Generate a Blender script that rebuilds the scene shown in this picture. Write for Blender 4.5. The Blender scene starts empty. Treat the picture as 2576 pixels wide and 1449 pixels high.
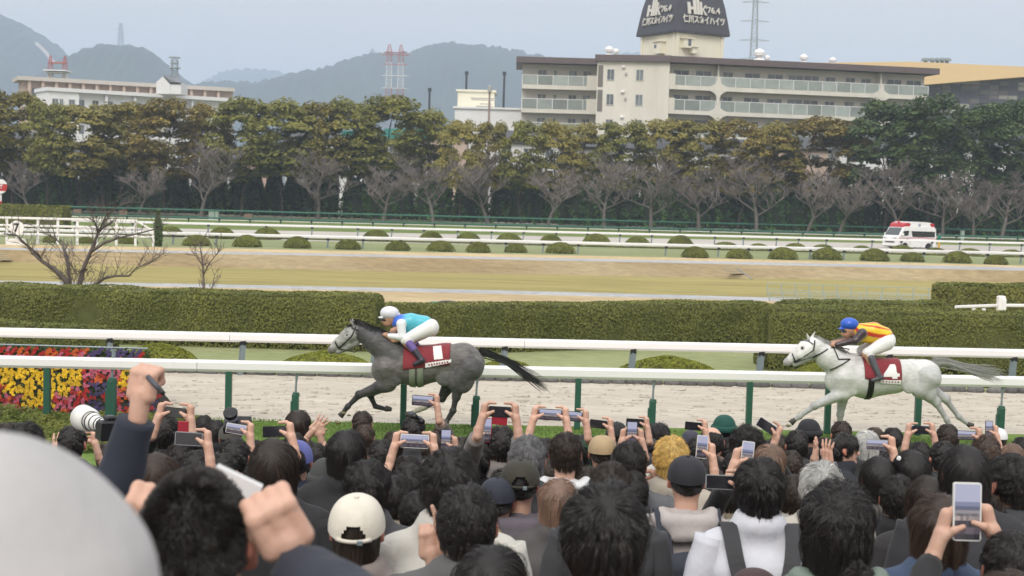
import bpy, math, random
import numpy as np
from mathutils import Vector, Matrix

random.seed(7)
RNG = np.random.default_rng(7)
R = math.radians
scn = bpy.context.scene
COL = scn.collection

# ------------------------------------------------------------------ camera
PW, PH, FOC = 2576.0, 1449.0, 3700.0          # photograph raster used for measuring
CAM_Z, PITCH, ROLL = 4.14, math.atan(238.5 / 3700.0), 0.028
CF = Vector((0, math.cos(PITCH), -math.sin(PITCH)))
_R0, _U0 = Vector((1, 0, 0)), Vector((0, math.sin(PITCH), math.cos(PITCH)))
CR = _R0 * math.cos(ROLL) + _U0 * math.sin(ROLL)
CU = _U0 * math.cos(ROLL) - _R0 * math.sin(ROLL)
cam_data = bpy.data.cameras.new('camera')
cam = bpy.data.objects.new('camera', cam_data)
COL.objects.link(cam)
cam.matrix_world = Matrix(((CR.x, CU.x, -CF.x, 0), (CR.y, CU.y, -CF.y, 0), (CR.z, CU.z, -CF.z, CAM_Z), (0, 0, 0, 1)))
cam_data.sensor_width = 36.0
cam_data.lens = 36.0 * FOC / PW
cam_data.clip_start, cam_data.clip_end = 0.05, 9000.0
cam_data.dof.use_dof = True
cam_data.dof.focus_distance = 11.0
cam_data.dof.aperture_fstop = 7.2
scn.camera = cam

# ------------------------------------------------------------------ sky, sun, exposure
SUN_EL, SUN_AZ = R(46), R(196)
world = bpy.data.worlds.new('World')
scn.world = world
world.use_nodes = True
wn, wl = world.node_tree.nodes, world.node_tree.links
wn.clear()
w_out = wn.new('ShaderNodeOutputWorld')
w_bg = wn.new('ShaderNodeBackground')
w_sky = wn.new('ShaderNodeTexSky')
w_sky.sky_type = 'NISHITA'
w_sky.sun_disc = False
w_sky.sun_elevation = SUN_EL
w_sky.sun_rotation = SUN_AZ
w_sky.dust_density = 4.0
w_sky.air_density = 1.0
w_geo = wn.new('ShaderNodeTexCoord')
w_sep = wn.new('ShaderNodeSeparateXYZ')
w_ramp = wn.new('ShaderNodeValToRGB')           # overcast luminance rises from horizon to zenith
w_ramp.color_ramp.elements[0].position = 0.0
w_ramp.color_ramp.elements[0].color = (0.75, 0.695, 0.64, 1)
w_ramp.color_ramp.elements[1].position = 1.0
w_ramp.color_ramp.elements[1].color = (1.45, 1.45, 1.48, 1)
e = w_ramp.color_ramp.elements.new(0.14)
e.color = (0.745, 0.70, 0.66, 1)
w_noise = wn.new('ShaderNodeTexNoise')
w_noise.inputs['Scale'].default_value = 2.2
w_noise.inputs['Detail'].default_value = 4
w_cl = wn.new('ShaderNodeMix'); w_cl.data_type = 'RGBA'; w_cl.blend_type = 'MULTIPLY'
w_cl.inputs[0].default_value = 0.16
w_mul = wn.new('ShaderNodeMix'); w_mul.data_type = 'RGBA'; w_mul.blend_type = 'MULTIPLY'
w_mul.inputs[0].default_value = 1.0
w_mul.inputs[7].default_value = (10.4, 10.4, 10.4, 1)
w_mix = wn.new('ShaderNodeMix'); w_mix.data_type = 'RGBA'
w_mix.inputs[0].default_value = 0.93            # cloud cover over the clear sky
w_bg.inputs['Strength'].default_value = 0.1
wl.new(w_geo.outputs['Generated'], w_sep.inputs[0])
wl.new(w_geo.outputs['Generated'], w_noise.inputs['Vector'])
wl.new(w_sep.outputs['Z'], w_ramp.inputs[0])
wl.new(w_ramp.outputs[0], w_cl.inputs[6])
wl.new(w_noise.outputs['Color'], w_cl.inputs[7])
wl.new(w_cl.outputs[2], w_mul.inputs[6])
wl.new(w_sky.outputs[0], w_mix.inputs[6])
wl.new(w_mul.outputs[2], w_mix.inputs[7])
wl.new(w_mix.outputs[2], w_bg.inputs['Color'])
wl.new(w_bg.outputs[0], w_out.inputs['Surface'])

sun_data = bpy.data.lights.new('sun', 'SUN')
sun_data.energy = 1.5
sun_data.angle = R(28)
sun_data.color = (1.0, 0.955, 0.88)
sun = bpy.data.objects.new('sun', sun_data)
COL.objects.link(sun)
# sun direction: azimuth measured like the sky node (from +Y, clockwise seen from above)
_sd = Vector((math.sin(SUN_AZ) * math.cos(SUN_EL), math.cos(SUN_AZ) * math.cos(SUN_EL), math.sin(SUN_EL)))
sun.rotation_euler = _sd.to_track_quat('Z', 'Y').to_euler()

scn.view_settings.view_transform = 'Standard'
scn.view_settings.look = 'None'
scn.view_settings.exposure = 0.36
scn.view_settings.gamma = 1.0
scn.view_settings.use_curve_mapping = False
scn.cycles.max_bounces = 6
scn.cycles.diffuse_bounces = 3
scn.cycles.glossy_bounces = 2
scn.cycles.transmission_bounces = 4
scn.cycles.transparent_max_bounces = 12
scn.cycles.volume_bounces = 1
scn.cycles.use_denoising = True
scn.cycles.caustics_reflective = False
scn.cycles.caustics_refractive = False

# ------------------------------------------------------------------ helpers
def ray(px, py):
    return CF + CR * ((px - PW / 2) / FOC) + CU * ((PH / 2 - py) / FOC)

def PZ(px, py, z=0.0):
    """world point on the height z that the photograph shows at px, py"""
    d = ray(px, py)
    t = (z - CAM_Z) / d.z
    return Vector((d.x * t, d.y * t, z))

def PY(px, py, Y):
    """world point at the distance Y that the photograph shows at px, py"""
    d = ray(px, py)
    t = Y / d.y
    return Vector((d.x * t, Y, CAM_Z + d.z * t))

def pt_on_line(a, b, px):
    """point of the world line a-b (in plan) seen at column px, near its middle height"""
    d = ray(px, 800.0)
    # solve a + s(b-a) = t d in plan
    ux, uy = b.x - a.x, b.y - a.y
    det = ux * (-d.y) + uy * d.x
    s = (-a.x * (-d.y) + (-a.y) * d.x) / det
    return a + (b - a) * s

def tag(o, label=None, cat=None, group=None, kind=None):
    if label: o['label'] = label
    if cat: o['category'] = cat
    if group: o['group'] = group
    if kind: o['kind'] = kind
    return o

def empty(name, loc=(0, 0, 0), label=None, cat=None, group=None, parent=None, rz=0.0, sc=1.0):
    o = bpy.data.objects.new(name, None)
    o.empty_display_size = 0.2
    COL.objects.link(o)
    o.location = loc
    o.rotation_euler = (0, 0, rz)
    o.scale = (sc, sc, sc)
    if parent: o.parent = parent
    return tag(o, label, cat, group)

def mesh_np(name, V, F, mats=(), smooth=True, mi=None, col=None):
    """mesh from a vertex array and a list/array of faces"""
    me = bpy.data.meshes.new(name)
    V = np.asarray(V, dtype=np.float32).reshape(-1, 3)
    if isinstance(F, np.ndarray):
        n, k = F.shape
        me.vertices.add(len(V)); me.vertices.foreach_set('co', V.ravel())
        me.loops.add(n * k); me.loops.foreach_set('vertex_index', F.astype(np.int32).ravel())
        me.polygons.add(n)
        me.polygons.foreach_set('loop_start', np.arange(0, n * k, k, dtype=np.int32))
        me.update(calc_edges=True)
    else:
        me.from_pydata(V.tolist(), [], F)
        me.update()
    for m in mats: me.materials.append(m)
    if smooth: me.polygons.foreach_set('use_smooth', np.ones(len(me.polygons), dtype=bool))
    if mi is not None: me.polygons.foreach_set('material_index', np.asarray(mi, dtype=np.int32))
    if col is not None:
        at = me.color_attributes.new('Col', 'FLOAT_COLOR', 'POINT')
        c = np.ones((len(V), 4), dtype=np.float32); c[:, :3] = np.asarray(col, dtype=np.float32)
        at.data.foreach_set('color', c.ravel())
    return me

def put(name, me, parent=None, loc=(0, 0, 0), rot=(0, 0, 0), sc=(1, 1, 1), mat=None, label=None, cat=None, group=None, kind=None):
    o = bpy.data.objects.new(name, me)
    COL.objects.link(o)
    o.location, o.rotation_euler, o.scale = loc, rot, sc
    if parent: o.parent = parent
    if mat is not None:
        if not me.materials: me.materials.append(mat)
        elif me.materials[0] != mat:
            o.material_slots[0].link = 'OBJECT'; o.material_slots[0].material = mat
    return tag(o, label, cat, group, kind)

class MB:
    """collects boxes, tubes, lathes and prisms into one mesh"""
    def __init__(s):
        s.V, s.F, s.M = [], [], []
    def add(s, V, F, m=0):
        b = len(s.V)
        s.V += [tuple(v) for v in V]
        s.F += [tuple(i + b for i in f) for f in F]
        s.M += [m] * len(F)
        return s
    def box(s, c, d, m=0, rz=0.0, bev=0.0, mat=None):
        x, y, z = d[0] / 2, d[1] / 2, d[2] / 2
        if bev > 0:
            b = min(bev, x * .9, y * .9, z * .9)
            P = []
            for sz in (-1, 1):
                for (ix, iy, iz) in ((x - b, y - b, z), ):
                    pass
            ring = lambda ex, ey, zz: [(-ex, -ey, zz), (ex, -ey, zz), (ex, ey, zz), (-ex, ey, zz)]
            V = ring(x - b, y - b, -z) + ring(x, y, -z + b) + ring(x, y, z - b) + ring(x - b, y - b, z)
            F = [(3, 2, 1, 0), (12, 13, 14, 15)]
            for k in range(3):
                for i in range(4):
                    j = (i + 1) % 4
                    F.append((k * 4 + i, k * 4 + j, k * 4 + 4 + j, k * 4 + 4 + i))
        else:
            V = [(-x, -y, -z), (x, -y, -z), (x, y, -z), (-x, y, -z), (-x, -y, z), (x, -y, z), (x, y, z), (-x, y, z)]
            F = [(3, 2, 1, 0), (4, 5, 6, 7), (0, 1, 5, 4), (1, 2, 6, 5), (2, 3, 7, 6), (3, 0, 4, 7)]
        cz, sz_ = math.cos(rz), math.sin(rz)
        if mat is not None:
            V = [mat @ Vector(v) for v in V]
            V = [(c[0] + v[0], c[1] + v[1], c[2] + v[2]) for v in V]
        else:
            V = [(c[0] + v[0] * cz - v[1] * sz_, c[1] + v[0] * sz_ + v[1] * cz, c[2] + v[2]) for v in V]
        return s.add(V, F, m)
    def beam(s, a, b, w, h, m=0):
        """box of section w (horizontal) x h (vertical) from a to b"""
        a, b = Vector(a), Vector(b)
        d = b - a; L = d.length
        q = d.to_track_quat('Y', 'Z').to_matrix()
        return s.box((a + b) / 2, (w, L, h), m, mat=q)
    def tube(s, pts, rs, n=8, m=0, cap=True):
        pts = [Vector(p) for p in pts]
        if not hasattr(rs, '__len__'): rs = [rs] * len(pts)
        V, F = [], []
        up = Vector((0, 0, 1)); prev = None
        for i, p in enumerate(pts):
            t = (pts[min(i + 1, len(pts) - 1)] - pts[max(i - 1, 0)]).normalized()
            if prev is None:
                u = t.cross(up if abs(t.z) < .95 else Vector((1, 0, 0))).normalized()
            else:
                u = (prev - t * prev.dot(t)).normalized()
            w = t.cross(u); prev = u
            for k in range(n):
                a = 2 * math.pi * k / n
                V.append(p + (u * math.cos(a) + w * math.sin(a)) * rs[i])
        for i in range(len(pts) - 1):
            for k in range(n):
                j = (k + 1) % n
                F.append((i * n + k, i * n + j, i * n + n + j, i * n + n + k))
        if cap:
            F.append(tuple(range(n))[::-1]); F.append(tuple((len(pts) - 1) * n + k for k in range(n)))
        return s.add(V, F, m)
    def lathe(s, prof, c=(0, 0, 0), n=16, m=0, M=None):
        V, F = [], []
        for (r, z) in prof:
            for k in range(n):
                a = 2 * math.pi * k / n
                v = Vector((r * math.cos(a), r * math.sin(a), z))
                if M is not None: v = M @ v
                V.append((c[0] + v[0], c[1] + v[1], c[2] + v[2]))
        for i in range(len(prof) - 1):
            for k in range(n):
                j = (k + 1) % n
                F.append((i * n + k, i * n + j, i * n + n + j, i * n + n + k))
        F.append(tuple(range(n))[::-1]); F.append(tuple((len(prof) - 1) * n + k for k in range(n)))
        return s.add(V, F, m)
    def prism(s, poly, y0, y1, m=0, axis='y'):
        n = len(poly)
        f = {'y': lambda p, t: (p[0], t, p[1]), 'x': lambda p, t: (t, p[0], p[1]), 'z': lambda p, t: (p[0], p[1], t)}[axis]
        V = [f(p, y0) for p in poly] + [f(p, y1) for p in poly]
        F = [tuple(range(n)), tuple(range(2 * n - 1, n - 1, -1))]
        for i in range(n):
            j = (i + 1) % n
            F.append((i, n + i, n + j, j))
        return s.add(V, F, m)
    def mesh(s, name, mats=(), smooth=False):
        return mesh_np(name, s.V if s.V else [(0, 0, 0)], s.F, mats, smooth, s.M)
    def build(s, name, mats=(), parent=None, smooth=False, **kw):
        if not isinstance(mats, (list, tuple)): mats = (mats,)
        return put(name, s.mesh(name, mats, smooth), parent, **kw)

def copy_tree(o, parent=None):
    c = o.copy(); COL.objects.link(c)
    if parent: c.parent = parent
    for ch in o.children: copy_tree(ch, c)
    return c

# ------------------------------------------------------------------ materials
def new_mat(name):
    m = bpy.data.materials.new(name)
    m.use_nodes = True
    nt = m.node_tree
    return m, nt, nt.nodes['Principled BSDF']

def pmat(name, col, rough=0.6, var=0.0, scale=6.0, col2=None, bump=0.0, bscale=None, stretch=None, metal=0.0, spec=0.4,
         rnd=0.0, sheen=0.0, detail=5.0, coat=0.0, vcol=False, sss=0.0, coord='Object', contrast=(0.3, 0.7)):
    """procedural surface: two tones mixed by noise, an optional bump and a per-object shift of tone"""
    m, nt, b = new_mat(name)
    N, L = nt.nodes, nt.links
    b.inputs['Roughness'].default_value = rough
    b.inputs['Metallic'].default_value = metal
    b.inputs['Specular IOR Level'].default_value = spec
    if sheen: b.inputs['Sheen Weight'].default_value = sheen
    if coat: b.inputs['Coat Weight'].default_value = coat
    if sss:
        b.inputs['Subsurface Weight'].default_value = sss
        b.inputs['Subsurface Radius'].default_value = (0.012, 0.005, 0.003)
        b.inputs['Subsurface Scale'].default_value = 1.0
    c4 = (*col, 1)
    out = None
    tc = N.new('ShaderNodeTexCoord')
    mp = N.new('ShaderNodeMapping')
    L.new(tc.outputs[coord], mp.inputs[0])
    if stretch: mp.inputs['Scale'].default_value = stretch
    if var > 0 or col2 is not None:
        nz = N.new('ShaderNodeTexNoise')
        nz.inputs['Scale'].default_value = scale
        nz.inputs['Detail'].default_value = detail
        nz.inputs['Roughness'].default_value = 0.62
        L.new(mp.outputs[0], nz.inputs['Vector'])
        rp = N.new('ShaderNodeValToRGB')
        rp.color_ramp.elements[0].position, rp.color_ramp.elements[1].position = contrast
        c2 = col2 if col2 is not None else tuple(c * (1 - var) for c in col)
        rp.color_ramp.elements[0].color = (*c2, 1)
        rp.color_ramp.elements[1].color = c4
        L.new(nz.outputs['Fac'], rp.inputs[0])
        out = rp.outputs[0]
    if vcol:
        va = N.new('ShaderNodeVertexColor'); va.layer_name = 'Col'
        if out is None: out = va.outputs[0]
        else:
            mx = N.new('ShaderNodeMix'); mx.data_type = 'RGBA'; mx.blend_type = 'MULTIPLY'; mx.inputs[0].default_value = 1
            L.new(out, mx.inputs[6]); L.new(va.outputs[0], mx.inputs[7]); out = mx.outputs[2]
    if rnd > 0:
        oi = N.new('ShaderNodeObjectInfo')
        mr = N.new('ShaderNodeMapRange'); mr.inputs[3].default_value = 1 - rnd; mr.inputs[4].default_value = 1 + rnd
        L.new(oi.outputs['Random'], mr.inputs[0])
        hs = N.new('ShaderNodeHueSaturation')
        hs.inputs['Color'].default_value = c4
        if out is not None: L.new(out, hs.inputs['Color'])
        L.new(mr.outputs[0], hs.inputs['Value']); out = hs.outputs[0]
    if out is not None: L.new(out, b.inputs['Base Color'])
    else: b.inputs['Base Color'].default_value = c4
    if bump > 0:
        n2 = N.new('ShaderNodeTexNoise')
        n2.inputs['Scale'].default_value = bscale or scale * 3
        n2.inputs['Detail'].default_value = 6
        L.new(mp.outputs[0], n2.inputs['Vector'])
        bp = N.new('ShaderNodeBump'); bp.inputs['Strength'].default_value = bump; bp.inputs['Distance'].default_value = 0.02
        L.new(n2.outputs['Fac'], bp.inputs['Height']); L.new(bp.outputs[0], b.inputs['Normal'])
    return m

def leafmat(name, c1, c2, c3=None, rough=0.55, rnd=0.18, scale=0.5, trans=0.25, leaf=.28):
    """foliage: tone drifts through the crown, differs leaf by leaf and from plant to plant, lets some light through"""
    m, nt, b = new_mat(name)
    N, L = nt.nodes, nt.links
    tc = N.new('ShaderNodeTexCoord')
    nz = N.new('ShaderNodeTexNoise'); nz.inputs['Scale'].default_value = scale; nz.inputs['Detail'].default_value = 3
    L.new(tc.outputs['Object'], nz.inputs['Vector'])
    rp = N.new('ShaderNodeValToRGB')
    rp.color_ramp.elements[0].position, rp.color_ramp.elements[1].position = .35, .68
    rp.color_ramp.elements[0].color, rp.color_ramp.elements[1].color = (*c1, 1), (*c2, 1)
    if c3: rp.color_ramp.elements.new(.8).color = (*c3, 1)
    L.new(nz.outputs['Fac'], rp.inputs[0])
    ge = N.new('ShaderNodeNewGeometry'); oi = N.new('ShaderNodeObjectInfo')
    ad = N.new('ShaderNodeMath'); ad.operation = 'ADD'
    m1 = N.new('ShaderNodeMapRange'); m1.inputs[3].default_value = 1 - leaf; m1.inputs[4].default_value = 1 + leaf
    m2 = N.new('ShaderNodeMapRange'); m2.inputs[3].default_value = -rnd; m2.inputs[4].default_value = rnd
    L.new(ge.outputs['Random Per Island'], m1.inputs[0]); L.new(oi.outputs['Random'], m2.inputs[0])
    L.new(m1.outputs[0], ad.inputs[0]); L.new(m2.outputs[0], ad.inputs[1])
    hs = N.new('ShaderNodeHueSaturation')
    L.new(rp.outputs[0], hs.inputs['Color']); L.new(ad.outputs[0], hs.inputs['Value'])
    L.new(hs.outputs[0], b.inputs['Base Color'])
    b.inputs['Roughness'].default_value = rough
    b.inputs['Specular IOR Level'].default_value = 0.25
    if trans:
        tr = N.new('ShaderNodeBsdfTranslucent'); mx = N.new('ShaderNodeMixShader'); mx.inputs[0].default_value = trans
        L.new(hs.outputs[0], tr.inputs['Color'])
        L.new(b.outputs[0], mx.inputs[1]); L.new(tr.outputs[0], mx.inputs[2])
        L.new(mx.outputs[0], N['Material Output'].inputs['Surface'])
    return m

def emat(name, col, s=1.0, vcol=False):
    m, nt, b = new_mat(name)
    b.inputs['Base Color'].default_value = (0.01, 0.01, 0.01, 1)
    b.inputs['Roughness'].default_value = 0.12
    b.inputs['Emission Color'].default_value = (*col, 1)
    b.inputs['Emission Strength'].default_value = s
    if vcol:
        va = nt.nodes.new('ShaderNodeVertexColor'); va.layer_name = 'Col'
        nt.links.new(va.outputs[0], b.inputs['Emission Color'])
    return m

WHITE = pmat('white_paint', (.80, .80, .79), .35, var=.06, scale=3, rnd=.03)
WHITE2 = pmat('white_wall', (.84, .84, .83), .8, var=.10, scale=.6, rnd=.05)
GREYMET = pmat('grey_steel', (.22, .27, .29), .45, var=.15, scale=5, metal=.2)
GREENMET = pmat('green_steel', (.025, .10, .065), .45, var=.2, scale=4)
DARK = pmat('dark_plastic', (.015, .015, .017), .35, var=.2, scale=9)
BLACK = pmat('black_rubber', (.012, .012, .013), .6, var=.2, scale=9)
CONC = pmat('concrete', (.30, .29, .27), .9, var=.25, scale=1.2, bump=.3)
BARK = pmat('bark', (.075, .060, .048), .9, var=.45, scale=3, bump=.6, rnd=.15)
GLASS = pmat('window_glass', (.055, .075, .085), .12, var=.6, scale=.35, col2=(.22, .24, .25), spec=.6, rnd=.35)

# ------------------------------------------------------------------ smooth implicit bodies
def ico(n=2):
    import bmesh
    bm = bmesh.new(); bmesh.ops.create_icosphere(bm, subdivisions=n, radius=1)
    V = np.array([v.co[:] for v in bm.verts]); F = np.array([[v.index for v in f.verts] for f in bm.faces]); bm.free()
    return V, F

def cap(a, b, ra, rb=None, k=None):
    return ('c', np.array(a, float), np.array(b, float), ra, ra if rb is None else rb, k)

def ell(c, r, rot=None, k=None):
    M = None if rot is None else np.array(rot if not isinstance(rot, tuple) else
        (Matrix.Rotation(rot[2], 3, 'Z') @ Matrix.Rotation(rot[1], 3, 'Y') @ Matrix.Rotation(rot[0], 3, 'X')))
    return ('e', np.array(c, float), np.array(r, float), M, None, k)

def prim_d(P, q):
    if q[0] == 'c':
        a, b, ra, rb = q[1:5]
        ab = b - a; L = max(float(ab @ ab), 1e-9)
        pa = P - a.astype(np.float32)
        t = np.clip((pa @ ab.astype(np.float32)) / L, 0, 1)
        return np.sqrt(((pa - t[..., None] * ab.astype(np.float32)) ** 2).sum(-1)) - (ra + (rb - ra) * t)
    c, r, M = q[1:4]
    p = P - c.astype(np.float32)
    if M is not None: p = p @ M.astype(np.float32)
    k0 = np.sqrt(((p / r.astype(np.float32)) ** 2).sum(-1)); k1 = np.sqrt(((p / (r * r).astype(np.float32)) ** 2).sum(-1))
    return k0 * (k0 - 1) / np.maximum(k1, 1e-6)

def sdf(P, prims, k=0.03):
    d = None
    for q in prims:
        e = prim_d(P, q)
        if d is None: d = e; continue
        kk = q[5] if q[5] is not None else k
        h = np.maximum(kk - np.abs(d - e), 0) / kk
        d = np.minimum(d, e) - h * h * kk * .25
    return d

def nearest_prim(P, prims):
    return np.argmin(np.stack([prim_d(P, q) for q in prims]), 0)

def nets(f, org, h):
    s = f < 0
    S = [s[a:s.shape[0] - 1 + a, b:s.shape[1] - 1 + b, c:s.shape[2] - 1 + c] for a in (0, 1) for b in (0, 1) for c in (0, 1)]
    anyv = np.logical_or.reduce(S); allv = np.logical_and.reduce(S)
    mask = anyv & ~allv
    I, J, K = np.nonzero(mask)
    acc = np.zeros((len(I), 3)); cnt = np.zeros(len(I))
    cor = [(a, b, c) for a in (0, 1) for b in (0, 1) for c in (0, 1)]
    for i in range(8):
        for j in range(i + 1, 8):
            if sum(abs(cor[i][q] - cor[j][q]) for q in range(3)) != 1: continue
            fa = f[I + cor[i][0], J + cor[i][1], K + cor[i][2]]; fb = f[I + cor[j][0], J + cor[j][1], K + cor[j][2]]
            m = (fa < 0) != (fb < 0)
            t = np.where(m, fa / np.where(m, fa - fb, 1), 0)[:, None]
            acc += (np.array(cor[i]) + t * (np.array(cor[j]) - np.array(cor[i]))) * m[:, None]
            cnt += m
    V = (np.stack([I, J, K], 1) + acc / cnt[:, None]) * h + org
    idx = -np.ones(mask.shape, dtype=np.int64); idx[mask] = np.arange(len(I))
    Q = []
    for ax in range(3):
        a = np.moveaxis(s, ax, 0)
        e0, e1 = a[:-1, 1:-1, 1:-1], a[1:, 1:-1, 1:-1]
        id_ = np.moveaxis(idx, ax, 0)
        i, j, k = np.nonzero(e0 != e1)
        fl = e0[i, j, k]
        q = np.stack([id_[i, j, k], id_[i, j + 1, k], id_[i, j + 1, k + 1], id_[i, j, k + 1]], 1)
        if ax == 1: fl = ~fl
        q[~fl] = q[~fl][:, ::-1]
        Q.append(q)
    return V, np.concatenate(Q)

def body(prims, h, k=0.03, extra=None):
    """one continuous surface around all primitives, blended over the distance k"""
    lo = np.min([np.minimum(q[1] - q[3], q[2] - q[4]) if q[0] == 'c' else q[1] - q[2].max() for q in prims], 0) - 3 * h
    hi = np.max([np.maximum(q[1] + q[3], q[2] + q[4]) if q[0] == 'c' else q[1] + q[2].max() for q in prims], 0) + 3 * h
    n = np.ceil((hi - lo) / h).astype(int) + 1
    g = np.stack(np.meshgrid(*[lo[i] + h * np.arange(n[i]) for i in range(3)], indexing='ij'), -1).astype(np.float32)
    f = sdf(g, prims, k)
    if extra is not None: f = extra(g, f)
    return nets(f, lo, h)

def vnoise(P, s, seed=0):
    """cheap smooth noise in [-1, 1] from a few sines"""
    r = np.random.default_rng(seed); o = np.zeros(len(P))
    for i in range(6):
        w = r.normal(size=3); w /= np.linalg.norm(w)
        o += np.sin(P @ w * s * (0.6 + .35 * i) + r.uniform(0, 6.28)) * (1 / (1 + .5 * i))
    return o / 2.6
# ------------------------------------------------------------------ ground: bands across the racecourse, near to far
def qline(y0, y1, y2, z=0.0):
    """a line across the picture (photo heights at columns 0, 1288, 2576) laid down on height z, as points in plan"""
    pts = []
    for px in (-1500, -600, 0, 430, 860, 1288, 1717, 2146, 2576, 3200, 4200):
        t = (px - 1288) / 1288.0
        tt = max(-1.25, min(1.25, t))
        q = y1 + (y2 - y0) / 2 * t + ((y0 + y2) / 2 - y1) * (tt * tt if abs(t) <= 1.25 else 1.25 * 1.25)
        pts.append(PZ(px, q, z))
    # far ends are carried on straight so that the bands reach well outside the frame
    a = pts[0] + (pts[0] - pts[2]).normalized() * 60; b = pts[-1] + (pts[-1] - pts[-3]).normalized() * 60
    return [a] + pts + [b]

def flat(y, z=0.0):
    xs = [-140, -60, -30, -20, -14, -8, -3, 3, 8, 14, 20, 40, 140]
    return [Vector((x, y, z)) for x in xs]

def band(name, l0, l1, mat, dz0=0.0, dz1=0.0, sub=1):
    V, F = [], []
    n = len(l0)
    for k in range(sub + 1):
        t = k / sub
        for i in range(n):
            p = l0[i].lerp(l1[i], t)
            V.append((p.x, p.y, p.z + dz0 * (1 - t) + dz1 * t))
    for k in range(sub):
        for i in range(n - 1):
            F.append((k * n + i, k * n + i + 1, (k + 1) * n + i + 1, (k + 1) * n + i))
    o = put(name, mesh_np(name, V, F, (mat,), False), kind='structure')
    return o

def groundmat(name, c1, c2, c3=None, scale=1.0, stretch=(1, 1, 1), bump=0.4, fine=14.0, rough=0.95):
    """soil or turf: broad patches, fine grain and a bump"""
    m, nt, b = new_mat(name)
    N, L = nt.nodes, nt.links
    tc = N.new('ShaderNodeTexCoord'); mp = N.new('ShaderNodeMapping'); mp.inputs['Scale'].default_value = stretch
    L.new(tc.outputs['Object'], mp.inputs[0])
    n1 = N.new('ShaderNodeTexNoise'); n1.inputs['Scale'].default_value = scale; n1.inputs['Detail'].default_value = 5
    n2 = N.new('ShaderNodeTexNoise'); n2.inputs['Scale'].default_value = fine; n2.inputs['Detail'].default_value = 6; n2.inputs['Roughness'].default_value = .7
    L.new(mp.outputs[0], n1.inputs['Vector']); L.new(mp.outputs[0], n2.inputs['Vector'])
    r1 = N.new('ShaderNodeValToRGB'); r1.color_ramp.elements[0].position, r1.color_ramp.elements[1].position = .36, .64
    r1.color_ramp.elements[0].color, r1.color_ramp.elements[1].color = (*c1, 1), (*c2, 1)
    if c3: r1.color_ramp.elements.new(.75).color = (*c3, 1)
    L.new(n1.outputs['Fac'], r1.inputs[0])
    mr = N.new('ShaderNodeMapRange'); mr.inputs[1].default_value = .25; mr.inputs[2].default_value = .75
    mr.inputs[3].default_value = .68; mr.inputs[4].default_value = 1.28
    L.new(n2.outputs['Fac'], mr.inputs[0])
    hs = N.new('ShaderNodeHueSaturation'); L.new(r1.outputs[0], hs.inputs['Color']); L.new(mr.outputs[0], hs.inputs['Value'])
    L.new(hs.outputs[0], b.inputs['Base Color'])
    b.inputs['Roughness'].default_value = rough; b.inputs['Specular IOR Level'].default_value = .15
    bp = N.new('ShaderNodeBump'); bp.inputs['Strength'].default_value = bump; bp.inputs['Distance'].default_value = .04
    L.new(n2.outputs['Fac'], bp.inputs['Height']); L.new(bp.outputs[0], b.inputs['Normal'])
    return m

M_TURF = groundmat('turf', (.10, .16, .035), (.13, .20, .045), scale=.8, fine=9)
M_TURF_FAR = groundmat('far_turf', (.12, .165, .04), (.155, .20, .055), scale=.12, fine=1.2, stretch=(.5, 1, 1))
M_SAND = groundmat('dirt_track', (.45, .405, .335), (.52, .475, .40), scale=.55, stretch=(.35, 2.2, 1), fine=4.2, bump=1.0)
M_SAND_FAR = groundmat('far_dirt', (.42, .39, .345), (.47, .44, .395), scale=.1, stretch=(.3, 1, 1), fine=.6, bump=.2)
M_SAGE = groundmat('inner_grass', (.235, .265, .125), (.285, .30, .15), scale=.35, fine=4, stretch=(.45, 1.4, 1))
M_SAGE_FAR = groundmat('inner_grass_far', (.20, .23, .11), (.245, .265, .13), scale=.08, fine=.7, stretch=(.3, 1.2, 1))
M_TAN = groundmat('bare_earth', (0.395, 0.303, 0.172), (0.470, 0.373, 0.218), scale=.2, fine=1.6, stretch=(.5, 1.2, 1))
M_DRY = groundmat('dry_grass', (.275, .235, .085), (.325, .275, .105), scale=.10, fine=.9, stretch=(.25, 1.6, 1), bump=.2)
M_BANK = groundmat('bank_grass', (0.274, 0.204, 0.109), (0.351, 0.278, 0.161), c3=(0.310, 0.257, 0.154), scale=.22, fine=2.2, stretch=(.6, 1, 1))
M_CREAM = groundmat('straw_verge', (.46, .35, .19), (.55, .43, .25), scale=.3, fine=2)
M_PATH = groundmat('grey_path', (.34, .345, .35), (.41, .41, .41), scale=.2, fine=2, bump=.15)
M_SOIL = groundmat('dull_ground', (.10, .11, .06), (.16, .16, .10), scale=.02, fine=.3)
M_TERR = groundmat('terrace_concrete', (.22, .21, .20), (.28, .27, .255), scale=.6, fine=8, bump=.2)

def zg(d):
    """height of the sloping viewing terrace at distance d"""
    return max(0.0, 2.22 - .135 * d)

RA, RB = PZ(0, 909, 1.0), PZ(2576, 961, 1.0)          # running rail (near)
SA, SB = PZ(0, 836, .82), PZ(2576, 890, .82)          # dirt course rail
l_turf0 = flat(16.45)
rd = (RB - RA).normalized()
l_edge = [Vector((v.x, RA.y + (v.x - RA.x) * rd.y / rd.x + .32, 0)) for v in flat(26)]
l_kerb = qline(925, 958, 989)
l_e, l_f = flat(46.0), flat(48.0, -.7)
l_p0, l_p1 = qline(713.5, 740, 777, -.7), qline(706, 731, 768, -.7)
l_b0, l_b1 = qline(659, 689.5, 710, -.7), qline(628, 653, 681)
l_g0, l_g1 = qline(622.5, 647, 673), qline(614.5, 639.5, 668)
l_d = qline(588, 617, 642)
l_s = qline(566, 592, 620)
l_t = qline(541, 566.5, 599.5)
l_far = flat(260.0, .4)

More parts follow.
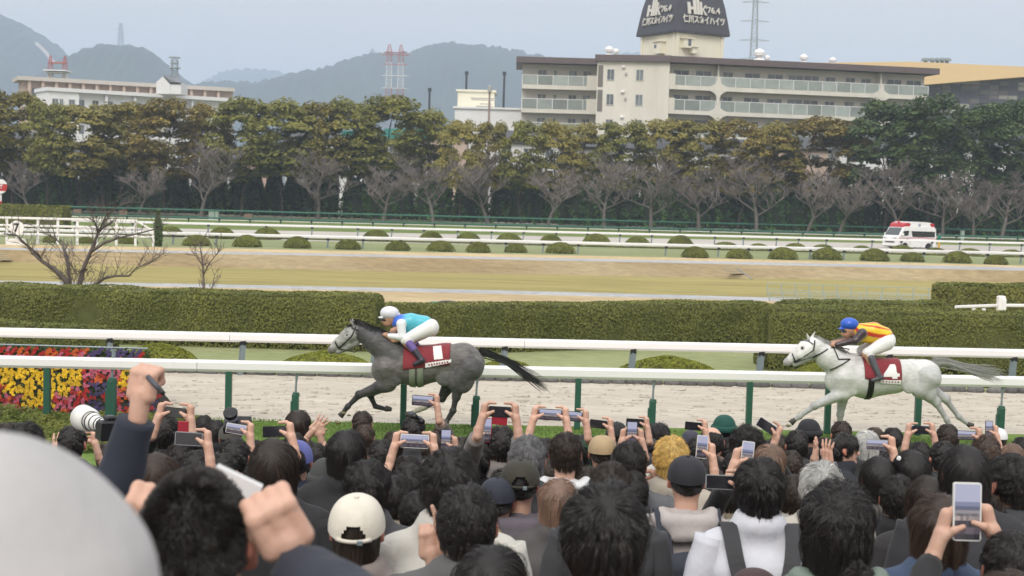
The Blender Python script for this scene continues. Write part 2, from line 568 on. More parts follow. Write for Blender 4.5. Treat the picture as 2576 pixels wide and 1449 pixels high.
o = band('terrace', [Vector((v.x, -8, 3.3)) for v in flat(0)], l_turf0, M_TERR)
band('turf_course', l_turf0, l_edge, M_TURF)
band('dirt_course', l_edge, l_kerb, M_SAND)
band('inner_lawn', l_kerb, l_e, M_SAGE)
band('infield_slope', l_e, l_f, M_DRY)
band('infield_earth', l_f, l_p0, M_TAN)
band('infield_path', l_p0, l_p1, M_PATH)
band('infield_lawn', l_p1, l_b0, M_DRY)
band('dry_bank', l_b0, l_b1, M_BANK, sub=3)
band('bank_path', l_b1, l_g0, M_PATH)
band('straw_verge', l_g0, l_g1, M_CREAM)
band('far_inner_lawn', l_g1, l_d, M_SAGE_FAR)
band('far_dirt_course', l_d, l_s, M_SAND_FAR)
band('far_turf_course', l_s, l_t, M_TURF_FAR)
band('ground', l_t, l_far, M_SOIL)
# the country beyond and beside, one sheet out to the hills, lower than everything laid on it
V = [(-5200, -60, -1.6), (5200, -60, -1.6), (5200, 6300, -1.6), (-5200, 6300, -1.6)]
put('ground', mesh_np('country', V, [(0, 1, 2, 3)], (M_SOIL,), False), kind='structure')

# a low soil lip between infield lawn and earth, worn tracks
# ------------------------------------------------------------------ hills
M_HILL = leafmat('hill_forest', (.018, .030, .016), (.034, .050, .022), rough=.9, rnd=.0, scale=.0075, trans=0)
M_ROCK = pmat('bare_rock', (.42, .36, .30), .9, var=.3, scale=.05)

def hill(name, prof, D, depth, seed, mat=M_HILL):
    """ridge whose skyline follows the photo points prof at the distance D, wooded surface, sloping to both sides"""
    rs = np.random.default_rng(seed)
    px = np.arange(prof[0][0], prof[-1][0] + 1, 6.0)
    py = np.interp(px, [p[0] for p in prof], [p[1] for p in prof])
    n = len(px); rows = 22
    V = np.zeros((rows, n, 3))
    for i in range(n):
        top = PY(float(px[i]), float(py[i]), D)
        for k in range(rows):
            t = (k / (rows - 1)) * 1.35
            if t <= 1: y = D - depth * (1 - t); h = (math.sin((t - .5) * math.pi) + 1) / 2
            else: y = D + depth * (t - 1); h = 1 - .8 * ((t - 1) / .35) ** 2
            V[k, i] = (top.x * (1 - .10 * (1 - t)) + (0 if t <= 1 else 0), y, -1.6 + (top.z + 1.6) * h)
    V = V.reshape(-1, 3)
    # spurs and tree tops
    rel = np.clip((V[:, 2] + 1.6) / 96, 0, 1)
    V[:, 2] += rel * (vnoise(V, .022 * 1500 / D, seed) * 8 * D / 1800 + vnoise(V, .09 * 1500 / D, seed + 1) * 3 * D / 1800)
    V[:, 2] += rel * rs.uniform(-1, 1, len(V)) * 2.6 * D / 1800
    F = []
    for k in range(rows - 1):
        for i in range(n - 1):
            a = k * n + i
            F.append((a, a + 1, a + n + 1, a + n))
    return put(name, mesh_np(name, V, np.array(F), (mat,), True), kind='structure')

hill('hills', [(-420, -60), (-250, 0), (-120, 5), (0, 38), (60, 62), (110, 90), (150, 122), (185, 150), (215, 175), (270, 215), (330, 255), (430, 300)], 3040, 990, 1)
hill('hills', [(60, 260), (120, 215), (165, 178), (195, 152), (225, 145), (255, 127), (290, 119), (330, 121), (360, 119), (390, 132), (420, 158), (450, 185), (480, 207), (520, 224), (575, 245), (680, 300)], 2480, 770, 2)
hill('hills', [(420, 260), (490, 212), (530, 190), (580, 176), (625, 171), (665, 176), (720, 190), (800, 215), (900, 260)], 5280, 1100, 3)
hill('hills', [(430, 275), (520, 226), (560, 214), (600, 208), (650, 212), (690, 204), (740, 190), (810, 180), (880, 168), (940, 157), (1000, 152), (1035, 146), (1065, 131), (1110, 122), (1150, 116), (1185, 120), (1250, 122), (1300, 136), (1360, 148), (1420, 172), (1520, 200), (1680, 260)], 2800, 900, 4)
hill('hills', [(1400, 230), (1470, 170), (1530, 140), (1580, 127), (1640, 124), (1720, 140), (1800, 165), (1900, 220)], 4800, 960, 5)
# bare strip of rock down the left hill
rp = [(78, 98), (95, 112), (112, 128), (126, 146), (140, 160), (156, 176)]
V, F = [], []
for i, (x, y) in enumerate(rp):
    w = (5, 7, 6, 5, 4, 2)[i]
    for s_ in (-1, 1):
        p = PY(x + s_ * w, y, 2944 - 64 * i)
        V.append(p)
    if i: F.append((2 * i - 2, 2 * i - 1, 2 * i + 1, 2 * i))
put('rock_face', mesh_np('rock_face', V, F, (M_ROCK,), True), kind='structure')
# ------------------------------------------------------------------ far buildings
M_CREAMW = pmat('cream_wall', (.71, .685, .595), .85, var=.16, scale=.5, stretch=(1, 1, .22), bump=.08)
M_CREAMT = pmat('cream_tower', (.80, .765, .62), .85, var=.05, scale=.5)
M_BROWN = pmat('brown_fascia', (.135, .105, .105), .6, var=.12, scale=.6)
M_SLATE = pmat('slate_cap', (.065, .065, .078), .5, var=.18, scale=.7)
M_FROST = pmat('frosted_panel', (.33, .375, .345), .3, var=.3, scale=.5, spec=.5, rnd=.28)
M_INNER = pmat('balcony_wall', (.64, .62, .55), .9, var=.06, scale=.5)
M_CURT = pmat('curtain', (.48, .47, .43), .9, var=.2, scale=2, rnd=.25)
M_LETTER = pmat('sign_letter', (.62, .60, .54), .5, var=.05)
M_FRAME = pmat('window_frame', (.55, .55, .53), .5, var=.05)
M_STEELP = pmat('pylon_steel', (.42, .46, .47), .5, metal=.3, var=.1)
M_PYRED = pmat('pylon_red', (.50, .17, .14), .6, var=.1)
M_TANW = pmat('tan_roof', (.74, .55, .30), .8, var=.05, scale=.05)
M_GREYR = pmat('grey_roof', (.20, .21, .23), .7, var=.15, scale=.4)
M_TEALR = pmat('teal_roof', (.06, .30, .26), .7, var=.15, scale=.4)
M_SALMON = pmat('salmon_wall', (.60, .42, .37), .8, var=.08, scale=.4)
M_BEIGEW = pmat('beige_wall', (.60, .47, .38), .8, var=.08, scale=.4)
M_GREYW = pmat('grey_wall', (.42, .42, .41), .85, var=.1, scale=.4)

class Wall:
    """local frame of a façade: s along it, z up, o out of it towards the viewer"""
    def __init__(s, A, B):
        s.A = Vector((A.x, A.y, 0)); s.u = Vector((B.x - A.x, B.y - A.y, 0)); s.L = s.u.length; s.u.normalize()
        s.n = Vector((s.u.y, -s.u.x, 0))
        if s.n.y > 0: s.n = -s.n
        s.rz = math.atan2(s.u.y, s.u.x)
    def p(s, a, o, z): return s.A + s.u * a + s.n * o + Vector((0, 0, z))
    def box(s, mb, a0, a1, o0, o1, z0, z1, m=0):
        mb.box(s.p((a0 + a1) / 2, (o0 + o1) / 2, (z0 + z1) / 2), (abs(a1 - a0), abs(o1 - o0), abs(z1 - z0)), m, rz=s.rz)
        return mb
    def at(s, px):
        d = ray(px, 250.0)
        det = s.u.x * (-d.y) + s.u.y * d.x
        return (-s.A.x * (-d.y) + (-s.A.y) * d.x) / det

def z_at(px, py, d): return PY(px, py, d).z

apt = empty('apartment_building', (0, 0, 0), 'cream apartment block with brown roof edge, glazed balconies and a dark capped roof tower', 'apartment building')
zf0, zf1 = 22.85, 23.7
lv = [(19.2, 19.8, 21.2), (15.8, 16.35, 17.85), (12.4, 12.95, 14.45), (9.0, 9.55, 11.0)]      # slab bottom, slab top, handrail
w_left = Wall(PY(1312, 250, 213), PY(1506, 250, 213))
w_mid = Wall(PY(1500, 250, 207), PY(1682, 250, 205.5))
w_right = Wall(PY(1682, 250, 206), PY(2335, 250, 213.5))

def win(parent, W, a0, a1, o, z0, z1, sash=True):
    f = MB()
    t = .07
    W.box(f, a0, a1, o, o + .06, z1 - t, z1); W.box(f, a0, a1, o, o + .10, z0, z0 + t)
    W.box(f, a0, a0 + t, o, o + .06, z0 + t, z1 - t); W.box(f, a1 - t, a1, o, o + .06, z0 + t, z1 - t)
    if sash: W.box(f, (a0 + a1) / 2 - .03, (a0 + a1) / 2 + .03, o, o + .055, z0 + t, z1 - t)
    fr = f.build('window', M_FRAME, parent)
    g = MB(); W.box(g, a0 + t, a1 - t, o + .005, o + .03, z0 + t, z1 - t)
    g.build('pane', GLASS, fr)
    return fr

def balcony_wing(W, a0, a1, piers, wins, nlev, deep=1.5, side_l=False, side_r=False):
    back = MB(); W.box(back, a0, a1, -deep - .3, -deep, 0, zf0); back.build('wall', M_INNER, apt)
    slab = MB()
    for (zb, zt, zr) in lv[:nlev]:
        W.box(slab, a0, a1, -deep, .12, zb, zt)
    slab.build('balcony_slab', M_CREAMW, apt)
    for (zb, zt, zr) in lv[:nlev]:
        h = MB(); W.box(h, a0 + .05, a1 - .05, -.02, .06, zr - .08, zr); h.build('handrail', WHITE, apt)
        cuts = [a0] + [p for p in piers] + [a1]
        for c in range(len(cuts) - 1):
            s0, s1 = cuts[c] + (.35 if c else .06), cuts[c + 1] - (.35 if c < len(cuts) - 2 else .06)
            n = max(1, round((s1 - s0) / 2.1))
            for i in range(n):
                b0, b1 = s0 + (s1 - s0) * i / n, s0 + (s1 - s0) * (i + 1) / n
                g = MB(); W.box(g, b0 + .06, b1 - .06, 0, .03, zt + .06, zr - .10)
                g.build('balcony_panel', M_FROST, apt)
            for i in range(n + 1):
                b0 = s0 + (s1 - s0) * i / n; ps = MB()
                W.box(ps, b0 - .04, b0 + .04, -.01, .05, zt, zr - .08); ps.build('balcony_post', WHITE, apt)
        for (c0, c1, kind) in wins:
            if kind == 'd': win(apt, W, c0, c1, -deep, zt + .1, zt + 2.25)
            else: win(apt, W, c0, c1, -deep, zt + 1.0, zt + 2.2)
    # cross walls between flats
    for p in piers:
        d = MB(); W.box(d, p - .1, p + .1, -deep, -.15, 0, zf0); d.build('partition', M_INNER, apt)
        # flared pier in front
        poly = []
        half = lambda q: .22 + 1.05 * max(0.0, 1 - q / 1.15) ** 3
        mb = MB()
        for i, (zb, zt, zr) in enumerate(lv[:nlev]):
            ztop = zf0 if i == 0 else lv[i - 1][0]
            top_end = zr if i == 0 else ztop
            L, Rr = [], []
            for k in range(15):
                z = zt - .02 + (top_end - zt + .04) * k / 14
                q = z - zt
                w = half(q) if i == 0 else max(half(q), half(ztop - z))
                L.append((p - w, z)); Rr.append((p + w, z))
            pts = L + Rr[::-1]
            n = len(pts)
            Vv = [W.p(a, .10, z) for a, z in pts] + [W.p(a, -.06, z) for a, z in pts]
            Ff = [(k, k + 1, n - 2 - k, n - 1 - k) for k in range(14)]
            Ff += [(k, k + 1, n + k + 1, n + k) for k in range(n - 1)]
            mb.add(Vv, Ff)
        mb.build('flared_pier', M_CREAMW, apt)

R_ = w_right
pr = [R_.at(1806), R_.at(2216)]
wr = []
for c in (1700, 1756, 1825, 1880, 1938, 1990, 2030, 2085, 2135, 2175, 2240, 2290):
    wr.append((R_.at(c), R_.at(c) + (1.5 if c % 2 else 2.3), 'd' if c % 3 else 'w'))
balcony_wing(R_, 0, R_.L, pr, wr, 4)
wl_ = [(w_left.at(1352), w_left.at(1374), 'd'), (w_left.at(1392), w_left.at(1400), 'd'), (w_left.at(1430), w_left.at(1451), 'd'), (w_left.at(1466), w_left.at(1486), 'd')]
balcony_wing(w_left, 0, w_left.L, [], wl_, 4)
# side returns of the balconies
for (zb, zt, zr) in lv:
    for W_, a0, a1, u in ((w_left, w_left.L * .84, w_left.L, .1), (R_, -.2, R_.at(1696), .15)):
        sr = MB(); W_.box(sr, a0, a1, .14, .30, zb, zr + u); sr.build('balcony_return', M_CREAMW, apt)
mid = MB()
w_mid.box(mid, 0, w_mid.L, -9, 0, 0, zf0)
mid.build('wall', M_CREAMW, apt)
M_REC = pmat('recess_shade', (.20, .185, .165), .9, var=.1)
for zc in (19.0, 15.6):
    slot = MB(); w_mid.box(slot, .15, .85, .003, .05, zc + .3, zc + 3.3); slot.build('recess_shade_panel', M_REC, apt)  # flat slab on the wall; its dark colour stands in for a recess's shade
for zc in (20.25, 16.8, 13.3):
    for c in (1525, 1598):
        a = w_mid.at(c)
        win(apt, w_mid, a, a + 1.05, 0, zc, zc + 1.55)
    v = MB(); p = w_mid.p(w_mid.at(1566), .15, zc + 1.9)
    v.lathe([(.02, .16), (.24, .05), (.26, -.14), (.2, -.16)], p, 10); v.build('vent_hood', WHITE, apt)
    v = MB(); p = w_mid.p(w_mid.at(1573), .1, zc + .9); v.box(p, (.3, .2, .35)); v.build('vent_hood', M_GREYW, apt)
# body of the block and roof
core = MB()
R_.box(core, 0, R_.L - .3, -11, -1.85, 0, zf0 - .01); w_left.box(core, .3, w_left.L, -11, -1.85, 0, zf0 - .01)
core.build('wall', M_CREAMW, apt)
fa = MB()
w_left.box(fa, -.9, w_left.L + .3, -12, .9, zf0, zf1); w_mid.box(fa, -.3, w_mid.L + .2, -12, .55, zf0 + .012, zf1 + .05); R_.box(fa, -.1, R_.L + 1.2, -12, .8, zf0 + .02, zf1 + .02)
fa.build('roof', M_BROWN, apt)
for (px, s_) in ((1532, 1.0), (1549, .8), (1925, 1.25), (1945, .7), (2038, .95), (2112, .8)):
    d = 210.0; p = PY(px, 150, d); b = MB(); c = Vector((p.x, d, zf1))
    if px > 1690: c = R_.p(R_.at(px), -3, zf1)
    b.lathe([(.30 * s_, -.5), (.30 * s_, .75 * s_), (.62 * s_, .8 * s_), (.66 * s_, 1.15 * s_), (.45 * s_, 1.45 * s_), (.1, 1.6 * s_)], c, 12)
    b.lathe([(.8 * s_, -.4), (.8 * s_, .25 * s_), (.4 * s_, .5 * s_)], c, 12)
    b.build('roof_ventilator', WHITE, apt)

# rooftop tower with its dark bell-shaped cap
tc = PY(1727, 120, 211.5); TC = Vector((tc.x, 217.0, 0)); TA = R(30)
tk = 217.0 / 3700
tz = lambda y: CAM_Z + (498.0 - y) * tk
tw = MB(); hw = 4.25
tw.box((TC.x, TC.y, (zf1 - 1 + tz(96)) / 2), (2 * hw, 2 * hw, tz(96) - zf1 + 1), rz=TA)
tw.build('tower_wall', M_CREAMT, apt)
TM = Matrix.Rotation(TA, 3, 'Z')
def tface(face, a, o, z):
    """point on a tower face: face 0 looks right of the viewer, 1 left"""
    v = Vector((a, -hw - o, 0)) if face == 0 else Vector((-hw - o, -a, 0))
    v = TM @ v
    return Vector((TC.x + v.x, TC.y + v.y, z))
trim = MB()
for f in (0, 1):
    for a in (-hw + .2, hw - .35):
        trim.box(tface(f, a, .10, (zf1 + tz(97)) / 2), (.5, .22, tz(97) - zf1), rz=TA + (0 if f == 0 else R(90)))
    trim.box(tface(f, 0, .05, tz(103)), (2 * hw, .14, .18), rz=TA + (0 if f == 0 else R(90)))
trim.build('tower_trim', M_CREAMT, apt)
for (f, a, z0, z1, w) in ((0, -2.6, 112, 134, 1.5), (0, -1.5, 131, 146, .9), (1, .8, 117, 146, 1.7)):
    pc = MB(); pc.box(tface(f, a, .45, (tz(z0) + tz(z1)) / 2), (w, .9, tz(z0) - tz(z1)), rz=TA + (0 if f == 0 else R(90)))
    pc.box(tface(f, a, .5, tz(z0) + .06), (w + .5, 1.2, .12), rz=TA + (0 if f == 0 else R(90)))
    pc.build('tower_porch', M_CREAMT, apt)
for (f, a, z) in ((0, -2.5, 121), (1, .5, 128)):
    gl = MB(); gl.box(tface(f, a, .92, tz(z)), (.5, .06, .9 if f == 0 else .5), rz=TA + (0 if f == 0 else R(90)))
    gl.build('tower_window', GLASS, apt)
prof = [(1.0, 97.5), (1.005, 93), (.965, 70), (.925, 48), (.885, 28), (.83, 8), (.76, -8), (.66, -22), (.5, -34), (.3, -42), (.05, -46)]
cm = MB(); V, F = [], []
HW = 4.85
for (r, y) in prof:
    for q in range(4):
        for t in range(4):
            a = [(-1, -1), (1, -1), (1, 1), (-1, 1)][q]; b2 = [(-1, -1), (1, -1), (1, 1), (-1, 1)][(q + 1) % 4]
            v = Vector((a[0] + (b2[0] - a[0]) * t / 4, a[1] + (b2[1] - a[1]) * t / 4, 0)) * HW * r
            v = TM @ v
            V.append((TC.x + v.x, TC.y + v.y, tz(y)))
for i in range(len(prof) - 1):
    for k in range(16):
        j = (k + 1) % 16
        F.append((i * 16 + k, i * 16 + j, i * 16 + 16 + j, i * 16 + 16 + k))
F.append(tuple(range(16))[::-1]); F.append(tuple((len(prof) - 1) * 16 + k for k in range(16)))
capo = cm.add(V, F).build('tower_cap', M_SLATE, apt)

def text_mesh(body_, size, ext=.05, bold=0.0, align='CENTER'):
    cu = bpy.data.curves.new('lettering', 'FONT')
    cu.body = body_; cu.size = size; cu.extrude = ext; cu.align_x = align; cu.align_y = 'CENTER'; cu.offset = bold
    ob = bpy.data.objects.new('lettering', cu); COL.objects.link(ob)
    dg = bpy.context.evaluated_depsgraph_get(); dg.update()
    me = bpy.data.meshes.new_from_object(ob.evaluated_get(dg))
    bpy.data.objects.remove(ob); bpy.data.curves.remove(cu)
    return me

def fit_text(me, w, h):
    co = np.zeros(len(me.vertices) * 3, dtype=np.float32); me.vertices.foreach_get('co', co); co = co.reshape(-1, 3)
    lo, hi = co.min(0), co.max(0)
    co[:, 0] = (co[:, 0] - (lo[0] + hi[0]) / 2) * w / max(hi[0] - lo[0], 1e-6)
    co[:, 1] = (co[:, 1] - (lo[1] + hi[1]) / 2) * h / max(hi[1] - lo[1], 1e-6)
    me.vertices.foreach_set('co', co.ravel()); me.update()
    return me

def cap_text(body_, face, a, y, w, h, ratio, tilt):
    me = fit_text(text_mesh(body_, 1.0, .08, .02), w, h)
    base = HW * ratio + .12
    v = Vector((a, -base, 0)) if face == 0 else Vector((-base, -a, 0))
    v = TM @ v
    rz = TA + (0 if face == 0 else R(-90))
    put('sign_lettering', me, capo, (TC.x + v.x, TC.y + v.y, tz(y)), (R(90) - tilt, 0, rz), mat=M_LETTER)
for f in (0, 1):
    cap_text('仁川スカイハイツ', f, .2, 63, 7.4, 1.25, .955, R(9))
    cap_text("'76.4", f, 1.9, 37, 2.5, .95, .905, R(10))
    lg = MB()                                       # emblem: tall block letters H and k, with a tower between
    for (x0, x1, z0, z1) in ((-1.6, -1.1, -1.0, .7), (-1.1, -.6, -.35, .05), (-.6, -.1, -1.0, 1.7), (.0, .45, -1.0, 2.6), (.55, .95, -1.0, .9)):
        lg.box(((x0 + x1) / 2, 0, (z0 + z1) / 2), (x1 - x0, .16, z1 - z0))
    lg.prism([(.95, -.2), (1.5, .45), (1.75, .45), (1.2, -.25), (1.8, -1.0), (1.4, -1.0)], -.08, .08)
    base = HW * .90 + .14
    v = TM @ (Vector((-1.0, -base, 0)) if f == 0 else Vector((-base, 1.0, 0)))
    lg.build('sign_emblem', M_LETTER, capo, loc=(TC.x + v.x, TC.y + v.y, tz(34)), rot=(-R(10), 0, TA + (0 if f == 0 else R(-90))))

# tan-roofed hall behind the flats, on the right
hall = empty('warehouse', (0, 0, 0), 'large tan roofed hall with patchwork glass front rising behind the flats', 'building')
hb = MB(); D0 = 262.0
P0, P1, P2, P3 = PY(2040, 158, D0), PY(2290, 155, D0), PY(2590, 168, D0), PY(3200, 190, D0)
b0 = PY(2040, 205, D0).z
V = [(P0.x, D0, b0), (P1.x, D0, b0 - .3), (P2.x, D0, PY(2576, 192, D0).z), (P3.x, D0, PY(3200, 200, D0).z), (P3.x, D0, P3.z), (P2.x, D0, P2.z), (P1.x, D0, P1.z), (P0.x, D0, P0.z)]
V += [(x, y + 60, z) for (x, y, z) in V]
F = [(0, 1, 6, 7), (1, 2, 5, 6), (2, 3, 4, 5)] + [(i, (i + 1) % 8, 8 + (i + 1) % 8, 8 + i) for i in range(8)]
hb.add(V, F).build('roof', M_TANW, hall)
hw_ = Wall(PY(2040, 250, D0 + 3), PY(2760, 250, D0 + 3))
b = MB(); hw_.box(b, 0, hw_.L, -40, 0, 0, PY(2340, 203, D0 + 3).z + 1.2); b.build('wall', pmat('dark_cladding', (.16, .165, .185), .5, var=.1), hall)
gm = [pmat('facade_glass_%s' % n, c, .3, var=.15, scale=.2, rnd=.1) for n, c in (('dark', (.10, .11, .135)), ('grey', (.20, .19, .19)), ('pale', (.40, .40, .37)))]
rows = [(203, 211), (213, 223), (226, 235), (237, 246), (248, 258), (261, 271), (273, 285)]
rg = random.Random(5)
pm = None
for (y0, y1) in rows:
    c = 2296
    while c < 2600:
        w = 24
        zt_, zb_ = PY(2400, y0, D0 + 3).z, PY(2400, y1, D0 + 3).z
        a0, a1 = hw_.at(c), hw_.at(c + w - 2)
        q = MB(); hw_.box(q, a0, a1, .0, .12, zb_, zt_)
        q.build('facade_panel', gm[rg.choice((0, 0, 0, 1, 1, 2))], hall)
        c += w
for (k, c) in enumerate((2328, 2345, 2358, 2370, 2382)):
    q = MB(); p = PY(c, 158, D0 + 8); q.lathe([(.35, -.6), (.35, .3), (.8, .35), (.7, .75), (.1, .95)], p, 10); q.build('roof_ventilator', GREYMET, hall)

# white flats far left with a lighter block before them
fl = empty('apartment_building', (0, 0, 0), 'low beige flats with flat roof far left under the hills', 'apartment building')
W1 = Wall(PY(60, 230, 300), PY(590, 230, 318))
t1, t0 = z_at(60, 198, 300), z_at(60, 260, 300)
b = MB(); W1.box(b, 0, W1.L, -10, -1.2, 0, t1 - .3); b.build('wall', M_BEIGEW, fl)
b = MB(); W1.box(b, -1.2, W1.L, -10, .4, t1 - .3, t1 + .5); W1.box(b, 0, W1.L, -1.2, .2, t1 - 5.6, t1 - 5.0); b.build('roof', pmat('pale_slab', (.56, .52, .46), .8, var=.06), fl)
k = 0
for c in range(70, 580, 34):
    a = W1.at(c)
    q = MB(); W1.box(q, a, a + .6, -1.2, 0, t1 - 5, t1 - .3); q.build('wall_pier', M_BEIGEW, fl)
    win(fl, W1, a + .9, a + 2.5, -1.2, t1 - 4.4, t1 - 1.6)
    q = MB(); W1.box(q, a + .65, a + (2.6 if k % 2 else 2.0), -.05, .1, t1 - 5, t1 - 3.6); q.build('balcony_panel', M_BEIGEW, fl); k += 1
f2 = empty('apartment_building', (0, 0, 0), 'white flats with gabled stair tower standing before the beige flats', 'apartment building')
W2 = Wall(PY(120, 240, 285), PY(590, 240, 305))
t2 = z_at(120, 223, 285)
b = MB(); W2.box(b, 0, W2.L, -9, -1.2, 0, t2 - .4); W2.box(b, 0, W2.at(196), -1.2, 0, 0, t2 - .4); b.build('wall', WHITE2, f2)
b = MB(); W2.box(b, -.3, W2.L + 1, -9.2, .4, t2 - .4, t2 + .3); b.build('roof', WHITE, f2)
for r_ in range(3):
    zt_ = t2 - 1 - r_ * 4.9
    q = MB(); W2.box(q, W2.at(197), W2.L, -.1, .12, zt_ - 4.2, zt_ - 2.5); q.build('balcony_slab', WHITE2, f2)
    for c in (131, 150, 173):
        a = W2.at(c); win(f2, W2, a, a + (1.2 if c != 150 else .7), 0, zt_ - 2.2, zt_ - .8)
    for c in range(200, 560, 36):
        a = W2.at(c); win(f2, W2, a, a + 1.3, -1.2, zt_ - 2.6, zt_ - .7)
        if c % 72 == 56: q = MB(); W2.box(q, a - .5, a - .1, -1.2, .05, zt_ - 4, zt_ + .3); q.build('wall_pier', WHITE2, f2)
# gabled stair tower
b = MB(); D = 291.0
pa, pb, pc_, pd, pe = PY(393, 236, D), PY(393, 207, D), PY(412, 190, D), PY(428, 208, D), PY(428, 236, D)
poly = [(p.x, p.z) for p in (pa, pb, pc_, pd, pe)]
b.prism(poly, D, D + 7); b.build('stair_tower', WHITE2, f2)
b = MB(); q0, q1 = PY(428, 236, D), PY(455, 236, D)
b.box(((q0.x + q1.x) / 2, D + 3, (q0.z + PY(455, 208, D).z) / 2), (q1.x - q0.x, 5.8, PY(455, 208, D).z - q0.z)); b.build('wall', WHITE2, f2)
b = MB(); r0, r1, r2, r3 = PY(411, 189, D), PY(440, 189, D), PY(456, 208, D), PY(428, 207.5, D)
b.add([(r0.x, D - .1, r0.z), (r1.x, D + 2, r1.z), (r2.x, D - .1, r2.z), (r3.x, D - .1, r3.z), (r0.x, D - .1, r0.z - .25), (r1.x, D + 2, r1.z - .25), (r2.x, D - .1, r2.z - .25), (r3.x, D - .1, r3.z - .25)],
      [(3, 2, 1, 0), (4, 5, 6, 7), (0, 1, 5, 4), (1, 2, 6, 5), (2, 3, 7, 6), (3, 0, 4, 7)]).build('roof', M_GREYR, f2)

# roofs and walls glimpsed between the trees
def house(px, py_top, w_px, D, wallm, roofm, label, roof_h=1.6, gable=True, cat='house', plain=False):
    p = PY(px, py_top, D); w = w_px * D / FOC
    h = empty('house' if cat == 'house' else 'building', (p.x, D, 0), label, cat)
    zt_ = p.z - (roof_h if gable else .3)
    MB().box((0, 4, zt_ / 2), (w, 8, zt_)).build('wall', wallm, h)
    b = MB()
    if gable: b.prism([(-w / 2 - .5, zt_ + .01), (w / 2 + .5, zt_ + .01), (w / 2 - .6, zt_ + roof_h), (-w / 2 + .6, zt_ + roof_h)], -.6, 8.6)
    else: b.box((0, 4, zt_ + .15), (w + .5, 8.6, .3))
    b.build('roof', roofm, h)
    n = max(1, int(w / 2.6)); Wl = Wall(Vector((-w / 2, 0, 0)), Vector((w / 2, 0, 0)))
    z = 0 if plain else zt_ - 1.9
    while z > .8:
        for i in range(n):
            a = w * (i + .5) / n - .6
            win(h, Wl, a, a + 1.2, 0, z, z + 1.2)
        z -= 2.9
    return h
house(1198, 226, 92, 232, M_CREAMT, M_CREAMT, 'plain white roof block standing above the trees left of the flats', gable=False, cat='building', plain=True)
house(1240, 270, 190, 226, WHITE2, WHITE2, 'white low building below the plain white roof block', gable=False, cat='building', plain=True)
house(200, 358, 70, 214, WHITE2, M_GREYR, 'white house with grey roof seen through the gap at the left trees')
house(55, 330, 150, 212, M_GREYW, M_GREYR, 'grey house behind the leftmost trees')
house(640, 384, 100, 212, M_SALMON, M_GREYR, 'pinkish house behind the trees right of the white flats')
house(780, 318, 120, 216, WHITE2, M_GREYR, 'white house behind the tall olive trees, left of the teal roofs')
house(900, 330, 90, 214, WHITE2, M_TEALR, 'white house with teal roof behind the olive trees')
house(1020, 325, 120, 218, M_GREYW, M_TEALR, 'grey house with teal roof below the red and white pylon')
house(1130, 320, 90, 212, M_BEIGEW, M_GREYR, 'beige house right of the teal roofed houses')
house(1330, 330, 160, 200, WHITE2, M_GREYR, 'wide white house in front of the cream flats, left end')
house(1490, 340, 130, 200, M_GREYW, M_GREYR, 'grey house under the plain wall of the cream flats')
house(1640, 345, 140, 200, WHITE2, M_GREYR, 'white house under the left part of the long balconies')
house(1830, 350, 180, 200, WHITE2, M_GREYR, 'long white house under the middle of the balconies')
house(2020, 345, 130, 202, M_BEIGEW, M_GREYR, 'beige house behind the yellowish tree')
house(2200, 345, 170, 206, WHITE2, M_GREYR, 'white house behind the dark green trees, left')
house(2440, 340, 220, 206, WHITE2, M_GREYR, 'white house behind the dark green trees at the right edge')

# ------------------------------------------------------------------ pylons and masts
def lattice(parent, name, c, w0, w1, z0, z1, n, t, mat):
    b = MB(); cs = [(-1, -1), (1, -1), (1, 1), (-1, 1)]
    def P(k, z):
        f = (z - z0) / (z1 - z0); w = (w0 + (w1 - w0) * f) / 2
        return Vector((c[0] + cs[k][0] * w, c[1] + cs[k][1] * w, z))
    for k in range(4): b.beam(P(k, z0), P(k, z1), t, t)
    for i in range(n):
        a, z = z0 + (z1 - z0) * i / n, z0 + (z1 - z0) * (i + 1) / n
        for k in range(4):
            j = (k + 1) % 4
            b.beam(P(k, a), P(j, z), t * .55, t * .55); b.beam(P(j, a), P(k, z), t * .55, t * .55)
            b.beam(P(k, z), P(j, z), t * .6, t * .6)
    return b.build(name, mat, parent)

def pylon_twin(px, D, ytop, ybase, w_px, label):
    k = D / FOC; p = PY(px, ybase, D)
    o = empty('pylon', (p.x, D, 0), label, 'pylon')
    Z = lambda y: PY(px, y, D).z
    w = w_px * k; t = .62 * k
    zs = [ybase + 40, 222, 190, 158, 130, 112]
    cols = [M_PYRED, WHITE, WHITE, M_PYRED, M_PYRED]
    for s_ in (-1, 1):
        for i in range(5):
            f0, f1 = 1 - .06 * i, 1 - .06 * (i + 1)
            lattice(o, 'tower_section', (s_ * w * .33, 0), w * .34 * f0, w * (.34 * f1 if i < 4 else .1), Z(zs[i]), Z(zs[i + 1]), 3, t, cols[i])
    for (y, m, ww) in ((222, WHITE, 1.35), (190, WHITE, 1.35), (162, M_PYRED, 1.3), (138, M_PYRED, 1.5), (132, M_PYRED, 1.2)):
        b = MB(); b.box((0, 0, Z(y)), (w * ww, w * .2, 1.5 * k)); b.beam((-w * ww / 2, 0, Z(y)), (-w * ww / 2 - 8 * k, 0, Z(y + 2)), t, t); b.beam((w * ww / 2, 0, Z(y)), (w * ww / 2 + 8 * k, 0, Z(y + 2)), t, t)
        b.build('cross_arm', m, o)
    return o
pylon_twin(992, 620, 112, 240, 44, 'tall red and white twin pylon rising behind the trees at centre left')

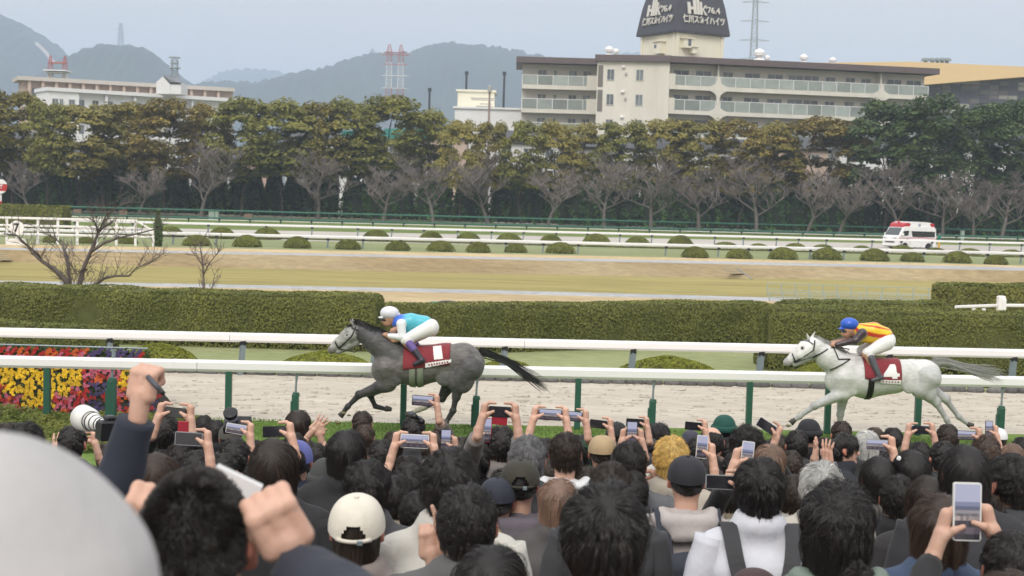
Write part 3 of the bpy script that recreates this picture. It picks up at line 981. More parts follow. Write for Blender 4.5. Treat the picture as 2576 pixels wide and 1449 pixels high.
def mast(px, D, ytop, ybase, w_px, mat, label, arms=(), cat='pylon', taper=.35, n=9):
    k = D / FOC; p = PY(px, ybase, D)
    o = empty('pylon' if cat == 'pylon' else 'mast', (p.x, D, 0), label, cat)
    Z = lambda y: PY(px, y, D).z
    lattice(o, 'tower', (0, 0), w_px * k, w_px * k * taper, Z(ybase), Z(ytop), n, 1.3 * k, mat)
    for (y, hw2) in arms:
        b = MB()
        for s_ in (-1, 1):
            b.beam((0, 0, Z(y)), (s_ * hw2 * k, 0, Z(y + 4)), 1.6 * k, 1.6 * k); b.beam((0, 0, Z(y + 5)), (s_ * hw2 * k, 0, Z(y + 4)), 1.2 * k, 1.2 * k)
        b.build('cross_arm', mat, o)
    return o
mast(1895, 560, -40, 160, 17, M_STEELP, 'grey lattice pylon with cross arms behind the flats, right of the roof tower', ((2, 34), (50, 36), (98, 38), (145, 38)), taper=.5)
mast(303, 2720, 58, 150, 15, M_STEELP, 'pale grey pylon on top of the rounded hill', ((70, 12), (82, 12), (95, 11)))
mast(936, 2880, 122, 175, 12, M_STEELP, 'faint grey pylon on the ridge left of the red pylon', ((126, 10), (140, 9)))
mt = mast(438, 520, 150, 250, 15, M_STEELP, 'grey mast with round platforms beside the gabled stair tower', (), cat='mast', taper=.9)
k_ = 520 / FOC
for (y, w_) in ((146, 15), (160, 11), (172, 15)):
    b = MB(); b.lathe([(w_ * k_, 0), (w_ * k_, 2.5 * k_), (w_ * .6 * k_, 3 * k_)], (0, 0, PY(438, y, 520).z), 14); b.build('platform', M_STEELP, mt)
# red and white frame on the beige flats
p = PY(145, 198, 330); o = empty('aerial_frame', (p.x, 330, 0), 'red and white aerial frame on the roof of the beige flats', 'aerial'); k_ = 330 / FOC
Z = lambda y: PY(145, y, 330).z
for s_ in (-1, 1):
    lattice(o, 'leg', (s_ * 18 * k_, 0), 10 * k_, 10 * k_, Z(203), Z(180), 3, 1.6 * k_, WHITE)
    lattice(o, 'upper_leg', (s_ * 18 * k_, 0), 11 * k_, 3 * k_, Z(174), Z(140), 4, .7 * k_, M_PYRED)
MB().box((0, 0, Z(179)), (58 * k_, 5, 3 * k_)).box((0, 0, Z(184)), (48 * k_, 4, 1.5 * k_)).build('platform', WHITE, o)
MB().box((0, 0, Z(158)), (44 * k_, 2, 2.4 * k_)).build('cross_arm', M_PYRED, o)
for (px, y0, y1, lab) in ((1174, 180, 226, 'dark thin flue behind the white roof block, left one'), (1269, 181, 265, 'dark tall flue right of the white roof block'), (1081, 222, 262, 'short dark flue above the trees left of the white roof block')):
    D = 238.0; a, b_ = PY(px, y1 + 60, D), PY(px, y0, D)
    o = MB().tube([(0, 0, 0), (0, 0, b_.z - a.z)], [.18, .18], 10).lathe([(.3, b_.z - a.z - .5), (.3, b_.z - a.z), (.2, b_.z - a.z + .05)], n=10).build('flue', pmat('flue_paint', (.06, .065, .075), .6), loc=(b_.x, D, a.z), label=lab, cat='flue')
o = empty('utility_pole', (PY(1231, 260, 200).x, 200, 0), 'brown utility pole with cross bars before the white low building', 'utility pole')
zt_ = PY(1231, 222, 200).z
MB().tube([(0, 0, 0), (0, 0, zt_)], [.2, .13], 8).build('pole', pmat('pole_concrete', (.33, .25, .22), .8), o)
for y, w_ in ((248, 3.2), (252, 3.0), (262, 1.6), (268, 2.2)):
    MB().box((-w_ * .3, 0, PY(1231, y, 200).z), (w_, .12, .12)).build('cross_bar', M_GREYW, o)
MB().lathe([(.28, 0), (.28, .8), (.1, .9)], (.0, -.2, PY(1231, 232, 200).z), 10).build('transformer', M_GREYW, o)
# ------------------------------------------------------------------ trees
def leaf_cards(C, N, size, rs, jit=.7, aspect=1.0):
    """one small four-cornered leaf spray per centre C facing roughly along N"""
    n = len(C)
    r = rs.normal(size=(n, 3)); Nn = N + r * jit; Nn /= np.linalg.norm(Nn, axis=1)[:, None] + 1e-9
    a = np.cross(Nn, rs.normal(size=(n, 3))); a /= np.linalg.norm(a, axis=1)[:, None] + 1e-9
    b = np.cross(Nn, a)
    s = (size * rs.uniform(.6, 1.35, n))[:, None]
    V = np.stack([C - a * s - b * s * .25 * aspect, C + b * s * -.8 * aspect, C + a * s + b * s * .2 * aspect, C + b * s * .75 * aspect + Nn * s * .3], 1)
    F = np.arange(4 * n).reshape(n, 4)
    return V.reshape(-1, 3), F

def crown_mesh(name, mat, seed, rx, rz, blobs, per, size, zc, flat_=.75, low=0.15):
    rs = np.random.default_rng(seed)
    C, N = [], []
    for i in range(blobs):
        while True:
            q = rs.uniform(-1, 1, 3)
            if .25 < (q ** 2).sum() < 1 and q[2] > -.75: break
        q = q / np.linalg.norm(q) * (np.linalg.norm(q) ** .5)
        c = np.array([q[0] * rx * .82, q[1] * rx * .82, zc + q[2] * rz * .84])
        r = rs.uniform(.14, .29) * rx
        n = int(per * (r / (.25 * rx)) ** 2)
        u = rs.normal(size=(n, 3)); u /= np.linalg.norm(u, axis=1)[:, None]
        u[:, 2] = np.where(u[:, 2] < -low, -u[:, 2] * rs.uniform(.2, 1, n), u[:, 2])
        rad = r * rs.uniform(.72, 1.08, n)[:, None]
        C.append(c + u * rad * np.array([1, 1, flat_])); N.append(u * .8 + np.array([0, -.25, .8]))
    C, N = np.concatenate(C), np.concatenate(N)
    V, F = leaf_cards(C, N, size, rs, .42)
    return mesh_np(name, V, F, (mat,), False)

def branch_mesh(name, mat, seed, h, spread, levels=2, r0=.22, fork=.35, nb=5):
    rs = random.Random(seed); mb = MB()
    def grow(p, d, L, r, lev):
        pts, rr = [p], [r]; q = p.copy(); dd = d.copy()
        n = 4 if lev < 2 else 3
        for i in range(n):
            dd = (dd + Vector((rs.uniform(-1, 1), rs.uniform(-1, 1), rs.uniform(-.2, .5))) * .16).normalized()
            q = q + dd * (L / n); pts.append(q.copy()); rr.append(r * (1 - .62 * (i + 1) / n))
        mb.tube(pts, rr, 6 if lev == 0 else 4 if lev == 1 else 3, cap=False)
        if lev < levels:
            for k in range(nb if lev == 0 else nb - 1):
                t = rs.uniform(fork, 1); i = min(n - 1, int(t * n)); b = pts[i].lerp(pts[i + 1], t * n - i)
                a = rs.uniform(0, 6.28); o_ = Vector((math.cos(a), math.sin(a), 0))
                nd = (dd * .5 + o_ * rs.uniform(.5, 1.0) * spread + Vector((0, 0, .35))).normalized()
                grow(b, nd, L * rs.uniform(.45, .75), r * .45, lev + 1)
    grow(Vector((0, 0, 0)), Vector((rs.uniform(-.06, .06), 0, 1)), h, r0, 0)
    return mb.mesh(name, (mat,), True)

L_OLIVE = leafmat('olive_leaves', (0.196, 0.177, 0.045), (0.351, 0.298, 0.071), (0.408, 0.327, 0.076), scale=.30, rnd=.10, leaf=.2, trans=.3)
L_GREEN = leafmat('green_leaves', (0.171, 0.177, 0.043), (0.302, 0.290, 0.068), (0.351, 0.319, 0.073), scale=.30, rnd=.10, leaf=.2, trans=.3)
L_GOLD = leafmat('golden_leaves', (0.197, 0.159, 0.045), (0.330, 0.255, 0.067), (0.387, 0.281, 0.071), scale=.3, rnd=.08, leaf=.2, trans=.3)
L_DARK = leafmat('dark_leaves', (0.059, 0.099, 0.034), (0.125, 0.178, 0.054), (0.165, 0.218, 0.063), scale=.32, rnd=.12, leaf=.2, trans=.3)
L_CONIF = leafmat('conifer_leaves', (0.032, 0.076, 0.024), (0.082, 0.163, 0.035), (0.119, 0.210, 0.046), scale=.4, rnd=.2, trans=.1)
EV = {}
for kind, m in (('olive', L_OLIVE), ('green', L_GREEN), ('gold', L_GOLD), ('dark', L_DARK)):
    EV[kind] = [crown_mesh('crown', m, 11 + i + 7 * len(kind), 4.6, 6.2 if kind != 'dark' else 6.5, 95 if kind != 'dark' else 100, 150, .185, 8.5, .8 if kind != 'dark' else 1.05) for i in range(2)]
TRK = [branch_mesh('trunk', BARK, 40 + i, 7.5, .55, 2, .26, .45, 5) for i in range(3)]
D_EV = 186.0
GZ = .4
evg = [(-60, 230, 190, 'olive'), (35, 216, 185, 'olive'), (120, 240, 130, 'green'), (205, 251, 200, 'olive'), (318, 243, 190, 'olive'), (420, 238, 190, 'gold'),
       (520, 250, 150, 'gold'), (612, 232, 200, 'green'), (718, 236, 190, 'green'), (800, 244, 170, 'olive'), (880, 233, 170, 'green'), (985, 226, 210, 'green'), (1075, 262, 150, 'green'),
       (1160, 290, 110, 'olive'), (1240, 291, 100, 'olive'), (1318, 292, 120, 'green'), (1400, 291, 130, 'olive'), (1478, 297, 120, 'olive'), (1570, 290, 150, 'green'),
       (1665, 287, 140, 'olive'), (1765, 285, 180, 'olive'), (1866, 290, 150, 'gold'), (1955, 294, 130, 'olive'), (2070, 284, 250, 'gold'),
       (2240, 252, 210, 'dark'), (2350, 238, 230, 'dark'), (2460, 262, 200, 'dark'), (2570, 250, 200, 'dark'), (2680, 250, 210, 'dark')]
lmk = ['at the far left edge, mostly cut off', 'topmost at the left edge under the steep hill', 'in front of the left end of the white flats', 'below the white flats, left half', 'in front of the middle of the white flats',
       'golden, right below the gabled stair tower', 'golden, at the right end of the white flats', 'standing tall just right of the white flats', 'between the low blue hill and the tall centre tree', 'left of the red pylon, with yellowish leaves',
       'with a rounded top left of the red pylon', 'the tall one right in front of the red pylon', 'sloping down just right of the red pylon', 'small, below the short dark flue', 'small, in front of the plain white roof block', 'small, at the left corner of the cream flats',
       'under the left balconies of the cream flats', 'in front of the plain wall of the cream flats', 'with a peaked top before the cream flats', 'under the left end of the long balconies', 'under the roof tower', 'golden brown, under the middle of the long balconies', 'between the two golden brown trees under the balconies', 'the widest golden brown one, left of the dark green trees',
       'leftmost of the dark green ones at the right end of the flats', 'tallest of the dark green ones, before the patchwork hall', 'dark green, in front of the patchwork glass hall', 'dark green, at the right edge', 'dark green, beyond the right edge']
KN = {'olive': 'olive green', 'green': 'mid green', 'gold': 'golden', 'dark': 'dark'}
rt = random.Random(3)
for i, (px, yt, w, kind) in enumerate(evg):
    D = D_EV + rt.uniform(-5, 6); k = D / FOC
    top = PY(px, yt, D)
    W = w * k
    o = empty('evergreen_tree', (top.x, D, GZ), 'broadleaf evergreen tree, %s' % lmk[i] if any(q in lmk[i] for q in ('golden', 'dark green')) else '%s broadleaf tree %s' % (KN[kind], lmk[i]), 'tree', 'evergreen trees behind the far fence')
    H = top.z - GZ
    sx = W / 9.6; sz = H / 14.9
    me = EV[kind][i % 2]
    put('crown', me, o, rot=(0, 0, rt.uniform(0, 6.28)), sc=(sx * 1.24, sx * 1.15, sz * 1.03))
    put('trunk', TRK[i % 3], o, rot=(0, 0, rt.uniform(0, 6.28)), sc=(.9 * sx, .9 * sx, sz * .86), mat=BARK)

def ORD(n):
    u = 'zeroth first second third fourth fifth sixth seventh eighth ninth tenth eleventh twelfth thirteenth fourteenth fifteenth sixteenth seventeenth eighteenth nineteenth'.split()
    if n < 20: return u[n]
    t, r = divmod(n, 10); w = ('twent', 'thirt', 'fort', 'fift', 'sixt')[t - 2]
    return w + 'ieth' if r == 0 else w + 'y-' + u[r]
# tall conifer screen between fence and street
def cone_mesh(seed):
    rs = np.random.default_rng(seed); n = 1500
    z = rs.uniform(0, 1, n) ** .8; a = rs.uniform(0, 6.28, n)
    r = (.92 - .55 * z ** 2.2) * (1 + .14 * np.sin(5 * a + 6 * z)) * rs.uniform(.82, 1.05, n)
    C = np.stack([r * np.cos(a) * 1.55, r * np.sin(a) * 1.1, z * 6.2], 1); N = np.stack([np.cos(a), np.sin(a), np.full(n, .5)], 1)
    V, F = leaf_cards(C, N, .24, rs)
    return mesh_np('foliage', V, F, (L_CONIF,), False)
CONM = [cone_mesh(s) for s in (1, 2, 3)]
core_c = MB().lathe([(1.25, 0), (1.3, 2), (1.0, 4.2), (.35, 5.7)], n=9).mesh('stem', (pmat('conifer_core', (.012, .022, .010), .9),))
n = 58
for i in range(n):
    px = -60 + i * 47.0 + rt.uniform(-8, 8)
    D = 189 - 12 * .0 + rt.uniform(-.6, .6)
    p = PY(px, 500, D)
    gap = abs(px - 740) < 20 or abs(px - 1600) < 16 or abs(px - 2420) < 18
    o = empty('conifer', (p.x, D, GZ), '%s dark conifer from the left in the tall screen behind the bare trees' % ORD(i + 1), 'conifer', 'conifers of the tall dark screen behind the bare trees')
    s_ = rt.uniform(.82, 1.18) * (.72 if gap else 1)
    put('foliage', CONM[i % 3], o, rot=(0, 0, rt.choice((0, 3.14)) + rt.uniform(-.3, .3)), sc=(1.02, 1, s_))
    put('stem', core_c, o, sc=(1.05, .8, s_))

# bare cherry trees in front of the screen
M_CHERRY = pmat('cherry_bark', (0.156, 0.135, 0.124), .9, var=.35, scale=2, rnd=.18)
M_TWIG = pmat('cherry_twig', (0.211, 0.177, 0.168), .9, var=.25, scale=2, rnd=.15)
def bare_mesh(seed, h=8.6):
    rs = random.Random(seed); lim, tw = MB(), MB()
    def limb(p, d, L, r, lev):
        pts, rr = [p], [r]; q = p.copy(); dd = d.copy(); n = 5
        for i in range(n):
            dd = (dd + Vector((rs.uniform(-1, 1), rs.uniform(-1, 1), rs.uniform(-.45, .55))) * .20).normalized()
            q = q + dd * (L / n); pts.append(q.copy()); rr.append(max(.012, r * (1 - .7 * (i + 1) / n)))
        (lim if lev < 2 else tw).tube(pts, rr, 7 if lev == 0 else 5 if lev == 1 else 3, cap=False)
        if lev < 4:
            k = (7, 6, 6, 5)[lev]
            for j in range(k):
                t = (.32 + .66 * (j + rs.random()) / k) if lev == 0 else rs.uniform(.25, 1)
                i = min(n - 1, int(t * n)); b = pts[i].lerp(pts[i + 1], t * n - i)
                a = rs.uniform(0, 6.28) if lev else 2.4 * j + rs.uniform(-.3, .3)
                o_ = Vector((math.cos(a), math.sin(a) * .9, 0))
                nd = (dd * (.45 if lev else .3) + o_ * rs.uniform(.6, 1.05) + Vector((0, 0, rs.uniform(.1, .75)))).normalized()
                LL = L * rs.uniform(.5, .78) * (1.05 if lev == 0 else .78)
                limb(b, nd, LL, r * (.5 if lev < 2 else .55), lev + 1)
    limb(Vector((0, 0, 0)), Vector((rs.uniform(-.08, .08), 0, 1)), h * .62, .24, 0)
    return lim.mesh('trunk', (M_CHERRY,), True), tw.mesh('twigs', (M_TWIG,), False)
BARE = [bare_mesh(s, h) for s, h in ((2, 8.6), (5, 7.6), (9, 8.9), (14, 8.2), (21, 7.2), (33, 9.2))]
bt = [(72, 560, 400), (350, 560, 395), (505, 565, 362), (800, 562, 372), (965, 566, 380), (1090, 566, 388), (1230, 570, 378), (1378, 570, 388), (1520, 572, 400), (1637, 575, 392),
      (1757, 575, 380), (1903, 580, 392), (2030, 580, 420), (2112, 585, 420), (2262, 586, 412), (2372, 586, 425), (2448, 590, 440), (2520, 590, 430)]
blm = ['leftmost, behind the white numbered sign', 'with two low spreading boughs, left of the slim cypress', 'with the broadest fan crown, right of the slim cypress', 'right of the gap with the pink house', 'below the tall centre trees', 'straight trunk below the red pylon', 'with a forked trunk, below the small olive trees',
       'under the plain white roof block', 'left of the gap in the screen', 'just right of the gap in the screen', 'with many boughs from low on the trunk, under the flats', 'under the roof tower of the flats', 'thin, under the golden brown tree', 'left of the ambulance', 'directly behind the ambulance', 'behind the rear end of the ambulance', 'right of the ambulance', 'at the right edge behind the walking people']
for i, (px, yb, yt) in enumerate(bt):
    D = 176.0; p = PY(px, yb, D); t = PY(px, yt, D)
    o = empty('bare_tree', (p.x, D, .1), 'leafless grey cherry tree ' + blm[i], 'tree', 'bare cherry trees along the far fence')
    H = (t.z - .1) / 8.6
    lm, tm = BARE[i % 6]
    a = rt.uniform(0, 6.28)
    put('trunk', lm, o, rot=(0, 0, a), sc=(H * 1.05, H * 1.05, H)); put('twigs', tm, o, rot=(0, 0, a), sc=(H * 1.05, H * 1.05, H))
# ------------------------------------------------------------------ running rails
def prof_rail(mb, a, b, w, h, m=0):
    """hollow-looking rounded rail section swept from a to b"""
    a, b = Vector(a), Vector(b); d = (b - a).normalized(); s = Vector((d.y, -d.x, 0)); up = Vector((0, 0, 1))
    P = [(-.5, -.28), (-.32, -.5), (.32, -.5), (.5, -.28), (.5, .30), (.30, .5), (-.30, .5), (-.5, .30)]
    V = [a + s * (x * w) + up * (z * h) for x, z in P] + [b + s * (x * w) + up * (z * h) for x, z in P]
    n = len(P)
    F = [(i, (i + 1) % n, n + (i + 1) % n, n + i) for i in range(n)] + [tuple(range(n))[::-1], tuple(range(n, 2 * n))]
    return mb.add(V, F, m)

def rail_segments(parent, a, b, step, z, w, h, mat, ext=8.0, name='rail'):
    a, b = Vector((a.x, a.y, 0)), Vector((b.x, b.y, 0)); d = (b - a).normalized()
    a2, b2 = a - d * ext, b + d * ext; L = (b2 - a2).length; n = max(1, round(L / step))
    for i in range(n):
        p, q = a2 + d * (L * i / n + .004), a2 + d * (L * (i + 1) / n - .004)
        p.z = q.z = z
        prof_rail(MB(), p, q, w, h).build(name, mat, parent)

WRAIL = pmat('white_rail', (.83, .82, .82), .32, var=.05, scale=1.2, stretch=(.3, 1, 1), spec=.5, rnd=.02)
JOINT = pmat('rail_joint', (.42, .42, .42), .5)
near = empty('running_rail', (0, 0, 0), 'thick white running rail on green posts, nearest the horses, along the turf', 'railing')
rail_segments(near, RA, RB, 6.1, 1.0, .15, .195, WRAIL)
for px in (283, 578, 747, 1020, 1203, 1460, 1649, 1893, 2092, 2320, 2530, -60, 120, 2700):
    p = pt_on_line(RA, RB, px)
    if px in (747, 1203, 1649, 2530, 283):
        b = MB(); b.box((0, 0, .26), (.115, .115, .52)); b.tube([(.005, 0, .5), (.012, 0, .56)], [.07, .055], 8)
        q = b.build('post', GREENMET, near, loc=(p.x, p.y, 0))
        MB().tube([(0, 0, .5), (.006, .01, .72), (.02, .02, .92)], [.02, .018, .03], 8).build('bracket', GREYMET, q)
        MB().box((-.055, 0, .20), (.05, .09, .40)).build('socket', GREENMET, q)
        if px == 283: q.scale = (1.25, 1.25, 1.35)
    else:
        MB().box((0, 0, .46), (.105, .105, .92), bev=.012).build('post', GREENMET, near, loc=(p.x, p.y, 0))
for px in (440, 1120, 1870, 2480):
    p = pt_on_line(RA, RB, px)
    prof_rail(MB(), (p.x - .03, p.y, 1.0), (p.x + .03, p.y + .002, 1.0), .156, .201).build('joint_sleeve', WRAIL, near)

second = empty('running_rail', (0, 0, 0), 'white rail on grey posts on the far side of the sandy track', 'railing')
rail_segments(second, SA, SB, 6.1, .82, .15, .20, WRAIL)
for px in (-50, 272, 607, 940, 1266, 1590, 1913, 2236, 2550, 2860):
    p = pt_on_line(SA, SB, px)
    b = MB(); b.beam((0, -.03, 0), (.05, .0, .66), .12, .10); q = b.build('post', GREYMET, second, loc=(p.x, p.y, 0))
    MB().box((.055, .0, .70), (.13, .12, .10)).build('clamp', DARK, q)

def far_rail(a, b, z, th, pxs, label, postm, mat=WRAIL, pw=.11, step=8.0, lean=.0):
    o = empty('running_rail', (0, 0, 0), label, 'railing')
    rail_segments(o, a, b, step, z, .14, th, mat, ext=25)
    d = (b - a).normalized()
    me = MB().beam((0, 0, 0), (lean, 0, z - th * .5), pw, pw).mesh('post', (postm,))
    cl = MB().box((lean, 0, z - th * .5 - .05), (pw * 1.9, pw * 1.6, .14)).mesh('clamp', (DARK,))
    for px in pxs:
        p = pt_on_line(a, b, px)
        q = put('post', me, o, loc=(p.x, p.y, 0)); put('clamp', cl, q)
    return o
FA, FB = PZ(402, 586.5, .75), PZ(2576, 638, .75)
UA, UB = PZ(160, 554.5, .8), PZ(2576, 612, .8)
GA, GB = PZ(235, 541, .75), PZ(2576, 597.5, .75)
HA, HB = PY(0, 515.5, 165.0), PY(2576, 580, 184.0)
far_rail(FA, FB, .75, .21, [402, 432, 540, 766, 820, 908, 1002, 1092, 1180, 1266, 1360, 1448, 1668, 1800, 1875, 1930, 2030, 2115, 2222, 2315, 2400, 2475, 2560], 'white rail with short grey posts behind the front row of dome bushes', GREYMET, lean=.05)
far_rail(UA, UB, .8, .19, [185, 330, 520, 665, 780, 895, 980, 1060, 1145, 1230, 1310, 1392, 1470, 1552, 1632, 1715, 1790, 1862, 1945, 2000, 2070, 2185, 2258, 2335, 2405, 2480, 2560], 'white rail running in front of the ambulance', GREYMET, lean=.04)
gmid = pmat('green_rail_paint', (.045, .16, .115), .5, var=.1)
o = far_rail(GA, GB, .76, .16, [x for x in range(240, 2600, 77)], 'green rail with thin white lower bar along the far turf', GREENMET, gmid)
rail_segments(o, GA, GB, 12, .55, .05, .075, WRAIL, 25, 'lower_rail')
o = empty('fence', (0, 0, 0), 'long green top rail fence at the foot of the bare trees', 'fence')
rail_segments(o, HA, HB, 12, HA.z, .1, .17, gmid, 25)
hz = (HA.z + HB.z) / 2
me = MB().tube([(0, 0, 0), (0, 0, hz)], [.04, .04], 6).mesh('post', (GREENMET,))
for px in range(-40, 2640, 96):
    p = pt_on_line(HA, HB, px); put('post', me, o, loc=(p.x, p.y, 0))

# ------------------------------------------------------------------ clipped bushes, hedges
L_DOME = leafmat('dome_leaves', (.135, .150, .034), (.215, .235, .048), rough=.6, rnd=.06, scale=1.1, trans=.2, leaf=.12)
L_HEDGE = leafmat('hedge_leaves', (.150, .166, .044), (.222, .232, .062), (.29, .28, .08), rough=.6, rnd=.05, scale=.9, trans=.25, leaf=.10)
L_LIME = leafmat('lime_leaves', (0.173, 0.195, 0.027), (0.262, 0.277, 0.039), rough=.6, rnd=.06, scale=1.6, trans=.2)
M_HCORE = pmat('hedge_core', (.105, .115, .036), .95, var=.4, scale=3)

def dome(seed, mat, n, size, lump=.05, name='foliage', r=1.0, h=.8, flatness=2.2):
    rs = np.random.default_rng(seed)
    a = rs.uniform(0, 6.283, n); t = rs.uniform(0, 1, n) ** .62
    rad = t; z = h * np.maximum(1 - t ** flatness, 0) ** .62
    P = np.stack([rad * np.cos(a), rad * np.sin(a), z], 1)
    P *= (1 + lump * vnoise(P, 4.2, seed))[:, None]
    N = np.stack([np.cos(a) * t, np.sin(a) * t, np.full(n, .6)], 1)
    V, F = leaf_cards(P, N, size, rs, .55)
    me = mesh_np(name, V, F, (mat,), False)
    prof = [(.93 * k / 7, h * .93 * max(1 - (k / 7) ** flatness, 0) ** .62) for k in range(8)][::-1]
    return me, MB().lathe(prof, n=14).mesh('bush_core', (M_HCORE,), True)
DOMES = [dome(s, L_DOME, 2600, .045, .05) for s in (1, 2, 3)]
row1 = [(130, 608, 48), (215, 610, 46), (322, 611, 52), (494, 616, 72), (623, 619, 76), (748, 622, 72), (876, 625, 68), (1000, 628, 66), (1108, 630, 74), (1203, 633, 64), (1297, 633, 60), (1409, 635, 76), (1748, 646, 72),
        (1859, 648, 68), (1969, 650, 76), (2080, 651, 80), (2199, 654, 76), (2295, 656, 62), (2408, 659, 74), (2505, 663, 62)]
for i, (px, yb, w) in enumerate(row1):
    yb = yb + 11; p = PZ(px, yb - 9, 0); s_ = w * p.y / FOC / 2
    o = empty('dome_bush', (p.x, p.y, 0), '%s clipped dome bush from the left, front row beside the grey path' % ORD(i + 1), 'bush', 'clipped dome bushes in the front row', rz=rt.uniform(0, 6))
    a, c = DOMES[i % 3]
    sz = s_ * rt.uniform(.88, 1.02)
    put('foliage', a, o, sc=(s_, s_, sz)); put('bush_core', c, o, sc=(s_, s_, sz))
row2 = [(290, 597, 52), (430, 600, 70), (557, 604, 72), (672, 606, 74), (947, 611, 72), (1085, 612, 66), (1178, 614, 66), (1280, 615, 70), (1386, 618, 60), (1500, 620, 74), (1603, 622, 66), (1712, 625, 70), (1825, 627, 64), (1908, 630, 52), (2000, 630, 56), (2070, 632, 56), (2168, 634, 50), (2268, 637, 62), (2352, 640, 56), (2440, 643, 58), (2545, 646, 60)]
for i, (px, yb, w) in enumerate(row2):
    p = PZ(px, yb - 4, 0); s_ = w * p.y / FOC / 2
    o = empty('dome_bush', (p.x, p.y, 0), '%s dome bush from the left, back row along the far sand' % ORD(i + 1), 'bush', 'clipped dome bushes in the back row', rz=rt.uniform(0, 6))
    a, c = DOMES[(i + 1) % 3]
    sz = s_ * rt.uniform(.85, 1.0) * (1 if i < 12 else .66)
    put('foliage', a, o, sc=(s_, s_, sz)); put('bush_core', c, o, sc=(s_, s_, sz))

def hedge(name, A, B, thick, h, label, mat=L_HEDGE, dens=760, size=.028, round_=.22, seed=0, cat='hedge', top=True):
    """clipped hedge from A to B (front foot line), leafy all over, corners rounded"""
    rs = np.random.default_rng(seed)
    A, B = Vector((A.x, A.y, 0)), Vector((B.x, B.y, 0)); L = (B - A).length; u = (B - A).normalized()
    nrm = Vector((u.y, -u.x, 0));  nrm = nrm if nrm.y < 0 else -nrm
    o = empty(name, A, label, cat)
    def spot(n, which):
        if which == 'f': s, z, y = rs.uniform(0, L, n), rs.uniform(0, h, n), np.zeros(n); N = (0, 1, .12)
        elif which == 't': s, z, y = rs.uniform(0, L, n), np.full(n, h), rs.uniform(-thick, 0, n); N = (0, 0, 1)
        elif which == 'l': s, z, y = np.zeros(n), rs.uniform(0, h, n), rs.uniform(-thick, 0, n); N = (-1, 0, .1)
        else: s, z, y = np.full(n, L), rs.uniform(0, h, n), rs.uniform(-thick, 0, n); N = (1, 0, .1)
        return np.stack([s, y, z], 1), np.tile(np.array(N, float), (n, 1))
    C, N = [], []
    for wh, ar in (('f', L * h), ('t', L * thick), ('l', thick * h), ('r', thick * h)):
        a, b = spot(int(dens * ar), wh); C.append(a); N.append(b)
    C, N = np.concatenate(C), np.concatenate(N)
    # round the arrises
    q = np.stack([np.minimum(C[:, 0], L - C[:, 0]), np.minimum(-C[:, 1], C[:, 1] + thick), h - C[:, 2]], 1)
    r = round_; dd = np.clip(r - q, 0, r)
    over = np.sqrt((dd ** 2).sum(1)); push = np.where(over > r, 0, 0) + np.clip((over - r), 0, None)
    dirv = dd / (over[:, None] + 1e-9)
    sg = np.stack([np.where(C[:, 0] < L / 2, 1, -1), np.where(C[:, 1] > -thick / 2, -1, 1), -np.ones(len(C))], 1)
    C = C + sg * dirv * push[:, None]
    C += N * (vnoise(C, 3.1, seed) * .045 + vnoise(C, 9.0, seed + 3) * .02 + rs.normal(size=len(C)) * .006)[:, None]
    V, F = leaf_cards(C, N, size, rs, .42)
    Mx = Matrix(((u.x, nrm.x, 0), (u.y, nrm.y, 0), (0, 0, 1)))
    V = V @ np.array(Mx).T
    put('foliage', mesh_np('foliage', V, F, (mat,), False), o, kind='stuff')
    rz = math.atan2(u.y, u.x); c = u * (L / 2) - nrm * (thick / 2)
    MB().box((c.x, c.y, (h - .035) / 2), (L - .07, thick - .07, h - .035), rz=rz, bev=.20).build('hedge_core', M_HCORE, o)
    return o
hedge('hedge', PZ(-420, 846, 0), PZ(948, 886, 0), 1.9, 1.38, 'long tall clipped hedge on the left, ending behind the leading grey horse', seed=1)
hedge('hedge', PZ(-400, 866, 0), PZ(266, 895, 0), 1.0, .66, 'low hedge in front of the tall left hedge, behind the flower bed', seed=2)
hedge('hedge', PZ(1086, 893, 0), PZ(1960, 866, 0), 1.6, 1.19, 'long clipped hedge at the middle, right of the leading jockey', seed=3)
hedge('hedge', PZ(1926, 932, 0), PZ(2800, 957, 0), 2.0, 1.50, 'tall clipped hedge at the right behind the white horse', seed=4)
hedge('hedge', PZ(1985, 868, 0), PY(2402, 900, 44.5), 1.3, 1.22, 'hedge with rounded right end, behind the tall right hedge', seed=5, round_=.4)
hedge('hedge', PY(2382, 800, 56), PY(2800, 800, 57), 1.6, 1.12, 'farther hedge at the right edge above the white corner rails', seed=6, dens=260, size=.055)
hedge('hedge', PY(955, 800, 41), PY(1100, 800, 41), 1.0, .96, 'short piece of hedge in the gap behind the leading jockey', seed=7)
hedge('hedge', PZ(-200, 575, 0), PZ(160, 584, 0), 3.0, 2.05, 'square dark hedge at the left edge behind the white fence', seed=8, dens=60, size=.11, mat=L_DOME)
hedge('hedge', PZ(-200, 579, 0), PZ(2800, 654, 0), .5, .16, 'very low dark leafy strip along the far sand', seed=9, dens=60, size=.06, mat=L_DOME, cat='edging')  # low leafy strip laid along the dark line before the far sand

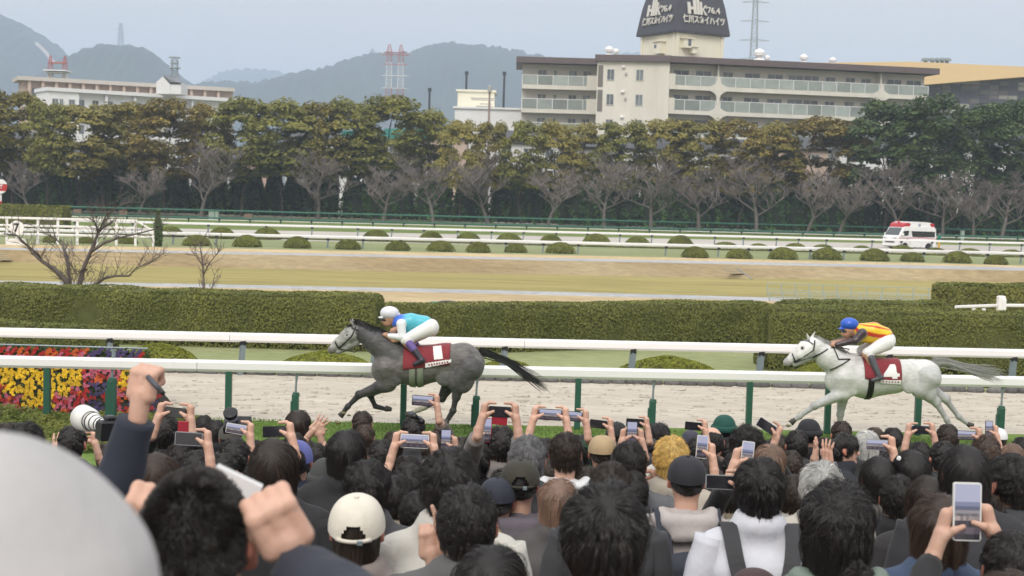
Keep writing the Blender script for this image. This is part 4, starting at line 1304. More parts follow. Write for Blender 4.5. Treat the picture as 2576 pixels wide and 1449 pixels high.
LIMES = [dome(s, L_LIME, 5200, .03, .05, r=1, h=.62, flatness=1.55) for s in (11, 12)]
for i, (px, yt, w, lab) in enumerate(((400, 865, 200, 'lime green mound bush beside the flower bed'), (820, 884, 230, 'lime green mound bush below the head of the grey horse'), (1275, 905, 150, 'lime green mound bush behind the tail of the grey horse'),
                                       (1680, 897, 270, 'lime green mound bush midway between the horses'), (2065, 915, 160, 'lime green mound bush behind the chest of the white horse'), (2470, 950, 260, 'lime green mound bush behind the tail of the white horse'))):
    D = 34.0 if i < 4 else 34.2
    p = PY(px, 900, D); zt_ = PY(px, yt, D).z; s_ = w * D / FOC / 2
    o = empty('mound_bush', (p.x, D, 0), lab, 'bush', 'lime mound bushes beside the sandy track')
    a, c = LIMES[i % 2]; sz = max(.2, zt_) / .62
    put('foliage', a, o, sc=(s_, s_ * .7, sz)); put('bush_core', c, o, sc=(s_, s_ * .7, sz))

# stone edging of the sand track
M_STONE = pmat('edging_stone', (.16, .155, .15), .9, var=.45, scale=6, bump=.8, rnd=.25)
ed = empty('stone_edging', (0, 0, 0), 'row of rough dark stones edging the sandy track', 'edging')
def rock(seed):
    rs = np.random.default_rng(seed); V, F = ico(2)
    V = V * np.array([.5, .42, .42]); V = V * (1 + .16 * vnoise(V, 5, seed))[:, None]
    V[:, 2] = np.clip(V[:, 2], -.3, .3)
    return mesh_np('stone', V, F, (M_STONE,), True)
ROCKS = [rock(s) for s in range(6)]
pts = [v for v in l_kerb if -14 < v.x < 17]
L0, L1 = pts[0], pts[-1]; x = -13.0; k = 0
while x < 14.5:
    w = rt.uniform(.26, .5)
    i = max(j for j in range(len(l_kerb) - 1) if l_kerb[j].x <= x)
    f = (x - l_kerb[i].x) / (l_kerb[i + 1].x - l_kerb[i].x); y = l_kerb[i].y + f * (l_kerb[i + 1].y - l_kerb[i].y)
    put('stone', ROCKS[k % 6], ed, loc=(x + w / 2, y + rt.uniform(-.02, .04), .035), rot=(0, 0, rt.uniform(-.3, .3)), sc=(w * 1.05, .30, rt.uniform(.24, .38)))
    x += w; k += 1

# clods and ruffles left by hooves on the sand
rs = np.random.default_rng(14); n = 1300
V0, F0 = ico(1); xx = rs.uniform(-14, 15, n); tt = rs.uniform(.03, .98, n)
y0_ = RA.y + (xx - RA.x) * rd.y / rd.x + .32; y1_ = np.interp(xx, [v.x for v in l_kerb], [v.y for v in l_kerb])
sz = .014 + .045 * rs.uniform(0, 1, n) ** 3; B = np.stack([sz * rs.uniform(1.2, 3.4, n), sz * rs.uniform(.8, 1.6, n), sz * .55], 1)
V = V0[None] * B[:, None] * (1 + .18 * rs.normal(size=(n, len(V0), 1))) + np.stack([xx, y0_ + (y1_ - y0_) * tt, xx * 0 + .004], 1)[:, None]
put('sand_clods', mesh_np('sand_clods', V.reshape(-1, 3), (F0[None] + (np.arange(n) * len(V0))[:, None, None]).reshape(-1, 3), (M_SAND,), True), kind='stuff', label='loose clods kicked up on the sandy track')
# ------------------------------------------------------------------ turf blades in the visible strip, low plants at the left
def blades(n, x0, x1, y0, y1, h, mat, name, seed, lab, zfun=None, wd=.006):
    rs = np.random.default_rng(seed)
    B = np.stack([rs.uniform(x0, x1, n), rs.uniform(y0, y1, n), np.zeros(n)], 1)
    if zfun is not None: B[:, 2] = zfun(B)
    a = rs.uniform(0, 6.28, n); ln = rs.normal(0, .35, (n, 2)); hh = h * rs.uniform(.5, 1.3, n)
    s = np.stack([np.cos(a), np.sin(a), np.zeros(n)], 1) * wd
    T = B + np.stack([ln[:, 0] * hh, ln[:, 1] * hh, hh], 1)
    V = np.stack([B - s, B + s, T], 1).reshape(-1, 3)
    return put(name, mesh_np(name, V, np.arange(3 * n).reshape(n, 3), (mat,), False), label=lab, cat=None, kind='stuff')
L_GRASS = leafmat('grass_blades', (.085, .15, .025), (.14, .22, .04), rough=.6, rnd=0, scale=.7, trans=.3)
blades(52000, -10.5, 11, 23.0, 26.0, .036, L_GRASS, 'grass', 4, 'fresh green racing turf in front of the sand')

M_PET = {n: pmat('petal_' + n, c, .7, var=.25, scale=30, sheen=.2, rnd=.12) for n, c in (('yellow', (.80, .52, .012)), ('red', (.44, .02, .018)), ('pink', (.56, .13, .20)), ('purple', (.075, .055, .16)), ('orange', (.62, .12, .02)))}
L_BED = leafmat('bed_leaves', (.028, .045, .012), (.07, .10, .025), rough=.6, rnd=0, scale=4, trans=.2)
def flower(seed):
    rs = np.random.default_rng(seed); V, F = [], []
    for c in range(5):
        o_ = rs.normal(0, .026, 3) * np.array([1, .35, .8]); o_[1] -= .02
        for k in range(5):
            a = 6.283 * k / 5 + rs.uniform(0, 1); r = .026 * rs.uniform(.85, 1.2)
            ca, sa = math.cos(a), math.sin(a)
            b = len(V)
            V += [o_ + (0, 0, 0), o_ + (r * math.cos(a - .55), -.010, r * math.sin(a - .55)), o_ + (1.25 * r * ca, -.004, 1.25 * r * sa), o_ + (r * math.cos(a + .55), -.010, r * math.sin(a + .55))]
            F.append((b, b + 1, b + 2, b + 3))
    return mesh_np('flower', V, F, (M_PET['yellow'],), False)
FLW = [flower(s) for s in range(4)]
bed = empty('flower_bed', (0, 0, 0), 'sloping bed of yellow, red, pink and purple pansies at the left', 'flower bed')
fy0, fy1, fz1 = 26.15, 27.35, 1.02
rf = random.Random(12); cnt = 0; spare = {}
def bed_pt(px, t):
    """t runs up the slope"""
    y = fy0 + (fy1 - fy0) * t; d = ray(px, 950.0)
    return Vector((d.x / d.y * y, y, fz1 * t))
bx0, bx1 = bed_pt(-120, .5).x, bed_pt(402, .5).x
ys = lambda px, t: 1062 + px * .012 - (1062 - 880) * t
for row in range(15):
    t = (row + .35) / 15.0
    px = -110.0
    while px < 400 - 90 * max(0, t - .25):
        px += rf.uniform(14, 19)
        if px > 398 - (110 * (t - .55) if t > .55 else 0): continue
        y_ = ys(px, t); q = px + rf.uniform(-9, 9)
        yel = 921 < y_ and not (82 < q < 118 and y_ < 945) and ((q < 212 and y_ < 988) or (20 < q < 172 and y_ < 1020) or (60 < q < 142 and y_ < 1052)) or (303 < q < 330 and 940 < y_ < 992)
        if yel: c = 'yellow'
        elif (q > 225 and (y_ > 985 or t > .9) and q < 290) or q > 345 or (q > 330 and y_ > 1000): c = 'purple' if rf.random() < .8 else 'red'
        elif y_ < 905: c = rf.choice(('red', 'red', 'pink', 'orange')) if q < 225 else 'purple'
        else: c = rf.choice(('pink', 'pink', 'red', 'red', 'orange'))
        if rf.random() < .07: continue
        p = bed_pt(px, t) + Vector((rf.uniform(-.02, .02), -.06, rf.uniform(-.02, .03)))
        if cnt < 300 and px > -40:
            put('flower', FLW[cnt % 4], bed, loc=p, rot=(rf.uniform(-.5, .1), rf.uniform(-.5, .5), rf.uniform(-.4, .4)), sc=(rf.uniform(.95, 1.3),) * 3, mat=M_PET[c]); cnt += 1
        else: spare.setdefault(c, []).append((p, rf.uniform(.9, 1.3)))
allV, allF, allM = [], [], []
fv = np.zeros(len(FLW[0].vertices) * 3, dtype=np.float32); FLW[0].vertices.foreach_get('co', fv); fv = fv.reshape(-1, 3)
ff = np.arange(len(fv)).reshape(-1, 4)
for ci, c in enumerate(spare):
    for (p, s_) in spare[c]:
        allF.append(ff + len(allV) * len(fv)); allV.append(fv * s_ + np.array(p)); allM += [ci] * len(ff)
if allV: put('flowers', mesh_np('flowers', np.concatenate(allV), np.concatenate(allF), [M_PET[c] for c in spare], False, allM), bed, kind='stuff')
rs = np.random.default_rng(3); n = 7000
tt = rs.uniform(0, 1, n); xx = rs.uniform(bx0, bx1 - np.clip(tt - .5, 0, 1) * .7, n)
C = np.stack([xx, fy0 + (fy1 - fy0) * tt, fz1 * tt + rs.uniform(-.05, .02, n)], 1)
V, F = leaf_cards(C, np.tile(np.array([0, -.7, .7]), (n, 1)), .032, rs, .8)
put('leaves', mesh_np('leaves', V, F, (L_BED,), False), bed, kind='stuff')
xl, xr0, xr1 = bx0 - .1, bx1 - .02, bx1 - .72
MB().add([(xl, fy0 - .02, 0), (xr0, fy0 - .02, 0), (xr1, fy1, fz1 - .05), (xl, fy1, fz1 - .05), (xl, fy1 + .4, 0), (xr0, fy1 + .4, 0)], [(0, 1, 2, 3), (3, 2, 5, 4), (1, 5, 2), (0, 3, 4), (0, 4, 5, 1)]).build('soil', pmat('soil', (.035, .028, .02), .95, var=.4, scale=8), bed)
tr = MB()
for px in (113, 190): tr.beam(bed_pt(px, 0) + Vector((0, -.03, .0)), bed_pt(px, 1) + Vector((0, -.03, 0)), .02, .02)
tr.build('trellis_wire', DARK, bed)
MB().tube([(bx0 - .1, fy1 + .1, fz1 + .02), (bx1 - .4, fy1 + .1, fz1 + .02)], [.018, .018], 6).build('top_bar', GREYMET, bed)
# leafy ground cover before the bed
rs = np.random.default_rng(8); n = 16000
xx = rs.uniform(-9.6, -5.4, n); yy = rs.uniform(22.2, 25.9, n)
C = np.stack([xx, yy, .02 + .16 * np.abs(vnoise(np.stack([xx, yy, xx * 0], 1), 3.3, 2)) * rs.uniform(.2, 1, n)], 1)
V, F = leaf_cards(C, np.tile(np.array([0, -.3, 1.0]), (n, 1)), .035, rs, .7)
put('ground_cover', mesh_np('ground_cover', V, F, (leafmat('cover_leaves', (.09, .12, .02), (.20, .21, .05), rough=.6, rnd=0, scale=1.5),), False), kind='stuff', label='yellowish green leafy ground cover in front of the flower bed')

# ------------------------------------------------------------------ infield trees, signs and small things
M_SBARK = pmat('sapling_bark', (.15, .122, .112), .9, var=.4, scale=6, rnd=.1)
def px_tree(name, D, limbs, base, label, mat, twig_n=6, seed=1, twig_l=.5):
    """tree whose limbs follow photo polylines (px, py, radius in px), each pushed a little fore or aft"""
    rs = random.Random(seed); k = D / FOC; b0 = PY(base[0], base[1], D)
    o = empty(name, (b0.x, D, b0.z), label, 'tree')
    lim, tw = MB(), MB()
    for li, pl in enumerate(limbs):
        off = rs.uniform(-.5, .5); pts, rr = [], []
        for i, (x, y, r) in enumerate(pl):
            p = PY(x, y, D + off * i / max(1, len(pl) - 1) * 2.2) - b0 - Vector((0, D - b0.y, 0)) * 0
            p = Vector((p.x, PY(x, y, D + off * i / max(1, len(pl) - 1) * 2.2).y - D, p.z)); pts.append(p); rr.append(r * k * .78)
        lim.tube(pts, rr, 7, cap=True)
        for i in range(1, len(pts)):
            for j in range(twig_n):
                t = rs.random(); p = pts[i - 1].lerp(pts[i], t); dd = (pts[i] - pts[i - 1]).normalized()
                q = p; d2 = (dd * .6 + Vector((rs.uniform(-1, 1), rs.uniform(-1, 1), rs.uniform(-.2, 1)))).normalized(); P_ = [q]
                L = twig_l * rs.uniform(.5, 1.5)
                for s in range(4):
                    d2 = (d2 + Vector((rs.uniform(-1, 1), rs.uniform(-1, 1), rs.uniform(-.4, .6))) * .35).normalized(); q = q + d2 * L / 4; P_.append(q)
                tw.tube(P_, [.012, .009, .007, .006, .004], 3, cap=False)
                for s in range(2):
                    e0 = P_[rs.randint(1, 3)]; d3 = (d2 + Vector((rs.uniform(-1, 1), rs.uniform(-1, 1), rs.uniform(-.5, .8)))).normalized()
                    tw.tube([e0, e0 + d3 * L * .3, e0 + d3 * L * .5 + Vector((0, 0, .03))], [.009, .007, .004], 3, cap=False)
    lim.build('trunk', mat, o, True); tw.build('twigs', mat, o, False)
    return o
px_tree('bare_tree', 47.0, [
    [(190, 760, 11), (176, 732, 10), (165, 706, 9), (140, 680, 8), (105, 657, 5.5), (78, 635, 3)],
    [(105, 657, 6), (95, 640, 5), (60, 610, 4), (42, 592, 2.5), (10, 588, 1.5)],
    [(176, 740, 8), (175, 710, 6.5), (172, 672, 6), (165, 638, 6), (157, 617, 3), (140, 600, 2.5), (125, 595, 2)],
    [(180, 750, 10), (196, 730, 9), (204, 700, 8), (212, 670, 7), (225, 640, 6), (238, 610, 5), (246, 586, 4.5), (262, 570, 3.6), (285, 556, 2.6)],
    [(228, 634, 5), (262, 612, 4), (300, 598, 3.4), (345, 588, 2.6), (400, 574, 1.8), (412, 566, 1)],
    [(246, 586, 3), (240, 560, 2.2), (222, 548, 1.6)], [(250, 580, 2.6), (265, 545, 2), (285, 525, 1.4), (316, 512, .9)],
    [(200, 745, 8), (232, 722, 6), (262, 700, 5), (290, 694, 4), (326, 694, 3)], [(326, 692, 2), (340, 676, 1.6), (370, 662, 1.2), (392, 652, .8)],
    [(212, 672, 3), (195, 690, 2.4), (176, 664, 2)]], (190, 775), 'large bare tree with dark spreading limbs behind the left hedge', M_SBARK, 5, 3, .75)
px_tree('bare_tree', 49.0, [
    [(516, 765, 4.5), (514, 730, 4), (512, 695, 3.4), (510, 660, 3), (505, 630, 2), (500, 612, 1.2)],
    [(512, 690, 2.2), (528, 660, 1.8), (545, 640, 1.2), (556, 618, .8)], [(511, 670, 1.8), (498, 650, 1.3), (486, 636, .8)], [(524, 760, 2.4), (534, 720, 1.6), (540, 690, 1)]],
    (516, 775), 'thin bare sapling behind the left hedge, right of the large bare tree', M_SBARK, 4, 6, .5)
# slim cypress
p = PZ(397, 620, 0); o = empty('cypress', (p.x, p.y, 0), 'slim dark cypress at the end of the white fence', 'tree')
k_ = p.y / FOC; rs = np.random.default_rng(4); n = 900; t = rs.uniform(0, 1, n); a = rs.uniform(0, 6.28, n); r = 11 * k_ * (.35 + .65 * np.sin(np.clip(t * 1.15 + .12, 0, 1) * 3.14) ** .6) * rs.uniform(.6, 1.1, n)
C = np.stack([r * np.cos(a), r * np.sin(a), t * 92 * k_], 1); V, F = leaf_cards(C, np.stack([np.cos(a), np.sin(a), a * 0 + .6], 1), .09, rs)
put('foliage', mesh_np('foliage', V, F, (L_DARK,), False), o); MB().tube([(0, 0, 0), (0, 0, 85 * k_)], [.09, .03], 6).build('trunk', BARK, o)

# three-barred white fence at the left
A, B = PZ(-80, 611, 0), PZ(342, 619, 0)
o = empty('fence', (0, 0, 0), 'white three-barred fence at the left below the dark square hedge', 'fence')
k_ = A.y / FOC
u = (B - A).normalized()
for z in (1.66, 1.18, .62): prof_rail(MB(), A + Vector((0, 0, z)), B + Vector((0, 0, z)), .08, .14).build('bar', WRAIL, o)
for px in (-60, 15, 93, 143, 192, 241, 290, 338):
    q = pt_on_line(A, B, px); MB().box((0, .07, .86), (.15, .10, 1.72)).build('post', WRAIL, o, loc=(q.x, q.y, 0))
C_ = PZ(386, 620, 0)
for z0, z1 in ((1.66, 1.0), (.62, .62)): prof_rail(MB(), B + Vector((0, 0, z0)), C_ + Vector((0, 0, z1)), .08, .13).build('bar', WRAIL, o)
MB().box((0, 0, .5), (.14, .1, 1.0)).build('post', WRAIL, o, loc=(C_.x, C_.y, 0))

def disc(mb, c, r, t, n=28, m=0):
    mb.prism([(c[0] + r * math.cos(6.2832 * k / n), c[2] + r * math.sin(6.2832 * k / n)) for k in range(n)], c[1] - t / 2, c[1] + t / 2, m); return mb
# furlong marker with 7
p = PZ(46, 616, 0); k_ = p.y / FOC
o = empty('distance_marker', (p.x, p.y - .3, 0), 'round white board with the number 7 on a white foot', 'sign')
zc = PY(46, 573, p.y - .3).z
disc(MB(), (0, 0, zc), 18 * k_, .08).build('board', WHITE, o)
put('numeral', fit_text(text_mesh('7', 1.0, .01, .035), 13 * k_, 23 * k_), o, (0, -.055, zc), (R(90), 0, 0), mat=DARK)
MB().box((0, 0, (zc - 16 * k_) / 2 + .1), (.14, .1, zc - 16 * k_)).prism([(-26 * k_, 0), (26 * k_, 0), (17 * k_, 16 * k_), (-17 * k_, 16 * k_)], -.15, .15).build('foot', WHITE, o)
# red and white furlong pole with 16
D = 124.0; p = PY(-1, 560, D); k_ = D / FOC
o = empty('furlong_pole', (p.x, D, 0), 'red and white banded furlong pole with round 16 board at the left edge', 'sign')
zc = PY(-1, 469, D).z; PR = pmat('pole_red', (.50, .03, .03), .5, var=.08)
for i in range(8):
    z0, z1 = max(0, zc - 20 * k_ - (i + 1) * 17 * k_), zc - 20 * k_ - i * 17 * k_
    if z1 > 0: MB().tube([(0, 0, z0), (0, 0, z1)], [5 * k_, 5 * k_], 12).build('pole_band', (WHITE, PR)[i % 2], o)
b = MB()
disc(b, (0, 0, zc), 18 * k_, .16).build('board', PR, o)
q = [(18.3 * k_ * math.cos(a), zc + 18.3 * k_ * math.sin(a)) for a in [R(20 + 140 * i / 14) for i in range(15)]]
MB().prism(q, -.095, .085).build('board_band', WHITE, o); q = [(x, 2 * zc - z) for x, z in q][::-1]
q = [(18.3 * k_ * math.cos(a), zc + 18.3 * k_ * math.sin(a)) for a in [R(218 + 104 * i / 14) for i in range(15)]]
MB().prism(q, -.095, .085).build('board_band', WHITE, o)
put('numeral', fit_text(text_mesh('16', 1.0, .01, .04), 22 * k_, 13 * k_), o, (0, -.10, zc - 1 * k_), (R(90), 0, 0), mat=WHITE)

# steps on the bank
M_STEP = pmat('step_edge', (.42, .36, .25), .9, var=.2, scale=3)
def steps(px0, px1, n, lab, tops):
    o = empty('bank_steps', (0, 0, 0), lab, 'steps')
    for i in range(n):
        t = (i + .5) / n; y = 690 - 3 - (690 - 656) * t
        x0, x1 = px0[0] + (px0[1] - px0[0]) * t, px1[0] + (px1[1] - px1[0]) * t
        y = tops[0] + (tops[1] - tops[0]) * t
        z = -.7 + .7 * t + .05
        a, c = PZ(x0, y, z), PZ(x1, y, z)
        MB().beam(a, c, .30, .05).build('step', M_STEP, o)
steps((1848, 1812), (1880, 1850), 5, 'short flight of pale steps down the brown bank', (694, 672))
steps((-12, -30), (32, 12), 4, 'pale steps at the left end of the bank', (656, 636))
MB().beam(PZ(1850, 672, .02), PZ(1892, 702, -.64), .12, .06).build('step_kerb', CONC, label='thin dark kerb beside the short flight of steps', cat='kerb')

# green box with dark cover behind the hedge gap
p = PY(1118, 770, 43); o = empty('equipment_box', (p.x, 43, 0), 'green box with dark bundle on top behind the hedge gap', 'box')
zt_ = PY(1118, 760, 43).z
MB().box((-.32, 0, (zt_) / 2), (.22, .4, zt_), bev=.02).build('box_body', pmat('box_green', (.03, .16, .07), .5), o)
V, F = ico(2); V = V * np.array([.38, .22, .10]); V = V * (1 + .12 * vnoise(V, 9, 3))[:, None]
put('cover', mesh_np('cover', V, F, (DARK,), True), o, (.13, 0, zt_ - .04)); MB().box((.13, 0, (zt_ - .1) / 2), (.5, .3, zt_ - .1)).build('box_body', GREENMET, o)

# pale wire fences in the infield on the right
def wire_fence(pl, z0, h, lab, n):
    o = empty('wire_fence', (0, 0, 0), lab, 'fence'); P = [PZ(x, y, z0) for x, y in pl]
    fm = pmat('pale_mesh_paint', (.34, .40, .37), .6, var=.1)
    for i in range(len(P) - 1):
        for z in (h, h * .5, .1): MB().beam(P[i] + Vector((0, 0, z)), P[i + 1] + Vector((0, 0, z)), .035, .035).build('wire_bar', fm, o)
        for j in range(n + (i == len(P) - 2)):
            q = P[i].lerp(P[i + 1], j / n); MB().tube([(0, 0, 0), (0, 0, h)], [.03, .03], 6).build('post', fm, o, loc=q)
wire_fence([(1930, 742), (2140, 750), (2375, 757)], -.7, .62, 'low pale wire fence in the infield at right, back one', 6)
wire_fence([(1935, 757), (2110, 762), (2370, 768)], -.7, .45, 'low pale wire fence in the infield at right, front one', 5)

# white corner rails at the right
o = empty('running_rail', (0, 0, 0), 'white rail with stout post above the right hedge', 'railing')
A, B = PY(2404, 772, 46), PY(2520, 768, 47.5); C_ = PY(2700, 770, 48)
prof_rail(MB(), A, B, .08, .09).build('rail', WRAIL, o); prof_rail(MB(), Vector((B.x, B.y, B.z)), C_, .08, .10).build('rail', WRAIL, o)
q = PY(2512, 790, 46.5); C2 = PY(2700, 788, 47)
prof_rail(MB(), q, C2, .08, .10).build('rail', WRAIL, o)
q = PY(2519, 744, 47.2); MB().box((0, 0, q.z / 2), (.22, .22, q.z), bev=.03).build('post', WRAIL, o, loc=(q.x, q.y, 0))
q = PY(2526, 751, 47.1); MB().box((0, 0, q.z / 2), (.12, .12, q.z), bev=.02).build('post', WRAIL, o, loc=(q.x, q.y, 0))
for px in (2450, 2475): q = PY(px, 776, 46.4); MB().box((0, 0, q.z / 2), (.1, .1, q.z)).build('post', WRAIL, o, loc=(q.x, q.y, 0))

# small boards by the far fence
for px, y0, y1, w, lab in ((538, 532, 546, 24, 'pale green cabinet by the far fence'), (2420, 582, 604, 8, 'slim grey post box by the far fence at right')):
    D = 172.0; a, b_ = PY(px, y1, D), PY(px, y0, D); k_ = D / FOC
    MB().box((0, 0, b_.z / 2), (w * k_, .5, b_.z), bev=.05).box((0, 0, b_.z + .05), (w * k_ * 1.1, .6, .08)).build('cabinet', pmat('pale_green_paint', (.30, .38, .33), .6, var=.1), loc=(a.x, D, 0), label=lab, cat='cabinet')
for px in (195, 310, 625):
    D = 173.0; p = PY(px, 545, D); k_ = D / FOC
    MB().box((0, 0, .5), (.9, .12, .5)).box((-.35, 0, .25), (.08, .08, .5)).box((.35, 0, .25), (.08, .08, .5)).build('tree_stake', pmat('stake_wood', (.22, .15, .11), .9, var=.2), loc=(p.x, D, .1), label='brown wooden stake frame by the far fence, ' + {195: 'behind the white three-barred fence', 310: 'left of the slim cypress', 625: 'right of the pale green cabinet'}[px], cat='stake')
MB().box((0, 0, .12), (.35, .03, .14)).tube([(0, 0, 0), (0, 0, .1)], [.01, .01], 5).build('marker_flag', pmat('marker_orange', (.55, .13, .07), .6), loc=PZ(1062, 893, 0), label='small orange marker on the lawn by the chest of the grey horse', cat='marker')
# ------------------------------------------------------------------ ambulance on the far sand
AD = 139.2
ak = AD / FOC / 4
a0 = PY(2880 * .6708 + 1475 / 4, 362 + 1062 / 4, AD)
amb = empty('ambulance', (a0.x - .5, AD, 0), 'white high-roofed ambulance van with red roof lights and red stripe', 'ambulance', rz=R(33))
AX = lambda zx: (zx - 1475) * .0107
AZ = lambda zy: (1058 - zy) * ak
M_AMB = pmat('ambulance_white', (.80, .80, .79), .25, var=.03, coat=.5)
M_ARED = pmat('lamp_red', (.42, .012, .02), .15, spec=.7)
M_AGL = pmat('tinted_glass', (.012, .014, .02), .06, spec=.8)
M_ASTR = pmat('stripe_red', (.50, .05, .06), .4)
def slab(prof, ys, mats, name, parent, ins=.05, m=0):
    """side outline extruded across the width, drawn in at the outer faces so that the arrises are rounded"""
    cx = sum(p[0] for p in prof) / len(prof); cz = sum(p[1] for p in prof) / len(prof); n = len(prof); V, F = [], []
    for (y, s) in ys:
        for (x, z) in prof: V.append((cx + (x - cx) * s, y, cz + (z - cz) * s))
    for k in range(len(ys) - 1):
        for i in range(n):
            j = (i + 1) % n; F.append((k * n + i, (k + 1) * n + i, (k + 1) * n + j, k * n + j))
    F.append(tuple(range(n))); F.append(tuple((len(ys) - 1) * n + i for i in range(n))[::-1])
    return put(name, mesh_np(name, V, F, mats, False), parent)
Q = lambda L: [(AX(x), AZ(y)) for x, y in L]
W_ = .93
lowp = Q([(1226, 1020), (1224, 985), (1226, 950), (1236, 932), (1250, 924), (1298, 850), (1316, 838), (1690, 840), (1712, 860), (1722, 960), (1724, 1030), (1716, 1046), (1672, 1046), (1664, 1020), (1640, 1003), (1612, 1003), (1588, 1020), (1580, 1046), (1368, 1046), (1360, 1018), (1336, 1000), (1306, 1000), (1282, 1018), (1274, 1046), (1244, 1042), (1228, 1036)])
slab(lowp, [(-W_, .985), (-W_ + .05, 1), (W_ - .05, 1), (W_, .985)], (M_AMB,), 'van_body', amb)
roofp = Q([(1300, 848), (1314, 818), (1350, 794), (1410, 789), (1600, 793), (1664, 800), (1700, 826), (1704, 842)])
slab(roofp, [(-.80, .95), (-.72, 1), (.72, 1), (.80, .95)], (M_AMB,), 'high_roof', amb)
slab(Q([(1298, 845), (1310, 816), (1334, 799), (1386, 806), (1396, 816), (1366, 847)]), [(-.86, .94), (-.80, 1), (.80, 1), (.86, .94)], (M_ARED,), 'front_roof_lamp', amb)
slab(Q([(1640, 808), (1690, 806), (1704, 836), (1704, 844), (1660, 844)]), [(-.84, .94), (-.78, 1), (.78, 1), (.84, .94)], (M_ARED,), 'rear_roof_lamp', amb)
MB().lathe([(.10, 0), (.10, .12), (.05, .2)], (AX(1325), 0, AZ(800) + .0), 12).build('beacon', M_ARED, amb)
for s_ in (-1, 1):
    y = s_ * (W_ + .004); yy = (y - .012, y + .012)
    MB().prism(Q([(1268, 934), (1302, 884), (1366, 880), (1358, 930)]), *yy).build('side_window', M_AGL, amb)
    MB().prism(Q([(1396, 884), (1696, 888), (1698, 944), (1412, 942)]), *yy).build('side_window', M_AGL, amb)
    MB().prism(Q([(1240, 952), (1560, 946), (1718, 960), (1718, 965), (1560, 953), (1242, 957)]), *yy).build('red_stripe', M_ASTR, amb)
    for x in (1320, 1626):
        w = MB(); Mx = Matrix.Rotation(R(90), 3, 'X')
        w.lathe([(.28, -.10), (.34, -.10), (.36, -.06), (.36, .06), (.34, .10), (.28, .10)], (0, 0, 0), 20, M=Mx)
        wo = w.build('wheel', BLACK, amb, True, loc=(AX(x), s_ * (W_ - .12), .36))
        MB().lathe([(.05, -.08), (.20, -.085), (.25, -.105), (.25, .105), (.2, .085), (.05, .08)], (0, 0, 0), 16, M=Mx).build('rim', pmat('rim_steel', (.35, .35, .36), .4, metal=.5), wo, True)
    for x in (1376, 1388): MB().box((AX(x), y, AZ(960)), (.012, .012, 1.3)).build('door_seam', GREYMET, amb)
    MB().box((AX(1350), y + s_ * .01, AZ(962)), (.18, .03, .05)).build('door_handle', DARK, amb)
    MB().box((AX(1276), s_ * (W_ + .13), AZ(918)), (.12, .22, .24), bev=.03).build('mirror', M_AMB, amb)
    MB().box((AX(1232), s_ * .62, AZ(952)), (.25, .36, .16), bev=.05).build('headlight', pmat('headlight_glass', (.5, .52, .55), .1, spec=.8), amb)
em = MB(); disc(em, (AX(1508), -.815, AZ(826)), .17, .02, 18); em.build('emblem', pmat('emblem_grey', (.30, .33, .42), .5), amb)
ws = MB(); V = [(AX(1243), -.82, AZ(925)), (AX(1243), .82, AZ(925)), (AX(1290), .76, AZ(853)), (AX(1290), -.76, AZ(853))]
V += [(x + .03, y, z - .02) for x, y, z in V]
ws.add(V, [(0, 1, 2, 3), (7, 6, 5, 4), (0, 4, 5, 1), (1, 5, 6, 2), (2, 6, 7, 3), (3, 7, 4, 0)]).build('windscreen', pmat('screen_glass', (.05, .065, .07), .08, spec=.8), amb)
MB().box((AX(1223), 0, AZ(990)), (.06, 1.1, .20), bev=.02).build('grille', DARK, amb)
MB().box((AX(1222), 0, AZ(1024)), (.10, 1.8, .2), bev=.04).build('bumper', M_AMB, amb)
# ------------------------------------------------------------------ race horses and jockeys
def coatmat(name, dapple=.0, tint=(1, 1, 1), rough=.55):
    m, nt, b = new_mat(name)
    N, L = nt.nodes, nt.links
    va = N.new('ShaderNodeVertexColor'); va.layer_name = 'Col'
    tc = N.new('ShaderNodeTexCoord')
    vo = N.new('ShaderNodeTexVoronoi'); vo.inputs['Scale'].default_value = 21; vo.feature = 'SMOOTH_F1'
    nz = N.new('ShaderNodeTexNoise'); nz.inputs['Scale'].default_value = 9; nz.inputs['Detail'].default_value = 6
    mp = N.new('ShaderNodeMapping'); mp.inputs['Scale'].default_value = (.55, 1, 1.5)
    L.new(tc.outputs['Object'], mp.inputs[0]); L.new(mp.outputs[0], vo.inputs['Vector']); L.new(mp.outputs[0], nz.inputs['Vector'])
    ad = N.new('ShaderNodeMath'); ad.operation = 'MULTIPLY_ADD'; ad.inputs[1].default_value = -1.1; L.new(vo.outputs['Distance'], ad.inputs[0]); L.new(nz.outputs['Fac'], ad.inputs[2])
    mr = N.new('ShaderNodeMapRange'); mr.inputs[1].default_value = -.35; mr.inputs[2].default_value = .45; mr.inputs[3].default_value = 1 - dapple; mr.inputs[4].default_value = 1 + dapple
    L.new(ad.outputs[0], mr.inputs[0])
    hs = N.new('ShaderNodeHueSaturation'); L.new(va.outputs[0], hs.inputs['Color']); L.new(mr.outputs[0], hs.inputs['Value'])
    L.new(hs.outputs[0], b.inputs['Base Color'])
    b.inputs['Roughness'].default_value = rough; b.inputs['Specular IOR Level'].default_value = .35; b.inputs['Sheen Weight'].default_value = .15
    n2 = N.new('ShaderNodeTexNoise'); n2.inputs['Scale'].default_value = 60; bp = N.new('ShaderNodeBump'); bp.inputs['Strength'].default_value = .15; bp.inputs['Distance'].default_value = .01
    L.new(n2.outputs['Fac'], bp.inputs['Height']); L.new(bp.outputs[0], b.inputs['Normal'])
    return m
HD = 24.6; HK = HD / FOC / 4          # metres per quarter photo pixel at the horses

